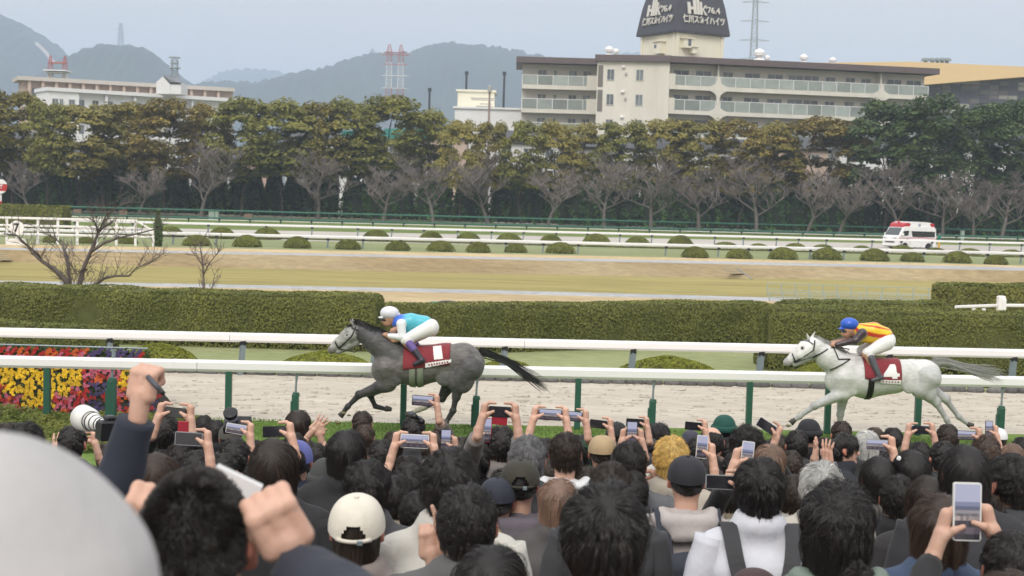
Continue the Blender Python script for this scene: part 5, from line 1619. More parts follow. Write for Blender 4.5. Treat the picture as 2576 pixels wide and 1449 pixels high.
def strands(name, mat, guide, n, w0, spread, seed, parent, length=None, wid=.012, droop=0.0):
    """flat tapering locks that follow a guide polyline, fanned out"""
    rs = np.random.default_rng(seed); G = np.array([list(g) for g in guide]); V, F = [], []
    m = len(G)
    for i in range(n):
        o0, o1 = rs.normal(0, 1, 3) * w0, rs.normal(0, 1, 3) * spread
        cut = rs.uniform(.72, 1.0); wd = wid * rs.uniform(.5, 1.3); ph = rs.uniform(0, 6.28)
        P = []
        for k in range(9):
            t = k / 8 * cut; f = t * (m - 1); j = min(m - 2, int(f)); p = G[j] + (G[j + 1] - G[j]) * (f - j)
            P.append(p + o0 * (1 - t) + o1 * t ** 1.3 + np.array([0, .0, .012 * math.sin(ph + 5 * t) - droop * t * t]))
        for k in range(9):
            d = P[min(k + 1, 8)] - P[max(k - 1, 0)]; s = np.cross(d, [math.cos(ph) * .5, 1, .2]); s /= np.linalg.norm(s) + 1e-9
            w = wd * (1 - (k / 8) ** 2 * .85)
            V += [P[k] - s * w, P[k] + s * w]
            if k: b = len(V) - 4; F.append((b, b + 1, b + 3, b + 2))
    return put(name, mesh_np(name, V, F, (mat,), True), parent)

M_TACK = pmat('black_leather', (.012, .011, .011), .4, var=.2, scale=20)
M_RED = pmat('red_cloth', (.215, .020, .028), .8, var=.2, scale=14, sheen=.2)
M_WCL = pmat('white_cloth', (.74, .73, .72), .8, var=.06, scale=14, sheen=.2)
M_GIRTH = pmat('pale_girth', (.23, .255, .205), .85, var=.2, scale=20)
M_HOOF = pmat('hoof_horn', (.05, .045, .04), .5, var=.3, scale=20)
M_EYE = pmat('dark_eye', (.008, .006, .005), .08)
M_SKIN = pmat('skin', (.50, .275, .185), .5, var=.14, scale=14, rnd=.07, spec=.35, sss=.08)
M_GOGG = pmat('goggle_lens', (.03, .03, .035), .1, spec=.7)

def make_horse(px0, label, zo, prims, coatf, coat, extra_k=.05, h=.019):
    """zo maps quarter pixels (zx, zy) to the photograph; prims are in quarter pixels"""
    base = PY(px0, 1000, HD)
    root = empty('racehorse', (base.x, HD, 0), label, 'horse')
    def H(zx, zy, y=0.0):
        p = PY(zo[0] + zx / 4, zo[1] + zy / 4, HD)
        return np.array([p.x - base.x, y, p.z])
    P = []
    for q in prims:
        if q[0] == 'c': P.append(cap(H(q[1], q[2], q[3]), H(q[5], q[6], q[7]), q[4] * HK, q[8] * HK, q[9] if len(q) > 9 else None))
        else: P.append(ell(H(q[1], q[2], q[3]), np.array(q[4]) * HK, (0, q[5], 0) if len(q) > 5 else None, q[6] if len(q) > 6 else None))
    V, F = body(P, h, extra_k)
    V = V + 0
    col = coatf(V, nearest_prim(V.astype(np.float32), P), H)
    put('body', mesh_np('horse_body', V, F, (coat,), True, None, col), root)
    return root, H, P

def drape(P, H, parent, name, mats, zx0, zx1, lo, up_l, off, nx=40, nphi=36, extra=None, midx=None, cz=None, near_only=False):
    """cloth laid over the back: rays from the body's axis find the skin, lifted by off; lo(zx) is the lower edge zy"""
    zx = np.linspace(zx0, zx1, nx + 1)
    C0 = np.array([H(x, cz, 0) for x in zx], dtype=np.float32); lowz = np.array([H(x, lo(x), 0)[2] for x in zx])
    def march(C, D):
        r = np.full(len(C), .02, dtype=np.float32)
        for _ in range(32): r = r - (sdf(C + D * r[:, None], P, .05) - off) * .9
        return C + D * r[:, None]
    A, B_ = np.zeros(nx + 1), np.full(nx + 1, math.pi * .95)
    for _ in range(14):
        m = (A + B_) / 2
        X = march(C0, np.stack([0 * m, -np.sin(m), np.cos(m)], 1).astype(np.float32))
        up = X[:, 2] > lowz
        A = np.where(up, m, A); B_ = np.where(up, B_, m)
    t = np.linspace(0, 1, nphi + 1)
    ang = (A[:, None] * (1 - 2 * t)[None]).ravel()
    X = march(np.repeat(C0, nphi + 1, 0), np.stack([0 * ang, -np.sin(ang), np.cos(ang)], 1).astype(np.float32))
    F = [(i * (nphi + 1) + j, (i + 1) * (nphi + 1) + j, (i + 1) * (nphi + 1) + j + 1, i * (nphi + 1) + j + 1) for i in range(nx) for j in range(nphi)]
    o = put(name, mesh_np(name, X, F, mats, True), parent)
    md = o.modifiers.new('thickness', 'SOLIDIFY'); md.thickness = .008; md.offset = 1
    return o

def project_poly(P, H, parent, name, mat, poly, off, n=14, th=.004):
    """flat figure poly (zx, zy) wrapped on the near flank"""
    xs = [p[0] for p in poly]; zs = [p[1] for p in poly]
    ins = lambda x, z: sum(((poly[i][1] > z) != (poly[i - 1][1] > z)) and (x < (poly[i - 1][0] - poly[i][0]) * (z - poly[i][1]) / (poly[i - 1][1] - poly[i][1]) + poly[i][0]) for i in range(len(poly))) % 2
    nx = n; nz = n; V, F, idx = [], [], {}
    x0, x1, z0, z1 = min(xs), max(xs), min(zs), max(zs)
    def vid(i, j):
        if (i, j) not in idx:
            idx[(i, j)] = len(V); V.append(H(x0 + (x1 - x0) * i / nx, z0 + (z1 - z0) * j / nz, -.8))
        return idx[(i, j)]
    for i in range(nx):
        for j in range(nz):
            if ins(x0 + (x1 - x0) * (i + .5) / nx, z0 + (z1 - z0) * (j + .5) / nz): F.append((vid(i, j), vid(i, j + 1), vid(i + 1, j + 1), vid(i + 1, j)))
    X = np.array(V, dtype=np.float32)
    for _ in range(60):
        s = sdf(X, P, .05) - off; X[:, 1] = np.minimum(X[:, 1] + np.minimum(s, .2) * .85, -.015)
    return put(name, mesh_np(name, X, F, (mat,), True), parent)

zo1, zo2 = (644.0, 724.5), (1932.0, 724.5)
N_, FR = -.13, .13
pr1 = [('c', 1340, 785, 0, 168, 1620, 790, 0, 196), ('c', 1620, 790, 0, 196, 1900, 745, 0, 178), ('c', 1900, 745, 0, 172, 2080, 710, 0, 155),
       ('c', 1430, 650, 0, 85, 1600, 660, 0, 75), ('e', 2085, 690, 0, (165, 150, 135)), ('e', 2185, 760, 0, (120, 165, 130)),
       ('c', 1400, 690, 0, 155, 1215, 545, 0, 122), ('c', 1215, 545, 0, 122, 1075, 452, 0, 88), ('e', 1280, 830, 0, (120, 130, 130)),
       ('c', 1020, 425, 0, 58, 965, 500, 0, 66, .03), ('c', 985, 470, 0, 70, 790, 590, 0, 42, .03), ('c', 930, 430, 0, 44, 800, 560, 0, 36, .03), ('e', 770, 618, 0, (52, 42, 44), -.5, .02), ('c', 1000, 545, 0, 48, 830, 640, 0, 30, .02),
       ('c', 985, 375, -.045, 17, 945, 312, -.055, 7, .012), ('c', 990, 372, .045, 17, 960, 308, .055, 7, .012),
       ('c', 1320, 800, N_ * .9, 130, 1340, 950, N_, 82), ('c', 1340, 955, N_, 76, 1050, 1062, N_, 38), ('c', 1048, 1064, N_, 34, 935, 1178, N_, 22, .02), ('c', 935, 1178, N_, 28, 893, 1232, N_, 24, .015),
       ('c', 1340, 955, FR, 76, 1140, 1075, FR, 37), ('c', 1136, 1078, FR, 33, 1192, 1200, FR, 22, .02), ('c', 1192, 1202, FR, 28, 1285, 1226, FR, 23, .015),
       ('c', 2150, 800, N_, 140, 2010, 930, N_ - .02, 92), ('c', 2070, 900, N_, 100, 2015, 1080, N_, 44), ('c', 2015, 1085, N_, 35, 1988, 1220, N_, 25, .02), ('c', 1988, 1222, N_, 32, 1938, 1305, N_, 26, .015),
       ('c', 2120, 800, FR, 140, 1960, 930, FR, 90), ('c', 1980, 910, FR, 96, 1868, 1110, FR, 42), ('c', 1866, 1115, FR, 34, 1700, 1212, FR, 23, .02), ('c', 1700, 1212, FR, 29, 1570, 1262, FR, 23, .015),
       ('e', 1270, 985, N_ - .03, (95, 60, 52), .3, .02), ('e', 1390, 860, -.20, (95, 40, 120), -.5, .02), ('e', 2120, 900, -.21, (90, 50, 150), .25, .02), ('e', 1045, 1062, N_, (44, 44, 46), 0, .01), ('e', 1137, 1077, FR, (42, 42, 44), 0, .01), ('e', 2022, 1082, N_, (44, 40, 56), 0, .01), ('e', 1872, 1112, FR, (44, 40, 54), 0, .01), ('e', 933, 1180, N_, (33, 32, 33), 0, .01), ('e', 1986, 1223, N_, (38, 36, 38), 0, .01), ('e', 1920, 860, -.22, (120, 40, 100), -.9, .02)]
def coat1(V, pi, H):
    c = np.tile(np.array([.122, .116, .112]), (len(V), 1))
    leg = np.isin(pi, [17, 20, 24, 28]); low = np.isin(pi, [18, 19, 21, 22, 25, 26, 29, 30])
    c[leg] = (.05, .05, .052); c[low] = (.028, .028, .03)
    th = np.isin(pi, [23, 27]); c[th] = (.085, .085, .088)
    hd = np.isin(pi, [9, 10, 11, 12, 13]); c[hd] = (.34, .35, .335); c[pi == 12] = (.24, .235, .23); c[pi == 9] = (.22, .225, .22)
    c[np.isin(pi, [6])] = (.10, .10, .104); c[pi == 7] = (.075, .075, .08); c[np.isin(pi, [14, 15])] = (.30, .30, .30)
    rump = np.isin(pi, [4, 5]); c[rump] = (.15, .147, .145)
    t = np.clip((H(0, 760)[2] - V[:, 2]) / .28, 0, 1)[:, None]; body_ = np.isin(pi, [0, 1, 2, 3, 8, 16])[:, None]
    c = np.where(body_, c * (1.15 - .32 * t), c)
    fa = np.isin(pi, [30])[:, None]; c = np.where(fa, np.array([.36, .36, .30]), c)
    c[np.isin(pi, [31])] = (.06, .06, .062); c[np.isin(pi, [34, 35, 36, 37, 38, 39])] = (.028, .028, .03); c[np.isin(pi, [33])] = (.085, .085, .088); c[np.isin(pi, [32, 40])] = (.12, .12, .122)
    c = c * np.array([.84, .81, .79])
    # soften the borders a little
    return c * (1 + .12 * vnoise(V, 9, 5))[:, None]
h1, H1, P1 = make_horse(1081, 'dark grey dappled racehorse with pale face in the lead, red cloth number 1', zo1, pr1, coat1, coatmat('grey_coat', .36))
def hooves(root, H, L):
    for (zx, zy, y, ang) in L:
        p = H(zx, zy, y); b = MB()
        M = Matrix.Rotation(ang, 3, 'Y')
        b.lathe([(.050, -.055), (.056, -.05), (.038, .045), (.025, .06)], (0, 0, 0), 12, M=M); b.build('hoof', M_HOOF, root, True, loc=p)
hooves(h1, H1, [(878, 1255, N_, .75), (1325, 1228, FR, 1.7), (1922, 1330, N_, .5), (1530, 1280, FR, 1.25)])
def eyes(root, H, e, n, r=.021):
    for s_ in (-1, 1):
        V, F = ico(2)
        put('eye', mesh_np('eye', V * r, F, (M_EYE,), True), root, H(e[0], e[1], s_ * e[2])); put('nostril', mesh_np('nostril', V * np.array([.016, .008, .011]), F, (M_EYE,), True), root, H(n[0], n[1], s_ * n[2]))
eyes(h1, H1, (925, 470, .082), (752, 612, .052))
M_MANE1 = pmat('dark_mane', (.022, .022, .025), .5, var=.3, scale=30, spec=.5)
for i in range(9):
    t = i / 8; a = H1(985 + 400 * t, 352 + 170 * t ** 1.15, -.01)
    strands('mane_lock', M_MANE1, [a, a + np.array([.09, -.05, .02]), a + np.array([.20, -.085, -.05]), a + np.array([.27, -.10, -.13])], 26, .022, .035, i, h1, wid=.008)
strands('forelock', M_MANE1, [H1(985, 372), H1(940, 372, -.03), H1(900, 410, -.05)], 16, .012, .02, 30, h1, wid=.006)
strands('tail', M_MANE1, [H1(2265, 640), H1(2340, 668), H1(2450, 705), H1(2580, 770), H1(2760, 890), H1(2940, 1030)], 190, .025, .055, 40, h1, wid=.009)
# tack of the leading horse
cl1 = drape(P1, H1, h1, 'saddle_cloth', (M_RED,), 1490, 1955, lambda zx: 800 - (zx - 1490) * .105, None, .012, 26, 26, cz=800)
project_poly(P1, H1, cl1, 'number', M_WCL, [(1785, 578), (1868, 570), (1892, 692), (1803, 700)], .024, 34)
bd = project_poly(P1, H1, cl1, 'name_band', M_WCL, [(1715, 735), (1965, 697), (1972, 728), (1722, 778)], .023, 16)
for (i, x) in enumerate(range(1745, 1950, 26)):
    yy = 756 - (x - 1715) * .155
    project_poly(P1, H1, cl1, 'name_stroke', M_RED, [(x, yy - 6), (x + 12 + 5 * (i % 2), yy - 9), (x + 14, yy + 9), (x + 3, yy + 10)], .026, 3)
for x in (1560, 1640): drape(P1, H1, h1, 'girth', (M_GIRTH,), x - 5, x + 55, lambda zx: 1010, None, .008, 4, 30, cz=800)
def bridle(root, H, P, L, off=.004):
    for (pts, r) in L:
        X = []
        for k in range(len(pts) - 1):
            for t in np.linspace(0, 1, 6)[:-1]: X.append(H(pts[k][0] + (pts[k + 1][0] - pts[k][0]) * t, pts[k][1] + (pts[k + 1][1] - pts[k][1]) * t, -.5))
        X.append(H(*pts[-1], -.5)); X = np.array(X, dtype=np.float32)
        for _ in range(50):
            s = sdf(X, P, .05) - off; X[:, 1] += np.minimum(s, .1) * .85; X[:, 1] = np.minimum(X[:, 1], 0)
        MB().tube([tuple(v) for v in X], r, 6).build('bridle_strap', M_TACK, root, True)
bridle(h1, H1, P1, [([(1010, 385), (975, 470), (880, 565), (840, 600)], .011), ([(800, 535), (840, 610)], .012), ([(965, 398), (1040, 420)], .011)])
MB().tube([H1(838, 605, -.07), H1(1000, 640, -.10), H1(1180, 560, -.16), H1(1325, 465, -.14)], .008, 6).build('rein', M_TACK, h1, True)
MB().tube([H1(1330, 480, -.15), H1(1500, 520, -.2), H1(1560, 560, -.24)], .010, 6).build('rein', M_TACK, h1, True)

pr2 = [('c', 800, 900, 0, 165, 980, 905, 0, 205), ('c', 980, 905, 0, 205, 1260, 890, 0, 172), ('c', 1260, 885, 0, 165, 1440, 850, 0, 138),
       ('c', 850, 745, 0, 75, 1010, 775, 0, 72), ('e', 1560, 838, 0, (165, 150, 122)), ('e', 1640, 890, 0, (90, 150, 120)),
       ('c', 780, 810, 0, 162, 610, 695, 0, 128), ('c', 610, 695, 0, 128, 505, 600, 0, 92), ('e', 690, 925, 0, (120, 130, 135)),
       ('c', 460, 555, 0, 58, 400, 620, 0, 66, .03), ('c', 420, 600, 0, 70, 225, 720, 0, 40, .03), ('c', 360, 570, 0, 44, 240, 690, 0, 36, .03), ('e', 200, 745, 0, (50, 42, 44), -.5, .02), ('c', 440, 680, 0, 46, 270, 765, 0, 28, .02),
       ('c', 405, 512, -.045, 17, 382, 450, -.055, 7, .012), ('c', 440, 508, .045, 17, 480, 448, .055, 7, .012),
       ('c', 750, 900, N_ * .9, 130, 745, 1035, N_, 84), ('c', 745, 1045, N_, 72, 455, 1172, N_, 34), ('c', 452, 1174, N_, 33, 305, 1280, N_, 22, .02), ('c', 305, 1280, N_, 27, 258, 1312, N_, 23, .015),
       ('c', 775, 1060, FR, 70, 745, 1280, FR, 34), ('c', 744, 1284, FR, 33, 738, 1440, FR, 23, .02), ('c', 738, 1440, FR, 29, 722, 1520, FR, 25, .015),
       ('c', 1580, 900, N_, 138, 1510, 1010, N_ - .02, 92), ('c', 1520, 990, N_, 100, 1670, 1142, N_, 43), ('c', 1672, 1146, N_, 35, 1775, 1310, N_, 24, .02), ('c', 1775, 1312, N_, 29, 1805, 1375, N_, 24, .015),
       ('c', 1590, 900, FR, 135, 1545, 1010, FR, 88), ('c', 1560, 985, FR, 96, 1815, 1132, FR, 41), ('c', 1816, 1136, FR, 34, 1940, 1305, FR, 23, .02), ('c', 1940, 1306, FR, 28, 2020, 1368, FR, 23, .015),
       ('e', 680, 1075, N_ - .03, (95, 60, 52), -.4, .02), ('e', 800, 960, -.20, (95, 40, 120), -.5, .02), ('e', 1575, 985, -.20, (85, 50, 145), -.3, .02), ('e', 452, 1173, N_, (44, 44, 46), 0, .01), ('e', 744, 1282, FR, (42, 42, 46), 0, .01), ('e', 1676, 1142, N_, (46, 40, 56), 0, .01), ('e', 1822, 1132, FR, (44, 40, 54), 0, .01), ('e', 303, 1282, N_, (33, 32, 33), 0, .01), ('e', 1776, 1312, N_, (34, 34, 36), 0, .01), ('e', 1942, 1306, FR, (33, 34, 36), 0, .01), ('e', 1420, 940, -.20, (120, 40, 90), -.9, .02)]
def coat2(V, pi, H):
    c = np.tile(np.array([.56, .56, .545]), (len(V), 1))
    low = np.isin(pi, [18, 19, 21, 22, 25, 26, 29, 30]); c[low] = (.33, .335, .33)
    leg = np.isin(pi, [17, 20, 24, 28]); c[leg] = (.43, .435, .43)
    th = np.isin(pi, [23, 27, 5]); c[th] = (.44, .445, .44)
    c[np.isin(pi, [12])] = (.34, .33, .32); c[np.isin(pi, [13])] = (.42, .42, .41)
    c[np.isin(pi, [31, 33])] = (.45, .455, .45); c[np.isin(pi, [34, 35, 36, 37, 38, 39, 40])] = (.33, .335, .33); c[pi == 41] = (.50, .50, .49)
    return c * (1 + .07 * vnoise(V, 8, 8))[:, None]
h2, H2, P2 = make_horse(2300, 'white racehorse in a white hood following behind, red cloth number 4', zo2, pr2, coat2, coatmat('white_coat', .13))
hooves(h2, H2, [(238, 1328, N_, .85), (716, 1560, FR, .15), (1818, 1398, N_, -.5), (2055, 1390, FR, -1.1)])
eyes(h2, H2, (335, 598, .084), (182, 740, .052))
M_MANE2 = pmat('pale_mane', (.40, .40, .385), .6, var=.35, scale=30)
for i in range(8):
    t = i / 7; a = H2(470 + 340 * t, 505 + 185 * t ** 1.1, -.01)
    strands('mane_lock', M_MANE2, [a, a + np.array([.07, -.05, .01]), a + np.array([.15, -.085, -.05]), a + np.array([.2, -.10, -.12])], 16, .018, .03, 60 + i, h2, wid=.006)
strands('tail', M_MANE2, [H2(1668, 745), H2(1760, 735), H2(1900, 775), H2(2080, 825), H2(2230, 850), H2(2390, 880)], 210, .03, .075, 80, h2, wid=.008, droop=.02)
cl2 = drape(P2, H2, h2, 'saddle_cloth', (M_RED,), 925, 1300, lambda zx: 885 + (zx - 925) * .17, None, .012, 24, 26, cz=900)
project_poly(P2, H2, cl2, 'number', M_WCL, [(1195, 752), (1245, 752), (1252, 838), (1275, 838), (1277, 868), (1253, 868), (1254, 890), (1202, 890), (1202, 868), (1118, 868), (1116, 842)], .024, 34)
bd = project_poly(P2, H2, cl2, 'name_band', M_WCL, [(1085, 900), (1292, 905), (1294, 948), (1080, 930)], .023, 14)
for (i, x) in enumerate(range(1105, 1285, 30)):
    yy = 915 + (x - 1085) * .05
    project_poly(P2, H2, cl2, 'name_stroke', M_RED, [(x, yy - 6), (x + 14 + 4 * (i % 2), yy - 6), (x + 12, yy + 9), (x + 3, yy + 8)], .026, 3)
drape(P2, H2, h2, 'girth', (M_TACK,), 962, 1022, lambda zx: 1110, None, .008, 5, 30, cz=910)
# white hood over cheeks and brow
hood = [q for q in P2[9:12]]
Vh, Fh = body([cap(H2(462, 560), H2(400, 625), 66 * HK, 74 * HK), cap(H2(420, 603), H2(325, 668), 77 * HK, 62 * HK), cap(H2(365, 572), H2(320, 620), 51 * HK, 46 * HK)], .016, .03)
cut = np.linalg.norm((Vh[Fh].mean(1) - H2(335, 598, 0))[:, [0, 2]], axis=1) > .035
put('hood', mesh_np('hood', Vh, Fh[cut], (M_WCL,), True), h2)
bridle(h2, H2, P2, [([(460, 520), (440, 620), (330, 700), (255, 745)], .011), ([(235, 655), (265, 735)], .011), ([(320, 525), (400, 530), (440, 560)], .010), ([(640, 590), (680, 700), (800, 700), (600, 815)], .010), ([(580, 600), (490, 660), (440, 700)], .010)], .012)
MB().tube([H2(262, 745, -.07), H2(430, 690, -.11), H2(520, 640, -.15), H2(640, 585, -.15)], .008, 6).build('rein', M_TACK, h2, True)
MB().tube([H2(650, 580, -.15), H2(760, 640, -.17), H2(800, 610, -.13), H2(720, 590, -.1)], .010, 6).build('rein', M_TACK, h2, True)

def jockey(label, H, root, skin, silks, silk_mat, silk_col, breeches, boots, helmet, helm_mat, boot_mat, face):
    o = empty('person', tuple(root.location), label, 'jockey')
    def C(L, k=.03, h=.011):
        P = []
        for q in L:
            if q[0] == 'c': P.append(cap(H(q[1], q[2], q[3]), H(q[5], q[6], q[7]), q[4] * HK, q[8] * HK, q[9] if len(q) > 9 else None))
            else: P.append(ell(H(q[1], q[2], q[3]), np.array(q[4]) * HK, (0, q[5], 0) if len(q) > 5 else None, .01))
        V, F = body(P, h, k); return V, F, P
    V, F, P = C(skin, .02, .010); put('body', mesh_np('jockey_body', V, F, (M_SKIN,), True), o)
    V, F, P = C(silks); c = silk_col(V, nearest_prim(V.astype(np.float32), P), H)
    V = V + .004 * vnoise(V, 40, 3)[:, None]
    put('silk_jacket', mesh_np('silk_jacket', V, F, (silk_mat,), True, None, c), o)
    V, F, P = C(breeches); put('breeches', mesh_np('breeches', V + .003 * vnoise(V, 45, 6)[:, None], F, (M_WCL,), True), o)
    for b in boots: V, F, P = C(b, .02); put('boot', mesh_np('boot', V, F, (boot_mat,), True), o)
    V, F, P = C(helmet, .008, .009); ho = put('helmet', mesh_np('helmet', V, F, (helm_mat,), True), o)
    V, F, P = C(face, .01, .009); put('goggles', mesh_np('goggles', V, F, (M_GOGG,), True), o)
    return o
M_SILK = pmat('silk', (1, 1, 1), .35, vcol=True, sheen=.3, spec=.5, var=.06, scale=20)
def s1(V, pi, H):
    c = np.tile(np.array([.06, .40, .52]), (len(V), 1)); c[np.isin(pi, [0])] = (.035, .13, .55)
    x = V[:, 0]; c[x < H(1500, 0)[0]] = (.03, .16, .60)
    t = np.clip((x - H(1470, 0)[0]) / .10, 0, 1)[:, None]; c = np.array([.025, .12, .58]) * (1 - t) + np.array([.075, .45, .56]) * t
    c[np.isin(pi, [3, 4, 5, 6])] = (.76, .77, .80); return c
jockey('jockey in turquoise silks and white helmet crouching on the leading grey horse', H1, h1,
       [('e', 1345, 290, 0, (72, 60, 88)), ('e', 1330, 345, 0, (52, 48, 50)), ('c', 1288, 330, 0, 14, 1272, 345, 0, 12), ('c', 1380, 330, 0, 42, 1440, 350, 0, 44), ('c', 1440, 400, 0, 60, 1740, 400, 0, 60), ('c', 1400, 520, -.15, 22, 1320, 468, -.14, 24), ('e', 1308, 462, -.14, (30, 16, 22)), ('c', 1300, 452, -.15, 9, 1330, 447, -.15, 8), ('c', 1296, 462, -.16, 9, 1322, 474, -.16, 8), ('c', 1400, 520, .15, 22, 1320, 468, .14, 24), ('e', 1308, 462, .14, (30, 16, 22)), ('c', 1740, 430, 0, 60, 1520, 530, -.2, 46), ('c', 1520, 540, -.22, 34, 1680, 700, -.27, 26), ('c', 1380, 420, -.15, 25, 1440, 400, -.1, 30), ('c', 1480, 500, -.19, 26, 1390, 520, -.15, 24)],
       [('c', 1440, 345, 0, 78, 1560, 340, 0, 88), ('c', 1560, 345, 0, 88, 1700, 360, 0, 80), ('c', 1500, 410, 0, 60, 1640, 420, 0, 60), ('c', 1468, 350, -.17, 48, 1482, 480, -.21, 38), ('c', 1482, 485, -.21, 38, 1350, 475, -.15, 28), ('c', 1468, 350, .17, 48, 1482, 480, .21, 38), ('c', 1482, 485, .21, 38, 1350, 475, .15, 28)], M_SILK, s1,
       [('e', 1760, 400, 0, (82, 100, 92)), ('c', 1750, 400, -.09, 82, 1520, 505, -.2, 52), ('c', 1750, 400, .09, 82, 1520, 505, .2, 52), ('c', 1515, 508, -.2, 52, 1570, 560, -.24, 36), ('c', 1515, 508, .2, 52, 1570, 560, .24, 36)],
       [[('c', 1565, 555, -.27, 40, 1680, 700, -.365, 29), ('c', 1690, 705, -.37, 28, 1610, 742, -.375, 21)], [('c', 1565, 555, .27, 40, 1680, 700, .365, 29), ('c', 1690, 705, .37, 28, 1610, 742, .375, 21)]],
       [('e', 1345, 252, 0, (96, 80, 70)), ('c', 1272, 292, 0, 20, 1330, 300, 0, 22), ('c', 1420, 280, 0, 30, 1425, 270, 0, 28), ('e', 1262, 296, 0, (34, 55, 10))], pmat('helmet_white', (.66, .66, .72), .35, var=.05, coat=.3),
       pmat('jockey_boot', (.030, .026, .042), .35, var=.2, scale=12), [('c', 1284, 318, -.03, 15, 1300, 316, -.062, 16), ('c', 1284, 318, .03, 15, 1300, 316, .062, 16), ('c', 1284, 318, -.03, 14, 1284, 318, .03, 14)])
for s_ in (-1, 1):
    V, F = body([cap(H1(1558, 548, s_ * .266), H1(1600, 598, s_ * .30), 42 * HK, 39 * HK)], .01, .02)
    put('boot_cuff', mesh_np('boot_cuff', V, F, (pmat('purple_cuff', (.12, .075, .26), .5),), True), [x for x in COL.objects if x.name.startswith('person')][-1])
def s2(V, pi, H):
    c = np.tile(np.array([.78, .52, .012]), (len(V), 1))
    # red stripes run along the back
    ax = H(910, 420); bx = H(1190, 470); d = bx - ax; d /= np.linalg.norm(d); nrm = np.array([d[2], 0, -d[0]])
    v = (V - ax) @ nrm
    a = np.arctan2(V[:, 1] / .16, (v + .09) / .12)
    st = (np.abs(((a * 3.2 / math.pi) + .25) % 1 - .5) < .17)
    c[st] = (.55, .035, .012); c[np.isin(pi, [3, 4, 5, 6])] = (.040, .022, .030)
    return c
jockey('jockey in yellow and red striped silks and blue helmet on the white horse', H2, h2,
       [('e', 815, 405, 0, (70, 60, 86)), ('e', 795, 455, 0, (50, 46, 46)), ('c', 758, 445, 0, 14, 742, 460, 0, 12), ('c', 850, 440, 0, 42, 905, 450, 0, 44), ('c', 920, 470, 0, 60, 1180, 480, 0, 60), ('c', 860, 520, -.16, 24, 660, 562, -.13, 22), ('e', 640, 565, -.13, (30, 16, 22)), ('c', 632, 555, -.14, 9, 660, 550, -.14, 8), ('c', 628, 566, -.14, 9, 655, 578, -.15, 8), ('c', 860, 520, .16, 24, 660, 562, .13, 22), ('e', 640, 565, .13, (30, 16, 22)), ('c', 1200, 510, 0, 60, 960, 650, -.2, 44), ('c', 960, 655, -.22, 34, 1050, 840, -.27, 26), ('c', 900, 460, -.15, 30, 860, 520, -.16, 26)],
       [('c', 920, 430, 0, 76, 1060, 435, 0, 92), ('c', 1060, 440, 0, 92, 1170, 475, 0, 84), ('c', 960, 490, 0, 58, 1080, 505, 0, 60), ('c', 925, 445, -.17, 50, 850, 520, -.2, 36), ('c', 850, 520, -.2, 36, 670, 562, -.14, 26), ('c', 925, 445, .17, 50, 850, 520, .2, 36), ('c', 850, 520, .2, 36, 670, 562, .14, 26)], M_SILK, s2,
       [('e', 1195, 530, 0, (88, 100, 92)), ('c', 1180, 545, -.09, 80, 975, 640, -.2, 50), ('c', 1180, 545, .09, 80, 975, 640, .2, 50), ('c', 970, 645, -.2, 50, 1005, 700, -.24, 34), ('c', 970, 645, .2, 50, 1005, 700, .24, 34)],
       [[('c', 1000, 690, -.27, 38, 1060, 850, -.365, 28), ('c', 1085, 872, -.375, 26, 1000, 900, -.38, 19)], [('c', 1000, 690, .27, 38, 1060, 850, .365, 28), ('c', 1085, 872, .375, 26, 1000, 900, .38, 19)]],
       [('e', 820, 365, 0, (92, 80, 68)), ('c', 750, 402, 0, 20, 805, 412, 0, 22), ('c', 890, 395, 0, 28, 895, 385, 0, 26), ('e', 738, 408, 0, (32, 55, 10))], pmat('helmet_blue', (.022, .10, .52), .4, var=.08, coat=.2),
       pmat('jockey_boot_grey', (.075, .075, .085), .4, var=.2, scale=12), [('c', 754, 434, -.03, 15, 770, 432, -.062, 16), ('c', 754, 434, .03, 15, 770, 432, .062, 16), ('c', 754, 434, -.03, 14, 754, 434, .03, 14)])
# clods thrown up by the hooves
for (hx, L) in ((H1, ((895, 1240, -.2, .030), (850, 1322, -.35, .036), (930, 1290, .1, .022))), (H2, ((178, 1362, -.25, .034),))):
    for (zx, zy, y, r) in L:
        V, F = ico(2); V = V * r * np.array([1.5, 1, .8]) * (1 + .2 * vnoise(V, 4, int(zx)))[:, None]
        base = h1.location if hx is H1 else h2.location
        q = hx(zx, zy, y)
        put('clod', mesh_np('clod', V, F, (pmat('clod_earth', (.20, .18, .10), .95, var=.4, scale=20),), True), None, (base.x + q[0], base.y + q[1], q[2]),
            label=('clod of turf in the air before the white horse' if hx is H2 else 'clod of turf before the grey horse, %s of three' % {895: 'uppermost', 850: 'lowest', 930: 'smallest'}[zx]), cat='clod')
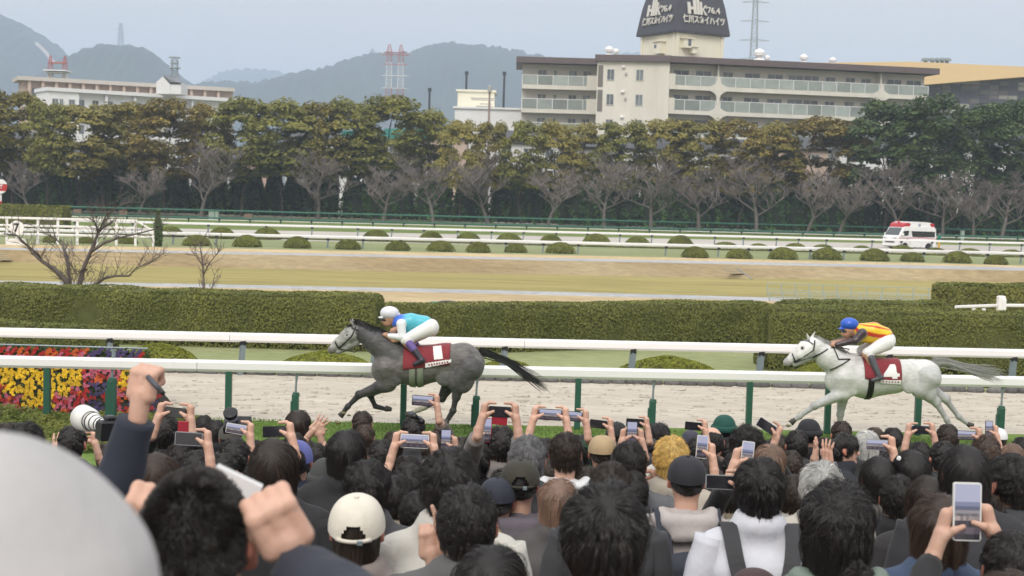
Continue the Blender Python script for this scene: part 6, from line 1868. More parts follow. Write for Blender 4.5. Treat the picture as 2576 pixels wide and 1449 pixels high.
# ------------------------------------------------------------------ people: shared bodies, clothes, hair
HC = np.array([0, -.005, 1.60])               # centre of the head of a 1.70 m person facing +Y, feet at the origin
M_HAIRS, M_SHELL = {}, {}
HAIRC = {'K': (.0165, .0138, .0125), 'B': (.030, .020, .014), 'C': (.050, .030, .020), 'T': (.17, .105, .07), 'G': (.15, .15, .155), 'S': (.46, .46, .44), 'Y': (.62, .42, .13), 'P': (.26, .165, .12)}
def hairmat(c):
    if c not in M_HAIRS:
        m = bpy.data.materials.new('hair_' + c); m.use_nodes = True; n = m.node_tree.nodes; n.clear()
        o = n.new('ShaderNodeOutputMaterial'); b = n.new('ShaderNodeBsdfPrincipled')
        hi = n.new('ShaderNodeHairInfo'); mr = n.new('ShaderNodeMapRange'); mr.inputs[3].default_value = .6; mr.inputs[4].default_value = 1.4
        hs = n.new('ShaderNodeHueSaturation'); hs.inputs['Color'].default_value = (*HAIRC[c], 1)
        at = n.new('ShaderNodeAttribute'); at.attribute_name = 'tone'; mu = n.new('ShaderNodeMath'); mu.operation = 'MULTIPLY'
        m.node_tree.links.new(hi.outputs['Random'], mr.inputs[0]); m.node_tree.links.new(mr.outputs[0], mu.inputs[0]); m.node_tree.links.new(at.outputs['Fac'], mu.inputs[1]); m.node_tree.links.new(mu.outputs[0], hs.inputs['Value']); m.node_tree.links.new(hs.outputs[0], b.inputs['Base Color'])
        b.inputs['Roughness'].default_value = .36; b.inputs['Specular IOR Level'].default_value = .6
        m.node_tree.links.new(b.outputs[0], o.inputs['Surface']); M_HAIRS[c] = m
        M_SHELL[c] = pmat('scalp_' + c, tuple(x * .7 for x in HAIRC[c]), .6, var=.3, scale=25)
    return M_HAIRS[c], M_SHELL[c]
for c in HAIRC: hairmat(c)
M_FACE = pmat('face_skin', (1, 1, 1), .48, vcol=True, col2=(.93, .84, .80), scale=22, rnd=.10, spec=.35, sss=.06, bump=.10, bscale=90)
SKC = np.array([.56, .36, .275])

def hcol(V, pi, cols):
    c = np.tile(SKC, (len(V), 1))
    for k, v in cols.items(): c[pi == k] = v
    return c
_hp = [ell((0, -.005, 1.60), (.074, .094, .098)), ell((0, .028, 1.535), (.054, .062, .060)), cap((0, .088, 1.592), (0, .106, 1.562), .010, .015, .012), cap((-.078, -.004, 1.585), (-.080, .004, 1.565), .012, .011, .010), cap((.078, -.004, 1.585), (.080, .004, 1.565), .012, .011, .010),
       ell((-.081, -.006, 1.592), (.008, .020, .022), None, .008), ell((.081, -.006, 1.592), (.008, .020, .022), None, .008), cap((0, -.015, 1.38), (0, -.008, 1.545), .057, .054), cap((0, .072, 1.492), (0, .078, 1.497), .020, .02),
       cap((-.018, .088, 1.530), (.018, .088, 1.530), .007, .007, .006), cap((-.046, .078, 1.620), (-.018, .090, 1.622), .006, .006, .006), cap((.018, .090, 1.622), (.046, .078, 1.620), .006, .006, .006), cap((-.038, .080, 1.600), (-.025, .084, 1.600), .006, .006, .005), cap((.025, .084, 1.600), (.038, .080, 1.600), .006, .006, .005)]
HV, HF = body(_hp, .0074, .022)
HCOL = hcol(HV, nearest_prim(HV.astype(np.float32), _hp), {9: (.36, .13, .11), 10: (.03, .02, .018), 11: (.03, .02, .018), 12: (.02, .015, .012), 13: (.02, .015, .012), 3: (.52, .22, .16), 4: (.52, .22, .16), 5: (.52, .22, .16), 6: (.52, .22, .16)})
_tp = [cap((0, 0, .95), (0, 0, 1.2), .125, .135), cap((-.14, 0, 1.36), (.14, 0, 1.36), .06), ell((0, 0, 1.25), (.15, .10, .16)), cap((-.09, 0, .9), (-.10, 0, .5), .085, .06), cap((.09, 0, .9), (.10, 0, .5), .085, .06), cap((-.10, 0, .5), (-.11, 0, .06), .058, .04), cap((.10, 0, .5), (.11, 0, .06), .058, .04), cap((-.11, -.03, .03), (-.12, .12, .03), .035, .03), cap((.11, -.03, .03), (.12, .12, .03), .035, .03), cap((0, -.015, 1.34), (0, -.01, 1.44), .056)]
TV, TF = body(_tp, .024, .04)
def cat(*parts):
    V, F, C, n = [], [], [], 0
    for p in parts:
        V.append(p[0]); F.append(p[1] + n); n += len(p[0]); C.append(p[2] if len(p) > 2 and p[2] is not None else np.tile(SKC, (len(p[0]), 1)))
    return np.concatenate(V), np.concatenate(F), np.concatenate(C)

def tube_np(pts, rs, n=10, noise=0.0, seed=0, sub=4):
    """smooth sleeve: points interpolated, slightly creased"""
    P = np.array(pts, float); Rr = np.array(rs, float); t = np.linspace(0, len(P) - 1, (len(P) - 1) * sub + 1)
    i = np.minimum(t.astype(int), len(P) - 2); f = (t - i)[:, None]
    P = P[i] * (1 - f) + P[i + 1] * f; Rr = Rr[i] * (1 - f[:, 0]) + Rr[i + 1] * f[:, 0]
    for _ in range(sub // 2): P[1:-1] = (P[:-2] + 2 * P[1:-1] + P[2:]) / 4
    d = np.gradient(P, axis=0); d /= np.linalg.norm(d, axis=1)[:, None]
    u = np.cross(d, [.13, .31, .94 if abs(d[0, 2]) < .9 else .2]); u /= np.linalg.norm(u, axis=1)[:, None]; w = np.cross(d, u)
    a = np.linspace(0, 2 * math.pi, n, endpoint=False)
    ring = u[:, None] * np.cos(a)[None, :, None] + w[:, None] * np.sin(a)[None, :, None]
    V = P[:, None] + ring * Rr[:, None, None]
    V = V.reshape(-1, 3)
    if noise: V = V + ring.reshape(-1, 3) * (noise * vnoise(V * np.array([1, 1, 1.0]), 42, seed))[:, None]
    m = len(P); F = []
    for k in range(m - 1):
        for j in range(n): F.append((k * n + j, k * n + (j + 1) % n, (k + 1) * n + (j + 1) % n, (k + 1) * n + j))
    V = np.concatenate([V, P[[0, -1]]])
    for j in range(n):
        F.append((m * n, (j + 1) % n, j, j)); F.append((m * n + 1, (m - 1) * n + j, (m - 1) * n + (j + 1) % n, (m - 1) * n + (j + 1) % n))
    return V, np.array(F)

# hands (right hands; left ones are mirrored). origin at the wrist, fingers up, back of the hand towards -Y
def hand(prims, h=.0038): return body([cap(q[0], q[1], q[2], q[3]) for q in prims], h, .0075)
def fing(base, mid, tip, r): return [(base, mid, r, r * .93), (mid, tip, r * .92, r * .72)]
_palm = [((-.026, 0, .018), (-.030, 0, .080), .021, .016), ((.026, 0, .018), (.028, 0, .074), .021, .015), ((0, 0, .010), (0, 0, .080), .024, .017), ((0, 0, -.05), (0, 0, .02), .027, .029)]
HANDS = {}
_f = list(_palm)
for x, l in ((-.030, .072), (-.010, .081), (.010, .076), (.029, .060)): _f += fing((x, 0, .082), (x * 1.35, .004, .082 + l * .55), (x * 1.6, .014, .082 + l), .0092)
_f += [((-.028, .006, .022), (-.056, .014, .052), .014, .0115), ((-.056, .014, .052), (-.068, .020, .082), .0112, .009)]
HANDS['open'] = hand(_f)
_f = list(_palm)
for x, l in ((-.030, 1.), (-.010, 1.1), (.011, 1.05), (.030, .9)): _f += [((x, -.004, .080), (x * 1.05, .030 * l, .094), .0125, .0118), ((x * 1.05, .030 * l, .094), (x, .046, .062), .0115, .0105), ((x, .046, .062), (x * .95, .026, .048), .0102, .0092)]
_f += [((-.030, .010, .024), (-.046, .032, .052), .015, .012), ((-.046, .032, .052), (-.018, .056, .066), .0118, .0098)]
HANDS['fist'] = hand(_f)
_f = list(_palm)
for x, l in ((-.030, .072), (-.010, .081)): _f += fing((x, 0, .082), (x * 1.3 - .004, .002, .082 + l * .55), (x * 1.5 - (.012 if x < -.02 else -.008), .004, .082 + l), .0092)
for x in (.011, .030): _f += [((x, -.004, .080), (x, .030, .092), .0122, .0115), ((x, .030, .092), (x, .046, .062), .0115, .0105), ((x, .046, .062), (x, .026, .048), .0102, .0092)]
_f += [((-.028, .010, .022), (-.040, .034, .050), .014, .0115), ((-.040, .034, .050), (.004, .052, .060), .0112, .009)]
HANDS['peace'] = hand(_f)
# grip: origin at the middle of the phone's right short edge, phone towards -X
_f = [((.024, .006, .030), (.028, .004, -.028), .019, .021), ((.020, .016, .028), (.022, .014, -.030), .014, .016), ((.030, -.004, -.03), (.046, -.016, -.098), .024, .024), ((.046, -.016, -.098), (.052, -.022, -.135), .0245, .026)]
for z, dz, r in ((.010, .004, .0088), (-.008, .003, .0088), (-.025, .001, .0078)): _f += [((.026, .018, z), (.000, .024, z + dz), r * 1.1, r), ((.000, .024, z + dz), (-.034, .014, z + dz * 1.6), r, r * .75)]
_f += [((.024, .014, .030), (.002, .014, .047), .0105, .0092), ((.002, .014, .047), (-.036, .006, .047), .0092, .0075)]
_f += [((.022, -.016, -.036), (.002, -.024, -.010), .0135, .0112), ((.002, -.024, -.010), (-.026, -.016, .004), .011, .0085)]
HANDS['grip'] = hand(_f)
GRIP_W = np.array([.050, -.020, -.125])

# clothes
def disp(V, F, amp, s, seed, zs=.45):
    n = np.zeros_like(V)
    a, b, c = V[F[:, 0]], V[F[:, 1]], V[F[:, 2]]; fn = np.cross(b - a, c - a)
    for k in range(4): np.add.at(n, F[:, k], fn)
    n /= np.linalg.norm(n, axis=1)[:, None] + 1e-9
    w = vnoise(V * np.array([1, 1, zs]), s, seed); return V + n * (amp * (w - np.abs(w) * .6))[:, None]
ring = lambda r, z, rr, ys=1.0, tilt=0.0, n=12, y0=-.008: [cap((r * math.cos(2 * math.pi * k / n), y0 + ys * r * math.sin(2 * math.pi * k / n), z + tilt * math.sin(2 * math.pi * k / n)), (r * math.cos(2 * math.pi * (k + 1) / n), y0 + ys * r * math.sin(2 * math.pi * (k + 1) / n), z + tilt * math.sin(2 * math.pi * (k + 1) / n)), rr) for k in range(n)]
_jb = [cap((0, -.035, 1.34), (0, -.022, 1.435), .074), cap((0, 0, .84), (0, 0, 1.18), .165, .165), ell((0, .005, 1.22), (.198, .140, .22)), cap((-.165, -.008, 1.372), (.165, -.008, 1.372), .072), cap((-.12, -.01, 1.39), (-.02, -.012, 1.455), .060, .050), cap((.12, -.01, 1.39), (.02, -.012, 1.455), .060, .050), cap((-.1, -.06, 1.28), (.1, -.06, 1.28), .095)]
JK = {}
V_, F_ = body(_jb + ring(.066, 1.462, .016, 1, .004), .018, .045); JK['plain'] = (disp(V_, F_, .012, 16, 1), F_)
V_, F_ = body(_jb + ring(.070, 1.485, .022, 1, .006) + ring(.072, 1.455, .026, 1), .018, .03); JK['collar'] = (disp(V_, F_, .009, 9, 2), F_)
_hd = [cap((-.115, -.045, 1.452), (-.085, -.125, 1.425), .042, .050), cap((-.085, -.125, 1.425), (.085, -.125, 1.425), .054, .054), cap((.085, -.125, 1.425), (.115, -.045, 1.452), .050, .042), cap((-.06, -.15, 1.37), (.06, -.15, 1.37), .045), cap((-.105, -.03, 1.46), (-.05, .075, 1.44), .035, .025), cap((.105, -.03, 1.46), (.05, .075, 1.44), .035, .025)]
V_, F_ = body(_jb + _hd, .017, .022); JK['hood'] = (disp(disp(V_, F_, .020, 14, 3), F_, .008, 34, 4), F_)
_tr = [cap((-.09, 0, .90), (-.105, 0, .08), .100, .066), cap((.09, 0, .90), (.105, 0, .08), .100, .066), ell((0, 0, .90), (.165, .125, .11))]
V_, F_ = body(_tr, .026, .03); TRM = mesh_np('trousers', disp(V_, F_, .014, 18, 5), F_, (), True)
FAB = {}
def fabric(c, rough=.85):
    key = (c, rough)
    if key not in FAB: FAB[key] = pmat('cloth', c, rough, var=.16, scale=9, sheen=.04 if rough > .6 else 0, bump=.10, bscale=60)
    return FAB[key]
M_TROU = fabric((.03, .032, .04))
TRM.materials.append(M_TROU)

def arm_pts(S, W, side, pole=None):
    S, W = np.array(S), np.array(W); d = np.linalg.norm(W - S); L1, L2 = .30, .26
    if d > .545: L1 = d * .54; L2 = d * .475
    u = (W - S) / max(d, 1e-6); a = (L1 * L1 - L2 * L2 + d * d) / (2 * d); hh = math.sqrt(max(L1 * L1 - a * a, 0))
    pl = np.array(pole if pole is not None else (side * .55, -.15, -1.0)); pl = pl - u * (pl @ u); pl /= np.linalg.norm(pl) + 1e-9
    return S + u * a + pl * hh

SH = lambda side: np.array([side * .185, -.008, 1.372])
def sleeve(side, E, W, cut, seed, fat=1.0):
    d = W - E; L = np.linalg.norm(d); u = d / L; end = W - u * cut
    S = SH(side)
    pts = [S + (E - S) * -.12, S + (E - S) * .3, S + (E - S) * .75, E, E + (end - E) * .35, E + (end - E) * .75, end]
    return tube_np(pts, np.array([.070, .074, .066, .062, .057, .050, .046]) * fat, 12, .007, seed, 4)
def forearm(E, W): return tube_np([E, E * .5 + W * .5, W], [.040, .033, .0255], 10, 0, 0, 3)
def upperarm(side, E): return tube_np([SH(side), SH(side) * .5 + E * .5, E], [.05, .047, .042], 8, 0, 0, 2)

def arm_down(side):
    S = SH(side); E = np.array([side * .245, -.03, 1.09]); W = np.array([side * .20, .10, .90])
    hv, hf = HANDS['open']; M = np.array(Matrix.Rotation(R(180), 3, 'X') @ Matrix.Rotation(R(90) * side, 3, 'Z'))
    hv2 = hv * np.array([side, 1, 1]); hf2 = hf if side > 0 else hf[:, ::-1]
    hv2 = hv2 @ M.T + W
    return [upperarm(side, E), forearm(E, W), (hv2, hf2)], sleeve(side, E, W, .0, 5 + side)
_al, _sl = arm_down(-1); _ar, _sr = arm_down(1)
V_, F_, C_ = cat((HV, HF, HCOL), (TV, TF), *_al, *_ar)
BODY_DEF = mesh_np('person_body', V_, F_, (M_FACE,), True, None, C_)
JMESH = {k: mesh_np('jacket', *(lambda a: (a[0], a[1]))(cat(v, _sl, _sr)), (), True) for k, v in JK.items()}
for m in JMESH.values(): m.materials.append(M_TROU)

# hair: a scalp shell with strands combed over it
def hair_style(name, seed, n, L, lift, grav, clump, rad, whorl=(0, -.55, .83), curl=0.0, puff=.010, noise=.25, npt=7, mask=None, parting=0.0, wave=0.0, stray=.06, drop=-.05):
    """strands flow away from the whorl, lie on the head in layers up to puff thick and fall freely below drop"""
    rs = np.random.default_rng(seed)
    r = rs.normal(size=(n * 5, 3)); r /= np.linalg.norm(r, axis=1)[:, None]
    hl = -.16 + .58 * r[:, 1]
    ok = r[:, 2] > hl
    if mask is not None: ok &= mask(r)
    r = r[ok][:n]; n = len(r)
    rad3 = np.array([.076, .096, .100])
    w = np.array(whorl); w = w / np.linalg.norm(w)
    tang = lambda v, q: (lambda u: u / (np.linalg.norm(u, axis=1)[:, None] + 1e-6))(v - q * (v * q).sum(1)[:, None])
    t = tang(r - w, r)
    if parting: t[:, 0] += np.sign(r[:, 0] - .12) * parting; t = tang(t, r)
    K = max(30, n // 30); kd = rs.normal(size=(K, 3)); kd /= np.linalg.norm(kd, axis=1)[:, None]
    cid = np.argmax(r @ kd.T, 1); cn = rs.normal(size=(K, 3)) * noise
    kt = rs.uniform(0, 1, K); layer = np.clip(kt[cid] * .75 + rs.uniform(0, .25, n), 0, 1)
    st = rs.uniform(0, 1, n) < stray
    d = t + cn[cid] + rs.normal(size=(n, 3)) * noise * .3
    d = tang(d, r) + r * (lift + .35 * st)[:, None]; d /= np.linalg.norm(d, axis=1)[:, None]
    P = np.zeros((n, npt, 3)); P[:, 0] = r * rad3
    ll = L * rs.uniform(.7, 1.1, n); s = (ll / (npt - 1))[:, None]
    ph = rs.uniform(0, 6.28, n) if curl else cid * 1.7
    for k in range(1, npt):
        q0 = P[:, k - 1]; free = q0[:, 2] < drop
        nn = q0 / np.linalg.norm(q0, axis=1)[:, None]
        g = np.array([0, 0, -1.0]) * grav
        dt = d + g * (.55 / 1)
        dt = np.where(free[:, None], d * .35 + np.array([0, 0, -1.0]) + nn * np.array([1, 1, 0]) * -.10, dt)
        d = dt / (np.linalg.norm(dt, axis=1)[:, None] + 1e-9)
        q = q0 + d * s
        if curl: a = ph + k * 1.9; q = q + np.stack([np.cos(a), np.sin(a), np.cos(a * 1.3)], 1) * curl
        if wave: q = q + np.cross(d, nn) * (np.sin(k * 1.5 + ph) * wave)[:, None]
        f = min(1, k / (npt * .35))
        tgt = rad3 + (puff * f * (.25 + .75 * layer) * np.where(st, 1.5, 1))[:, None] * (1 + .25 * (q[:, 2:3] > .02))
        e = np.linalg.norm(q / tgt, axis=1)
        on = (q[:, 2] > drop)
        lim = np.where(lift > .3, np.maximum(e, 1), 1 + (e - 1) * (.12 + .25 * st))      # laid flat, short crops stand off
        q = np.where(on[:, None], q * (np.where(e < 1, 1, lim) / np.maximum(e, .3))[:, None], q)
        rr = np.hypot(q[:, 0], q[:, 1]); lo_ = (q[:, 2] <= drop) & (rr < .064); q[lo_, :2] *= (.064 / np.maximum(rr[lo_], .02))[:, None]
        d = q - q0; d /= np.linalg.norm(d, axis=1)[:, None] + 1e-9
        P[:, k] = q
    mean = np.zeros((K, npt, 3)); cnt = np.bincount(cid, minlength=K); np.add.at(mean, cid, P); mean /= np.maximum(cnt, 1)[:, None, None]
    f = (np.linspace(0, 1, npt) ** 1.2 * clump)[None, :, None]
    P = P * (1 - f) + mean[cid] * f
    hc = bpy.data.hair_curves.new('strands')
    hc.add_curves([npt] * n)
    hc.position_data.foreach_set('vector', P.astype(np.float32).ravel())
    at = hc.attributes.get('radius') or hc.attributes.new('radius', 'FLOAT', 'POINT')
    tp = np.tile(np.linspace(1, .35, npt) * rad, n).astype(np.float32); at.data.foreach_set('value', tp)
    tn = hc.attributes.new('tone', 'FLOAT', 'CURVE'); tn.data.foreach_set('value', (.68 + .55 * rs.uniform(0, 1, K)[cid] ** 1.5 + .3 * kt[cid]).astype(np.float32))
    hc.materials.append(M_HAIRS['K'])
    return hc
def shell(puff, cutlow=True, seed=0, mask=None, back=0.0):
    V, F = ico(4); hl = -.16 + .58 * V[:, 1] - back
    keep = V[:, 2] > hl - .04
    if mask is not None: keep &= mask(V)
    F = F[keep[F].all(1)]
    V = V * (np.array([.076, .096, .100]) + puff * np.clip((V[:, 2] - hl) * 2.2, .15, 1)[:, None]) * (1 + .012 * vnoise(V, 9, seed))[:, None]
    return mesh_np('hair', V, F, (M_SHELL['K'],), True)
crown_bald = lambda r: ~((r[:, 2] > .62) & (r[:, 1] > -.62))
HS = {}
def reg(key, puff, sw, ext, hi, lo, back=0.0, mask=None):
    """style: shell, strands for near and far heads, its width and the height it adds"""
    HS[key] = dict(shell=shell(puff * .30, seed=len(key), mask=mask, back=back), hi=hair_style(key, 1, mask=mask, **hi), lo=hair_style(key, 2, mask=mask, **lo), w=sw, ext=ext)
def style(key, puff, sw, ext, n, L, lift, grav, clump, **kw):
    mask = kw.pop('mask', None); back = kw.pop('back', 0.0)
    a = dict(n=n, L=L, lift=lift, grav=grav, clump=clump, rad=.00075, puff=puff, **kw); b = dict(a); b['n'] = int(n * .34); b['rad'] = .0017
    reg(key, puff, sw, ext, a, b, back, mask)
style('short', .014, .186, .020, 9000, .046, .10, .12, .28, noise=.26, stray=.05)
style('crop', .005, .170, .008, 12000, .009, .42, .0, .06, noise=.14, stray=.03)
style('mush', .025, .208, .028, 9000, .098, .06, .12, .50, noise=.18, drop=-.085, stray=.06)
style('thick', .020, .200, .026, 9000, .078, .08, .14, .36, noise=.30, drop=-.08, stray=.06)
style('bob', .018, .196, .022, 9000, .20, .05, .25, .50, noise=.22, back=.2, npt=10, stray=.10, wave=.002)
style('long', .017, .196, .020, 9000, .40, .05, .25, .50, noise=.20, back=.3, npt=14, parting=.6, stray=.10, wave=.0025)
style('wavy', .030, .212, .032, 9000, .24, .14, .12, .72, noise=.6, curl=.004, wave=.011, npt=12, back=.2, stray=.16)
style('curly', .024, .210, .030, 8000, .09, .25, .1, .6, noise=.55, curl=.006, npt=8, stray=.2)
style('bald', .008, .172, .004, 6500, .024, .2, .1, .2, noise=.3, mask=crown_bald)
style('under', .008, .176, .012, 5000, .16, .02, .4, .35, noise=.14, back=.2, npt=9, mask=lambda r: r[:, 2] < .52, stray=0)

# hats, centred on the head
def dome_hat(rx, ry, rz, z0, hole=False, seams=6, rough=.0035, seed=0, back_tilt=0.0, nth=13, nphi=72, knit=False):
    V, F = [], []
    for i in range(nth + 1):
        th = math.pi / 2 * i / nth
        for j in range(nphi):
            a = 2 * math.pi * j / nphi
            s = abs(math.sin(a * seams / 2)) if seams else 1
            m = 1 - .016 * (1 - s) ** 6 * max(0.0, math.cos(th)) ** .2
            if knit: m = 1 + .012 * math.sin(a * 26)
            cz = math.sin(th) ** .92
            c = math.cos(th) ** .78 if th < math.pi / 2 - 1e-6 else 0
            V.append((rx * c * math.cos(a) * m, ry * c * math.sin(a) * m, z0 + rz * cz))
    for i in range(nth):
        for j in range(nphi):
            k = (j + 1) % nphi
            if hole:
                a = 2 * math.pi * (j + .5) / nphi - 1.5 * math.pi
                if abs(a) < .46 and (i + .5) / nth * 1.57 < .50 * math.sqrt(max(0, 1 - (a / .46) ** 2)): continue
            F.append((i * nphi + j, i * nphi + k, (i + 1) * nphi + k, (i + 1) * nphi + j))
    V = np.array(V); V = V * (1 + rough * vnoise(V, 55, seed) + rough * .8 * vnoise(V, 24, seed + 1))[:, None]
    return V, np.array(F)
def visor():
    V, F = [], []; n = 16
    for i in range(6):
        for j in range(n + 1):
            a = -1.25 + 2.5 * j / n; q = i / 5
            x = .088 * math.sin(a); y = .100 * math.cos(a) + q * .072 * math.cos(a * 1.05) ** .8 if abs(a) < 1.49 else .1 * math.cos(a)
            V.append((x, y, .012 - .030 * (x / .088) ** 2 * .6 - q * .012))
    for i in range(5):
        for j in range(n): F.append((i * (n + 1) + j, i * (n + 1) + j + 1, (i + 1) * (n + 1) + j + 1, (i + 1) * (n + 1) + j))
    V = np.array(V); m = len(V); V = np.concatenate([V, V - np.array([0, 0, .004])]); F = np.array(F); F = np.concatenate([F, F[:, ::-1] + m])
    return V, F
CAPV, CAPF = dome_hat(.094, .112, .108, .006, True)
CAPM = mesh_np('cap', *(lambda a: (a[0], a[1]))(cat((CAPV, CAPF), visor())), (), True); CAPM.materials.append(M_TROU)
FCV, FCF = dome_hat(.092, .110, .106, .004, False, seed=4)
CAPC = mesh_np('cap', *(lambda a: (a[0], a[1]))(cat((FCV, FCF), visor())), (), True); CAPC.materials.append(M_TROU)
BEV, BEF = dome_hat(.094, .112, .128, -.012, False, 0, .004, 2, knit=True)
BEM = mesh_np('beanie', BEV, BEF, (M_TROU,), True)
_cv, _cf = tube_np([(.098 * math.cos(a), .116 * math.sin(a), .008 + .0) for a in np.linspace(0, 2 * math.pi, 25)], [.022] * 25, 8, .002, 1, 1)
CUFM = mesh_np('cuff', _cv * np.array([1, 1, 1]), _cf, (M_TROU,), True)
BUTM = MB().lathe([(.009, 0), (.008, .005), (.003, .007)], n=10).mesh('button', (M_TROU,), True)
STRM = mesh_np('strap', *tube_np([(.098 * math.sin(a), -.114 * math.cos(a), .010 + .002 * math.cos(a)) for a in np.linspace(-.62, .62, 9)], [.007] * 9, 6, 0, 0, 1), (M_TROU,), True)
BUKM = MB().box((0, 0, 0), (.018, .006, .018), bev=.002).mesh('buckle', (GREYMET,))
HAT_W = {'cap': .196, 'capc': .192, 'beanie': .195}

# phones and cameras
def screen_mesh(w, h, seed):
    """the picture on a phone: pale sky, hills, track and crowd as bands"""
    rs = np.random.default_rng(seed); rows = [(0, .10, (.045, .04, .05)), (.10, .22, (.10, .08, .10)), (.22, .34, (.05, .045, .06)), (.34, .42, (.34, .28, .27)), (.42, .47, (.16, .15, .17)), (.47, .53, (.30, .27, .29)), (.53, .60, (.12, .13, .20)), (.60, .68, (.22, .24, .36)), (.68, 1.0, (.44, .45, .60))]
    V, F, C = [], [], []
    nx = 9
    for (a, b, c) in rows:
        for i in range(nx):
            x0, x1 = -w / 2 + w * i / nx, -w / 2 + w * (i + 1) / nx; k = len(V)
            j = (1 + rs.uniform(-.35, .35)) if b < .5 else 1
            V += [(x0, 0, -h / 2 + h * a), (x1, 0, -h / 2 + h * a), (x1, 0, -h / 2 + h * b), (x0, 0, -h / 2 + h * b)]; F.append((k, k + 1, k + 2, k + 3)); C += [tuple(x * j for x in c)] * 4
    return mesh_np('screen', V, F, (M_SCREEN,), False, None, C)
M_SCREEN = emat('phone_screen', (1, 1, 1), .72, True)
M_SCRDK = pmat('dark_screen', (.02, .02, .025), .08, spec=.8)
SCR_L = [screen_mesh(.144, .066, s) for s in range(3)]; SCR_P = [screen_mesh(.066, .144, s) for s in (4, 5)]
def phone_mesh(L, Wd, m):
    b = MB(); bev = .007; n = 5; P = []
    for (cx, cz, a0) in ((L / 2 - bev, Wd / 2 - bev, 0), (-L / 2 + bev, Wd / 2 - bev, 90), (-L / 2 + bev, -Wd / 2 + bev, 180), (L / 2 - bev, -Wd / 2 + bev, 270)):
        for k in range(n): a = R(a0 + 90 * k / (n - 1)); P.append((cx + bev * math.cos(a), cz + bev * math.sin(a)))
    return b.prism(P, -.0045, .0045).mesh('phone_case', (m,), False)
CASES = {'dark': DARK, 'white': pmat('white_case', (.68, .68, .66), .3, coat=.3), 'silver': pmat('silver_case', (.35, .36, .38), .3, metal=.5), 'navy': pmat('navy_case', (.018, .025, .07), .4), 'red': pmat('red_case', (.30, .015, .03), .5), 'clear': pmat('clear_case', (.30, .33, .33), .2)}
CM_L, CM_P = phone_mesh(.152, .074, DARK), phone_mesh(.074, .152, DARK)
LENS = MB().lathe([(.006, 0), (.006, -.002)], n=10, M=Matrix.Rotation(R(-90), 3, 'X')).mesh('camera_lens', (DARK,), True)
def make_phone(p, kind, tilt, sc, case, scr, label, rz=0.0, back=False):
    o = empty('smartphone', tuple(p), label, 'phone')
    o.rotation_euler = (R(-6), R(tilt), rz); o.scale = (sc,) * 3
    put('phone_case', CM_L if kind == 'L' else CM_P, o, mat=CASES[case])
    if scr: put('screen', (SCR_L if kind == 'L' else SCR_P)[scr % 2], o, (0, -.0062, 0))
    else: put('screen', MB().box((0, 0, 0), ((.144, .001, .066) if kind == 'L' else (.066, .001, .144))).mesh('screen', (M_SCRDK,)), o, (0, -.0058, 0))
    for dx in (0, .016): put('camera_lens', LENS, o, (-.062 + dx, .006, .024) if kind == 'L' else (-.024, .006, .062 - dx))
    return o

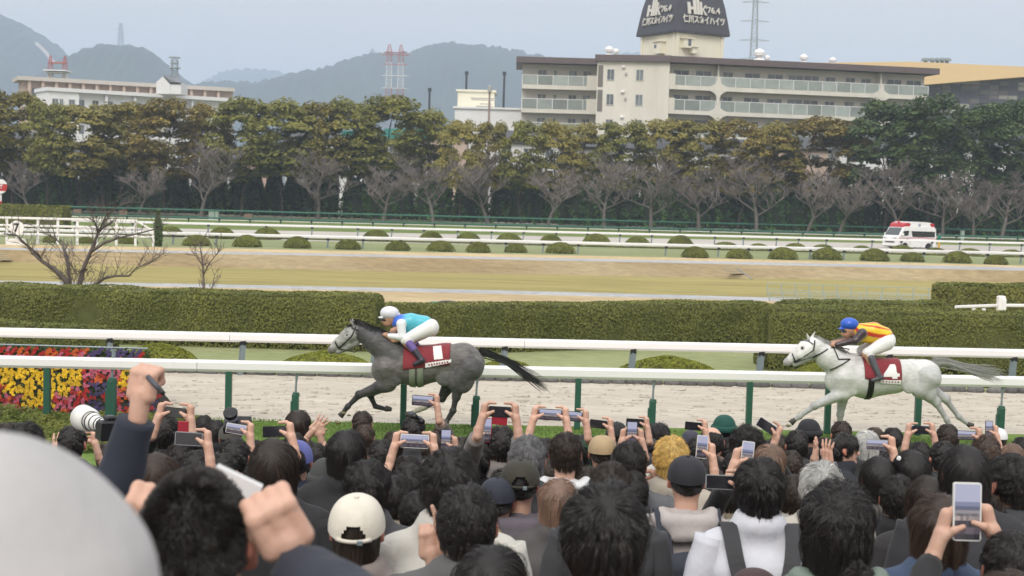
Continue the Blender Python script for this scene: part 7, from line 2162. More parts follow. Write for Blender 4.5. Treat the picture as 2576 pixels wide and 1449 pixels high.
NPER = [0]
def person(px, top, W, hair, hcolr, jk, jcol, label, hat=None, hatcol=None, yaw=0.0, tilt=0.0, arms=(), hand_r=None, sc=None, rough=.85, hairlod=None, hat_tilt=0.0, group=None, extra=0):
    """someone in the crowd: px, top = photo position of the crown of the head, W = its width in photo pixels"""
    st = HS[hair]
    sw = HAT_W.get(hat, st['w']); ext = {'cap': .022, 'capc': .018, 'beanie': .026}.get(hat, st['ext'])
    k = 1.0; d = 5.0
    for _ in range(6):
        d = FOC * sw * k / W; zt = PY(px, top, d).z
        k = (zt - zg(d)) / (1.70 + ext); k = min(1.10, max(.84, k))
    d = FOC * sw * k / W; T = PY(px, top, d)
    o = empty('person', (T.x, d, T.z - k * (1.70 + ext)), label, 'person', group, rz=yaw, sc=k)
    o['category'] = 'person'
    NPER[0] += 1
    if not arms:
        put('body', BODY_DEF, o); put('jacket', JMESH[jk], o, mat=fabric(jcol, rough))
    else:
        parts, sl = [(HV, HF, HCOL), (TV, TF)], [JK[jk]]
        done = set()
        for A in arms:
            side, kind = A['side'], A['kind']; done.add(side)
            Wd = A['depth'] if 'depth' in A else d + A.get('dy', .30)
            Kp = PY(A['x'], A['y'], Wd)
            K = (np.array([Kp.x, Kp.y, Kp.z]) - np.array(o.location)) / k
            hs_ = A.get('hs', 1.0)
            hv, hf = HANDS[kind]
            hv = hv * np.array([side if kind != 'flip' else -side, 1, 1]) * hs_
            if side < 0: hf = hf[:, ::-1]
            M = Matrix.Rotation(R(A.get('roll', 0)), 3, 'Y') @ Matrix.Rotation(R(A.get('pitch', 0)), 3, 'X') @ Matrix.Rotation(R(A.get('spin', 0)), 3, 'Z')
            M = np.array(M)
            wl_ = (GRIP_W * np.array([side, 1, 1]) * hs_ if kind == 'grip' else np.array([0, 0, -.045]) * hs_) @ M.T + K
            hv = hv @ M.T + K
            E = arm_pts(SH(side), wl_, side, A.get('pole'))
            parts += [upperarm(side, E), forearm(E, wl_), (hv, hf)]
            sl.append(sleeve(side, E, wl_, A.get('cut', .05), 3 + NPER[0], A.get('fat', 1.0)))
        for side in (-1, 1):
            if side not in done:
                parts += (_al if side < 0 else _ar); sl.append(_sl if side < 0 else _sr)
        V, F, C = cat(*parts); put('body', mesh_np('person_body', V, F, (M_FACE,), True, None, C), o)
        V, F, C = cat(*sl); put('jacket', mesh_np('jacket', V, F, (fabric(jcol, rough),), True), o)
    put('trousers', TRM, o)
    hc = tuple(HC)
    he = put('hair', st['shell'], o, hc, rot=(R(tilt), 0, 0), mat=M_SHELL[hcolr])
    if hat is None or hair == 'under':
        lod = hairlod or ('hi' if W >= 88 else 'lo')
        so = put('strands', st[lod], he, mat=M_HAIRS[hcolr])
    elif hat in ('cap', 'capc'):
        so = put('strands', HS['crop']['lo'], he, mat=M_HAIRS[hcolr], sc=(.98, .98, .97))
    if hat:
        fm = fabric(hatcol, .8)
        hm_ = {'cap': CAPM, 'capc': CAPC, 'beanie': BEM}[hat]
        ho = put('cap' if hat != 'beanie' else 'beanie', hm_, o, hc, rot=(R(hat_tilt), 0, 0), mat=fm)
        if hat == 'cap':
            put('button', BUTM, ho, (0, 0, .1135), mat=fm); put('strap', STRM, ho, mat=fm); put('buckle', BUKM, ho, (.022, -.118, .011))
        elif hat == 'capc': put('button', BUTM, ho, (0, 0, .109), mat=fm)
        else: put('cuff', CUFM, ho, sc=(.90, .90, 1.25), mat=fm)
    return o, d, k
# ------------------------------------------------------------------ the crowd, one by one
BLK, NAVY, CHAR = (.013, .013, .015), (.018, .024, .045), (.045, .046, .05)
def A(side, kind, x, y, **kw): return dict(side=side, kind=kind, x=x, y=y, **kw)
def phone_at(px, py, wpx, d, kind='L', tilt=0.0, case='dark', scr=1, label='', dy=.34, hands=('L', 'R')):
    """phone in front of somebody at distance d, sized to wpx photo pixels; returns the hand poses on its edges"""
    D = d + dy; sc = min(1.35, max(.75, wpx * D / FOC / (.152 if kind == 'L' else .074)))
    p = PY(px, py, D); make_phone(p, kind, tilt, sc, case, scr, label)
    hl = (.076 if kind == 'L' else .037) * sc * FOC / D
    dn = (0 if kind == 'L' else .022) * FOC / D
    c, s = math.cos(R(tilt)), math.sin(R(tilt)); out = []
    if 'R' in hands: out.append(A(1, 'grip', px + hl * c, py + hl * s + dn, depth=D, roll=tilt))
    if 'L' in hands: out.append(A(-1, 'grip', px - hl * c, py - hl * s + dn, depth=D, roll=tilt))
    return out
def dist(W, hair='short', hat=None): return FOC * (HAT_W.get(hat) or HS[hair]['w']) / W

# front: nearest people
LG = (.43, .42, .415)
o, d, k = person(-60, 1234, 622, 'crop', 'K', 'plain', LG, 'person in a pale grey hood, huge and blurred at the lower left corner', sc=1)
hv, hf = body([ell((0, -.015, 1.595), (.122, .145, .152)), cap((0, -.05, 1.45), (0, -.06, 1.40), .10, .13), cap((-.10, -.03, 1.42), (.10, -.03, 1.42), .10)], .009, .06)
hv = disp(disp(hv, hf, .040, 13, 8, 2.2), hf, .010, 36, 9, 1.6); keep = ~((hv[hf].mean(1)[:, 1] > .075) & (np.abs(hv[hf].mean(1)[:, 0]) < .075) & (hv[hf].mean(1)[:, 2] > 1.50) & (hv[hf].mean(1)[:, 2] < 1.69))
put('hood', mesh_np('hood', hv, hf[keep], (fabric(LG),), True), o)

arm_n = [A(1, 'fist', 734, 1386, dy=-.02, roll=-24, pitch=16, spin=14, hs=.88, cut=.020, pole=(.30, -.35, -1), fat=1.12), A(-1, 'fist', 350, 1372, dy=.10, roll=16, pitch=14, hs=.86, cut=.03, pole=(-.4, -.2, -1))]
person(495, 1172, 298, 'crop', 'K', 'plain', (.020, .024, .040), 'man with close-cropped black hair and navy sleeves, both fists raised beside his head', arms=arm_n)
D = 2.45; p = PY(590, 1226, D)
o = empty('paper', tuple(p), 'white folded programme sheet above the cropped head of the nearest man', 'paper'); o.rotation_euler = (R(10), R(24), 0)
MB().box((0, 0, 0), (.085, .003, .045)).build('sheet', pmat('paper_white', (.80, .80, .80), .7), o); MB().box((0, .006, .002), (.083, .003, .043)).build('sheet', pmat('paper_white_inner', (.74, .75, .76), .7), o)
o, d, k = person(1526, 1203, 236, 'mush', 'K', 'plain', (.16, .09, .075), 'person with thick rounded black hair at the bottom centre, whorl on the crown')
person(1178, 1211, 165, 'short', 'K', 'plain', (.10, .10, .10), 'man with short thick black hair raising two fingers, right of the white cap', arms=[A(-1, 'peace', 1092, 1405, dy=.10, roll=-6, cut=.01, hs=.95)])
o, d, k = person(1238, 1361, 200, 'bob', 'K', 'plain', BLK, 'black-haired person whose crown just shows at the bottom edge, below the short-haired man')
o, d, k = person(900, 1238, 152, 'under', 'B', 'collar', (.24, .20, .185), 'person in a cream baseball cap seen from behind at the lower left centre', hat='cap', hatcol=(.66, .62, .53), hat_tilt=14)
o51, d51, k51 = person(1730, 1143, 105, 'crop', 'K', 'hood', (.44, .40, .385), 'person in a black cap and pale grey hoodie with a navy backpack', hat='capc', hatcol=(.020, .021, .026), hat_tilt=6)
o53, d53, k53 = person(1914, 1146, 136, 'mush', 'K', 'collar', (.60, .61, .66), 'person with thick black hair in a white jacket with dark backpack straps', rough=.55)
wv, wd_, wk = person(2110, 1203, 185, 'wavy', 'K', 'hood', (.155, .20, .165), 'woman with wavy dark hair in a grey-green hooded jacket at the lower right', rough=.6)
p_, dd, kk = person(2366, 1233, 150, 'bob', 'C', 'plain', (.045, .070, .125), 'brown-haired woman in blue denim behind the large upright phone')
# holder of the large upright phone stands below the frame edge
Dp = 4.25
p = PY(2432, 1287, Dp); sc = 72 * Dp / FOC / .074
o = make_phone(p, 'P', 0, sc, 'white', 1, 'large upright phone in a white case held up at the lower right')
person(2540, 1428, 190, 'thick', 'C', 'collar', (.016, .016, .018), 'brown-haired person whose crown shows at the bottom right corner')
person(2440, 1490, 172, 'short', 'K', 'collar', (.016, .016, .018), 'person below the bottom edge, black sleeves and both hands raised around the large upright phone', arms=[A(-1, 'grip', 2397, 1322, depth=Dp, hs=1.15, cut=.0, roll=8, pole=(-.8, -.3, -.8)), A(1, 'grip', 2467, 1312, depth=Dp, hs=1.15, cut=.0, roll=-10, pole=(.8, -.3, -.8))])
person(1900, 1423, 150, 'under', 'B', 'plain', (.05, .03, .035), 'person in a dark maroon knitted hat peeking in at the bottom edge', hat='beanie', hatcol=(.055, .030, .032))
person(2545, 1330, 150, 'short', 'K', 'plain', (.05, .075, .13), 'black-haired person in blue denim at the right edge, below the black jackets')

# second layer
person(690, 1093, 132, 'long', 'B', 'plain', (.02, .02, .022), 'woman with dark brown hair parted at the back, in front of the blue cap')
person(745, 1104, 92, 'crop', 'K', 'plain', NAVY, 'person in a blue-violet cap, half hidden by the woman with parted brown hair', hat='capc', hatcol=(.115, .130, .36), hat_tilt=4)
person(925, 1149, 126, 'thick', 'K', 'collar', (.05, .05, .055), 'black-haired person directly above the cream cap')
person(1133, 1117, 160, 'thick', 'K', 'collar', (.50, .485, .44), 'broad-headed person with layered black hair in a cream white jacket')
person(1252, 1198, 100, 'crop', 'K', 'plain', (.34, .255, .13), 'person in a navy cap and tan jacket, half hidden by the short-haired man', hat='capc', hatcol=(.022, .025, .040))
person(1310, 1152, 106, 'crop', 'K', 'hood', (.12, .105, .125), 'person in a dark olive cap and mauve grey hoodie', hat='cap', hatcol=(.035, .032, .022), hat_tilt=4)
person(1406, 1197, 104, 'bob', 'P', 'plain', (.09, .085, .085), 'person with pinkish light brown bobbed hair, below the white collar')
person(1536, 1156, 112, 'short', 'B', 'plain', CHAR, 'person with tousled dark hair just above the large rounded black hair')
person(2068, 1154, 114, 'thick', 'S', 'plain', (.45, .42, .36), 'white-haired person right of the white jacket')
person(1584, 1105, 96, 'short', 'K', 'plain', (.12, .125, .135), 'man with black hair holding a white card, left of the blond head', arms=[A(1, 'grip', 1640, 1208, dy=.18, roll=-20, cut=.03)])
Dk = dist(96) + .2; p = PY(1643, 1196, Dk); o = empty('card', tuple(p), 'white card with small green print held beside the man left of the blond head', 'card'); o.rotation_euler = (R(-20), R(-28), R(20))
MB().box((0, 0, 0), (.060, .003, .105)).build('sheet', CASES['white'], o)
gp = pmat('green_print', (.08, .22, .12), .7)
for z in (.03, .012, -.006): MB().box((-.004, -.0025, z), (.034, .001, .006)).build('print_line', gp, o)
person(1690, 1091, 96, 'short', 'Y', 'plain', (.42, .38, .32), 'person with bleached blond hair')
person(1516, 1092, 76, 'crop', 'B', 'plain', (.07, .06, .05), 'person in a tan cap, right of the dark-haired person with a white collar', hat='capc', hatcol=(.42, .31, .18))
person(1424, 1083, 88, 'short', 'B', 'hood', (.62, .63, .64), 'person with dark brown hair and a white hood folded at the neck')
person(1328, 1090, 101, 'short', 'G', 'plain', (.05, .05, .055), 'grey-haired man above the dark olive cap')
person(872, 1075, 103, 'bob', 'K', 'plain', (.02, .02, .022), 'black-haired woman with a pale spot on the crown, above the raised spread hand')
person(822, 1147, 92, 'crop', 'K', 'plain', (.05, .055, .055), 'person in a dark grey hat left of the spread hand', hat='beanie', hatcol=(.050, .053, .052), arms=[A(1, 'open', 868, 1195, dy=-.05, roll=-14, pitch=6, cut=-.01, hs=.9)])
person(770, 1206, 70, 'crop', 'B', 'plain', (.50, .46, .38), 'person in a beige cap looking right, beside the fist of the nearest man', hat='capc', hatcol=(.52, .42, .29), yaw=R(-70))
person(846, 1180, 82, 'short', 'K', 'collar', (.46, .42, .34), 'black-haired person in cream, left of the person above the cream cap')
person(396, 1130, 116, 'long', 'C', 'plain', (.035, .03, .03), 'woman with long brown hair right of the raised navy sleeve')
person(2214, 1142, 102, 'long', 'K', 'plain', (.16, .155, .14), 'long-haired person with black hair, right of the white-haired person')
person(2296, 1125, 104, 'long', 'K', 'plain', (.05, .05, .052), 'person with long black hair and a small white hair clip')
D = dist(104, 'long') - .1; p = PY(2261, 1153, D)
MB().box((0, 0, 0), (.016, .012, .022), bev=.004).build('hair_clip', WHITE, loc=tuple(p), rot=(0, R(20), 0), label='small white hair clip on long black hair at the right', cat='hair clip')
person(2432, 1110, 134, 'long', 'K', 'plain', (.03, .03, .034), 'broad head of long black hair above the large upright phone')
person(2545, 1136, 120, 'short', 'K', 'plain', (.05, .052, .058), 'black-haired person at the right edge with one ear showing', yaw=R(25))
person(2336, 1190, 112, 'long', 'B', 'plain', (.03, .028, .03), 'woman with long dark hair left of the brown-haired woman in denim')
person(1780, 1133, 82, 'short', 'K', 'plain', (.06, .065, .06), 'black-haired person right of the black cap, behind the clear phone')
person(1852, 1134, 78, 'short', 'K', 'plain', CHAR, 'black-haired person between the black cap and the white jacket')
person(1940, 1112, 84, 'bob', 'T', 'plain', (.06, .05, .045), 'person with light brown hair behind the white jacket')
person(1251, 1130, 66, 'short', 'K', 'plain', BLK, 'black-haired person left of the dark olive cap')
person(1198, 1105, 84, 'thick', 'K', 'plain', BLK, 'person with shaggy black hair between the two broad black heads')
person(1026, 1142, 86, 'short', 'K', 'collar', (.03, .03, .033), 'black-haired person below the phone in a white frame')
person(1050, 1230, 96, 'short', 'K', 'hood', (.022, .023, .027), 'person in a black hooded jacket right of the person above the cream cap')

# phones in the middle distance with their holders
d = 7.0
h = phone_at(1043, 1110, 72, d, 'L', 1.5, 'white', 2, 'landscape phone with white frame filming the track, middle of the crowd', dy=.35)
person(1040, 1046, 62, 'thick', 'K', 'plain', (.05, .05, .055), 'black-haired person right of the grey horse hooves, lifting small black binoculars')
person(1030, 1165, 96, 'thick', 'K', 'plain', BLK, 'black-haired person holding up the white framed phone with both hands', arms=h)
h = phone_at(1063, 1008, 54, 9.6, 'L', 3, 'dark', 1, 'landscape phone raised highest, in front of the grey horse legs', hands=('R',))
person(1112, 1072, 66, 'bob', 'C', 'hood', (.115, .095, .085), 'person in a brown grey jacket raising one phone high before the horse', arms=h)
h = phone_at(1257, 1036, 56, 7.6, 'L', 2, 'dark', 0, 'black phone held high with a red flap hanging below', dy=.33)
D = 7.93; p = PY(1257, 1053, D); MB().box((0, 0, 0), (.085, .006, .07), bev=.002).build('phone_flap', CASES['red'], loc=tuple(p), rot=(0, R(4), 0), label='dark red phone flap hanging under the high black phone', cat='phone case')
person(1263, 1068, 78, 'short', 'K', 'plain', (.20, .18, .17), 'black-haired man with beige sleeves holding up the black phone with a red flap', arms=h)
person(1203, 1082, 76, 'short', 'K', 'plain', CHAR, 'black-haired person left of the man with beige sleeves')
h = phone_at(1384, 1043, 58, 8.2, 'L', 2, 'dark', 2, 'left one of two overlapping landscape phones held high', hands=('L', 'R'))
person(1370, 1098, 72, 'short', 'K', 'plain', BLK, 'person holding the left one of two overlapping phones, behind the grey-haired man', arms=h)
h = phone_at(1438, 1047, 52, 8.9, 'L', 4, 'dark', 1, 'right one of two overlapping landscape phones held high', hands=('R',))
person(1462, 1090, 68, 'short', 'K', 'collar', (.03, .075, .045), 'person in a green trimmed sleeve holding the right one of two overlapping phones', arms=h)
h = phone_at(1505, 1067, 38, 9.3, 'L', 5, 'dark', 0, 'dark phone back seen right of the two overlapping phones', hands=('R',))
person(1497, 1098, 60, 'short', 'K', 'plain', CHAR, 'person behind the tan cap holding a dark phone', arms=h)
person(1552, 1059, 58, 'crop', 'K', 'plain', BLK, 'person in a black cap by the leaning green post', hat='capc', hatcol=(.018, .018, .02))
h = phone_at(1590, 1088, 27, 8.6, 'P', 0, 'dark', 1, 'upright phone held in both hands left of the wavy dark hair')
person(1592, 1116, 64, 'short', 'K', 'plain', CHAR, 'person holding an upright phone, hidden behind the man left of the blond head', arms=h)
h = phone_at(1597, 1064, 44, 10.0, 'L', 2, 'dark', 0, 'dark landscape phone behind the upright phone', hands=('R',))
person(1600, 1100, 56, 'short', 'K', 'plain', CHAR, 'person in the far row holding a dark landscape phone near the leaning post', arms=h)
person(1654, 1059, 68, 'wavy', 'K', 'plain', CHAR, 'person with fluffy dark hair below the leaning green post')
person(1738, 1080, 50, 'crop', 'K', 'plain', NAVY, 'person in a navy cap with a white oval badge', hat='capc', hatcol=(.045, .045, .065))
D = dist(50, 'crop', 'capc') - .11; p = PY(1738, 1087, D); b = MB(); b.lathe([(.036, 0), (.036, .003)], n=20, M=Matrix.Scale(.62, 3, Vector((0, 1, 0))) @ Matrix.Identity(3)); o_ = b.build('cap_badge', WHITE, loc=tuple(p), rot=(R(62), 0, 0), label='white oval badge on the navy cap', cat='badge')
h = phone_at(1744, 1072, 34, 9.6, 'L', 4, 'dark', 0, 'dark phone held in one hand above the navy cap', hands=('R',))
person(1752, 1098, 54, 'short', 'K', 'plain', CHAR, 'person holding a dark phone above the navy cap', arms=h)
person(1792, 1073, 63, 'bald', 'K', 'plain', (.16, .105, .08), 'balding man left of the green beanie')
person(1823, 1040, 63, 'crop', 'K', 'plain', BLK, 'person in a dark green knitted beanie', hat='beanie', hatcol=(.008, .070, .052))
person(1881, 1067, 88, 'curly', 'K', 'plain', CHAR, 'person with curly black hair right of the green beanie')
h = phone_at(1928, 1072, 44, 8.3, 'L', 32, 'navy', 0, 'dark blue phone tilted steeply, right of the curly hair', hands=('R',))
person(1925, 1104, 62, 'short', 'K', 'plain', CHAR, 'person holding the tilted dark blue phone', arms=h)
h = phone_at(1766, 1124, 26, 6.9, 'P', 4, 'white', 1, 'small phone in a white case behind the black cap', hands=('R',)); person(1758, 1150, 66, 'bob', 'C', 'plain', CHAR, 'brown-haired person with the small white phone behind the black cap', arms=h)
h = phone_at(1880, 1142, 30, 6.2, 'P', 6, 'white', 1, 'small phone in a white case left of the light brown hair', hands=('L',)); person(1868, 1165, 76, 'short', 'K', 'plain', CHAR, 'black-haired person with a small white phone, behind the white jacket', arms=h)
h = phone_at(1812, 1213, 66, 5.3, 'L', 1, 'clear', 0, 'landscape phone in a clear case between the black cap and the white jacket', hands=('R',)); person(1835, 1188, 84, 'short', 'K', 'plain', (.20, .17, .12), 'person holding a clear cased phone, between the black cap and the white jacket', arms=h)
person(2006, 1079, 62, 'short', 'K', 'plain', CHAR, 'black-haired person left of the clapping hands')
person(2036, 1050, 64, 'short', 'K', 'plain', BLK, 'person in a pointed dark hat below the front legs of the white horse', hat='beanie', hatcol=(.016, .017, .02))
person(2118, 1056, 56, 'short', 'B', 'plain', BLK, 'dark-haired person under the straight leg of the white horse')
person(2126, 1087, 66, 'thick', 'K', 'collar', (.02, .022, .03), 'man turned to the right with his face in profile', yaw=R(-98))
person(2040, 1165, 70, 'short', 'K', 'plain', (.03, .03, .03), 'person raising open clapping hands left of the man in profile', arms=[A(-1, 'open', 2048, 1160, dy=.12, roll=6, spin=70, cut=.10, hs=1.0), A(1, 'open', 2082, 1165, dy=.16, roll=-4, spin=-50, cut=.06, hs=1.0)])
person(2184, 1079, 64, 'bob', 'S', 'plain', (.05, .05, .05), 'silver-haired person right of the man in profile')
person(2202, 1072, 46, 'bob', 'C', 'plain', BLK, 'brown-haired person in the far row behind the silver hair')
h = phone_at(2206, 1119, 43, 7.4, 'L', 1, 'silver', 2, 'landscape phone in a pale case in front of the silver hair', hands=('R',)); person(2240, 1134, 72, 'short', 'K', 'plain', CHAR, 'person behind the silver hair holding the pale cased phone', arms=h)
person(2247, 1073, 56, 'short', 'K', 'plain', BLK, 'black-haired person left of the phone held in two hands under the white horse')
h = phone_at(2316, 1082, 34, 9.4, 'L', 0, 'navy', 0, 'dark blue phone held in two hands under the belly of the white horse'); person(2316, 1108, 56, 'short', 'K', 'plain', (.05, .06, .03), 'person holding the dark blue phone under the white horse', arms=h)
person(2385, 1064, 60, 'short', 'B', 'plain', BLK, 'dark-haired person under the hind legs of the white horse')
h = phone_at(2431, 1095, 46, 8.6, 'L', 1, 'dark', 2, 'landscape phone right of the head under the hind legs', hands=('R',)); person(2440, 1120, 62, 'short', 'K', 'plain', CHAR, 'person holding the phone right of the hind legs of the white horse', arms=h)
person(2482, 1090, 78, 'short', 'C', 'plain', (.06, .05, .05), 'brown-haired person left of the white cap in the far row')
h = phone_at(2488, 1078, 16, 10.4, 'P', 0, 'dark', 1, 'tiny upright phone beside the white cap in the far row', hands=('R',)); person(2498, 1102, 50, 'short', 'K', 'plain', BLK, 'person in the far row holding a tiny upright phone', arms=h)
person(2513, 1075, 46, 'under', 'K', 'plain', BLK, 'person in a white cap in the far row at the right', hat='capc', hatcol=(.72, .72, .72))
person(2548, 1110, 72, 'long', 'T', 'plain', (.28, .24, .18), 'person with long light brown hair near the right edge')
person(2574, 1096, 60, 'short', 'K', 'plain', BLK, 'black-haired person cut off by the right edge in the far row')
person(2374, 1106, 72, 'short', 'K', 'plain', CHAR, 'black-haired person between the white hair clip and the broad head of long hair')

# left part
person(62, 1056, 104, 'thick', 'K', 'plain', BLK, 'person with tousled black hair above the pale grey hood')
person(182, 1067, 74, 'short', 'K', 'plain', BLK, 'photographer with round black hair behind a large white lens', arms=[A(1, 'grip', 228, 1105, dy=.22, roll=-6, cut=.10, hs=.95), A(-1, 'open', 140, 1150, dy=.18, roll=12, cut=.10)])
person(110, 1178, 138, 'crop', 'K', 'plain', (.022, .026, .042), 'person with a raised navy sleeve and clenched fist holding a marker pen', arms=[A(1, 'fist', 353, 1010, depth=4.25, roll=7, pitch=-4, spin=-20, hs=1.06, cut=.012, pole=(-.35, -.2, -1), fat=1.22)])
D = 4.23; a, b = PY(372, 948, D), PY(411, 990, D - .05)
o = empty('marker_pen', tuple(a), 'grey marker pen sticking out of the raised fist', 'pen'); v = b - a
MB().tube([(0, 0, 0), tuple(v * .75)], [.008, .008], 10).build('barrel', pmat('pen_grey', (.06, .065, .08), .4), o, True); MB().tube([tuple(v * .76), tuple(v)], [.0085, .0065], 10).build('pen_cap', DARK, o, True)
h = phone_at(441, 1038, 46, 7.6, 'L', 4, 'dark', 0, 'dark phone held high before the flower bed, left part of the crowd')
person(416, 1038, 75, 'short', 'K', 'plain', BLK, 'black-haired person holding a dark phone high, right of the raised fist', arms=h)
D = 7.7; p = PY(461, 1075, D); MB().box((0, 0, 0), (.055, .012, .065), bev=.003).build('pouch', CASES['red'], loc=tuple(p), label='dark red pouch below the dark phone at the left', cat='pouch')
h = phone_at(475, 1104, 70, 6.6, 'L', 2, 'silver', 0, 'phone seen nearly edge on above the dark hair left of centre', hands=('R',)); person(458, 1106, 80, 'short', 'K', 'plain', CHAR, 'black-haired person under the edge-on phone', arms=h)
person(514, 1042, 46, 'short', 'K', 'plain', BLK, 'small dark head in the far row by the second green post')
person(545, 1054, 48, 'short', 'K', 'plain', BLK, 'small dark head in the far row left of the upright black lens')
h = phone_at(594, 1079, 42, 7.9, 'L', 8, 'white', 1, 'landscape phone in a pale frame left of the far bobbed head', hands=('R',)); person(580, 1064, 62, 'crop', 'K', 'plain', CHAR, 'person in a grey cap with a pale button, holding a pale framed phone', hat='capc', hatcol=(.075, .072, .062), arms=h)
person(591, 1098, 82, 'short', 'K', 'plain', CHAR, 'black-haired person below the grey cap, pen held up before the face')
person(562, 1136, 80, 'short', 'K', 'plain', CHAR, 'dark-haired person behind the nearest cropped head')
person(496, 1128, 82, 'short', 'K', 'plain', BLK, 'dark-haired person right of the long brown hair')
person(751, 1028, 64, 'bob', 'B', 'plain', BLK, 'person with a dark bob standing before the sand, below the leaning post')
person(751, 1066, 56, 'crop', 'K', 'plain', CHAR, 'person in a light grey cap below the far dark bob', hat='capc', hatcol=(.33, .31, .30))
person(742, 1086, 62, 'short', 'K', 'plain', (.06, .06, .06), 'dark-haired person behind the blue-violet cap')
h = phone_at(690, 1086, 58, 6.9, 'L', -3, 'dark', 0, 'wide dark phone above the woman with parted brown hair', hands=('R',)); person(700, 1112, 74, 'short', 'K', 'plain', BLK, 'person holding a wide dark phone, hidden behind the woman with parted hair', arms=h)
person(796, 1112, 60, 'short', 'K', 'plain', (.09, .08, .075), 'person with hands clasped high right of the light grey cap', arms=[A(1, 'fist', 806, 1096, dy=.2, roll=-12, cut=.04), A(-1, 'open', 786, 1086, dy=.2, roll=40, cut=.05)])
person(912, 1031, 54, 'short', 'B', 'plain', BLK, 'dark-haired person before the sand under the horse, right of the far bob')
person(918, 1066, 54, 'short', 'C', 'plain', CHAR, 'brown-haired person below the dark head under the horse')
person(949, 1129, 46, 'crop', 'K', 'plain', CHAR, 'person in a pale blue patterned hat', hat='beanie', hatcol=(.40, .42, .58))
person(960, 1102, 70, 'short', 'K', 'plain', CHAR, 'dark-haired person left of the white framed phone')
h = phone_at(1122, 1107, 26, 8.0, 'P', 0, 'dark', 1, 'small bluish phone below the brown grey jacket', hands=('R',)); person(1124, 1128, 60, 'short', 'K', 'plain', CHAR, 'person with a small bluish phone, hidden behind the broad black head', arms=h)
h = phone_at(1222, 1082, 30, 8.4, 'P', 2, 'red', 1, 'upright phone in a red case before the beige sleeves', hands=('L',)); person(1226, 1106, 64, 'short', 'K', 'plain', CHAR, 'person with an upright red phone, behind the shaggy black hair', arms=h)
# dark heads that close the gaps in the rows
FILL = [(322, 1096, 60), (345, 1122, 70), (640, 1104, 62), (655, 1150, 84), (842, 1108, 62), (990, 1082, 58), (1000, 1190, 96), (1088, 1094, 60), (1160, 1096, 58), (1305, 1100, 58), (1340, 1128, 66), (1470, 1124, 66), (1480, 1170, 84), (1640, 1110, 60), (1650, 1170, 84), (1702, 1128, 62), (1836, 1098, 56), (1960, 1090, 56), (1990, 1130, 66), (1995, 1190, 88), (2075, 1098, 54), (2275, 1102, 54), (2350, 1140, 72), (2400, 1130, 64), (2460, 1150, 80), (2490, 1180, 100), (2525, 1128, 64), (2560, 1210, 110), (730, 1150, 84), (790, 1160, 76), (905, 1120, 66), (1110, 1160, 84), (1275, 1172, 84), (1375, 1150, 74), (1590, 1180, 90), (2260, 1190, 96), (2480, 1240, 110), (120, 1128, 70), (20, 1060, 70), (270, 1112, 62)]
LAND = [(62, 1056, 'the tousled head above the grey hood'), (182, 1067, 'the photographer with the white lens'), (396, 1130, 'the woman with long brown hair'), (690, 1093, 'the woman with parted brown hair'), (745, 1104, 'the blue-violet cap'), (872, 1075, 'the pale crown spot'), (900, 1238, 'the cream cap'), (1043, 1110, 'the white framed phone'), (1257, 1036, 'the black phone with a red flap'), (1328, 1090, 'the grey-haired man'), (1310, 1152, 'the dark olive cap'), (1516, 1092, 'the tan cap'), (1690, 1091, 'the blond head'), (1730, 1143, 'the black cap'), (1792, 1073, 'the balding man'), (1881, 1067, 'the curly hair'), (1914, 1146, 'the white jacket'), (2068, 1154, 'the white-haired person'), (2126, 1087, 'the man in profile'), (2184, 1079, 'the silver hair'), (2296, 1125, 'the white hair clip'), (2432, 1110, 'the broad head of long hair'), (2432, 1287, 'the large upright phone'), (2513, 1075, 'the small white cap'), (1406, 1197, 'the pinkish bob'), (416, 1038, 'the dark phone high at the left')]
rc = random.Random(21); seen = {}
for (x, y, W) in FILL:
    l = min(LAND, key=lambda q: (q[0] - x) ** 2 + 2.2 * (q[1] - y) ** 2)
    dx, dy = x - l[0], y - l[1]
    rel = 'right above' if dx > 0 and dy < -8 else 'left above' if dy < -8 else ('right below' if dx > 0 else 'left below') if dy > 22 else ('just right of' if dx > 0 else 'just left of')
    rel = {'right above': 'up to the right of', 'left above': 'up to the left of', 'right below': 'down to the right of', 'left below': 'down to the left of'}.get(rel, rel)
    hs_ = rc.choice(('short', 'short', 'thick', 'bob')); cc = rc.choice(('K', 'K', 'B', 'B'))
    lab = '%s %s head, %s %s' % ('black' if cc == 'K' else 'dark brown', {'short': 'short-haired', 'thick': 'tousled', 'bob': 'bobbed'}[hs_], rel, l[2])
    if lab in seen: lab += ', nearer one' if W > seen[lab] else ', farther one'
    seen[lab] = W
    person(x, y, W, hs_, cc, rc.choice(('plain', 'collar')), rc.choice((BLK, CHAR, NAVY, (.30, .27, .22), (.07, .065, .06), (.40, .38, .35))), lab, yaw=rc.uniform(-.3, .3))

# hair bun of the wavy-haired woman
bn = put('hair_bun', HS['mush']['shell'], wv, (.035, -.115, 1.455), sc=(.40, .34, .40), mat=M_SHELL['K']); put('strands', HS['curly']['lo'], bn, sc=(1.25, 1.25, 1.25), mat=M_HAIRS['K'])
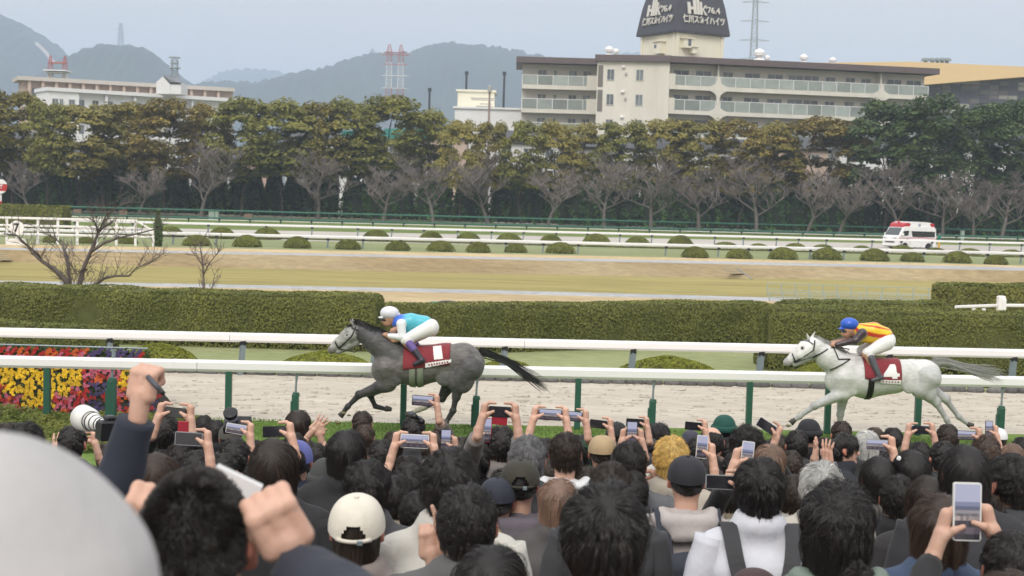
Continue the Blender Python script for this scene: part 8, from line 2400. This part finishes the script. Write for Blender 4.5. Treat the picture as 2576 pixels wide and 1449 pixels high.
# cameras
D = 7.5; p = PY(272, 1076, D); kq = D / FOC
o = empty('camera', tuple(p), 'camera with large white telephoto lens raised above the round black head at the left', 'camera'); o.rotation_euler = (R(2), R(3), R(40)); o.scale = (.86,) * 3
MY = Matrix.Rotation(R(-90), 3, 'X')
M_LENSW = pmat('lens_white', (.70, .70, .66), .4, coat=.2)
b = MB(); b.lathe([(.040, .02), (.046, .06), (.046, .16), (.056, .20), (.056, .25)], (0, 0, 0), 24, M=MY); b.build('lens_barrel', M_LENSW, o, True)
b = MB(); b.lathe([(.060, .25), (.074, .27), (.080, .37), (.076, .372), (.070, .28), (.0, .27)], (0, 0, 0), 28, M=MY); b.build('lens_hood', M_LENSW, o, True)
for y, r in ((.065, .047), (.10, .047), (.165, .048), (.205, .0575), (.245, .0575)): MB().lathe([(r, y), (r + .002, y + .003), (r + .002, y + .010), (r, y + .013)], (0, 0, 0), 24, M=MY).build('lens_ring', DARK, o, True)
MB().box((0, -.03, -.01), (.15, .08, .12), bev=.012).box((0, -.02, .06), (.06, .07, .035), bev=.01).build('camera_body', DARK, o)
D = 8.4; p = PY(583, 1060, D)
o = empty('camera', tuple(p), 'black camera with its lens hood upright, above the grey cap left of centre', 'camera'); o.rotation_euler = (R(38), 0, 0)
MB().lathe([(.034, 0), (.036, .05), (.040, .055), (.042, .075), (.038, .077)], (0, 0, 0), 20).build('lens_barrel', DARK, o, True); MB().lathe([(.0365, .012), (.037, .045)], (0, 0, 0), 20).build('lens_band', pmat('lens_grey', (.17, .18, .23), .4), o, True)
MB().box((.03, 0, -.03), (.15, .10, .07), bev=.012).build('camera_body', DARK, o)
D = 9.9; p = PY(1049, 1052, D); o = empty('binoculars', tuple(p), 'small black binoculars held beside a head in front of the grey horse hooves', 'binoculars'); o.rotation_euler = (0, R(35), R(20))
for s_ in (-1, 1): MB().lathe([(.018, -.05), (.022, 0), (.026, .05)], (s_ * .03, 0, 0), 14, M=MY).build('barrel', DARK, o, True)
MB().box((0, 0, 0), (.04, .03, .02)).build('hinge', DARK, o)

# backpacks
def strap_band(mb, pts, w, t):
    pts = [Vector(p) for p in pts]
    for i in range(len(pts) - 1):
        mb.beam(pts[i], pts[i + 1] + (pts[i + 1] - pts[i]).normalized() * .004, w, t)
def backpack(o, d, k, col, label, vshape):
    b = empty('backpack', tuple(o.location), label, 'backpack', sc=k)
    m = fabric(col, .7)
    ztop = 1.10 if vshape else 1.30
    V, F = body([cap((-.10, -.265, ztop - .06), (.10, -.265, ztop - .06), .075), cap((-.12, -.28, ztop - .32), (.12, -.28, ztop - .32), .09), ell((0, -.29, ztop - .2), (.16, .085, .22))], .016, .05)
    put('bag_body', mesh_np('bag_body', disp(V, F, .010, 20, 3), F, (m,), True), b)
    for s_ in (-1, 1):
        pts = [(s_ * .115, .085, 1.34), (s_ * .122, .04, 1.43), (s_ * .124, -.03, 1.463), (s_ * .120, -.10, 1.432), (s_ * .108, -.165, 1.345), (s_ * .07, -.205, 1.2), (s_ * .035, -.235, ztop)] if vshape else [(s_ * .115, .085, 1.34), (s_ * .122, .04, 1.43), (s_ * .124, -.03, 1.465), (s_ * .120, -.10, 1.44), (s_ * .115, -.17, 1.36), (s_ * .10, -.21, 1.26)]
        P = np.array(pts); t = np.linspace(0, len(P) - 1, 25); i = np.minimum(t.astype(int), len(P) - 2); f = (t - i)[:, None]; P = P[i] * (1 - f) + P[i + 1] * f
        for _ in range(2): P[1:-1] = (P[:-2] + 2 * P[1:-1] + P[2:]) / 4
        Vs, Fs = [], []
        for q in range(25):
            dv = P[min(q + 1, 24)] - P[max(q - 1, 0)]; dv /= np.linalg.norm(dv); w = np.cross(dv, [0, -.6, .8]); w /= np.linalg.norm(w); nn = np.cross(w, dv)
            if nn[2] - nn[1] < 0: nn = -nn
            Vs += [P[q] - w * .031 + nn * .004, P[q] + w * .031 + nn * .004, P[q] + w * .031 + nn * .014, P[q] - w * .031 + nn * .014]
            if q:
                c = 4 * q
                for e in range(4): Fs.append((c - 4 + e, c - 4 + (e + 1) % 4, c + (e + 1) % 4, c + e))
        put('shoulder_strap', mesh_np('shoulder_strap', Vs, Fs, (m,), False), b)
    return b
backpack(o53, d53, k53, (.036, .036, .040), 'dark grey backpack on the white jacket, straps meeting in a V', True)
backpack(o51, d51, k51, (.022, .027, .040), 'navy backpack on the pale grey hoodie below the black cap', False)
# people by the ambulance
def walker(px, foot, top, label, jc, tc, hat, yaw):
    D = 140.0; f, t = PY(px, foot, D), PY(px, top, D); k = (t.z - f.z) / 1.74
    o = empty('person', (f.x, D, 0), label, 'person', rz=yaw, sc=t.z / 1.74)
    put('body', BODY_DEF, o); put('jacket', JMESH['plain'], o, mat=fabric(jc)); put('trousers', TRM, o, mat=fabric(tc))
    put('hair', HS['short']['shell'], o, tuple(HC), mat=M_SHELL['K'])
    if hat: put('helmet', CAPC, o, tuple(HC), mat=fabric(hat, .4), sc=(1.12, 1.12, 1.15))
walker(2315, 622, 580, 'person in a yellow helmet and dark jacket close behind the ambulance', (.02, .022, .03), (.02, .022, .03), (.66, .42, .03), R(70))
walker(2331, 621, 574, 'person in a yellow helmet and navy jacket, second behind the ambulance', (.03, .035, .055), (.02, .022, .03), (.66, .42, .03), R(80))
walker(2362, 624, 585, 'person in a green jacket and yellow trousers walking behind the ambulance', (.01, .20, .14), (.70, .42, .02), (.12, .10, .08), R(60))
# ------------------------------------------------------------------ air
hm = bpy.data.materials.new('haze_air'); hm.use_nodes = True
hn = hm.node_tree.nodes; hn.clear()
ho = hn.new('ShaderNodeOutputMaterial'); hv = hn.new('ShaderNodeVolumePrincipled')
hv.inputs['Color'].default_value = (.67, .80, 1.0, 1)
hv.inputs['Density'].default_value = 0.00034
hv.inputs['Anisotropy'].default_value = 0.0
hm.node_tree.links.new(hv.outputs[0], ho.inputs['Volume'])
MB().box((0, 3160, 248.7), (10600, 6480, 502.6)).build('haze', hm, kind='stuff')
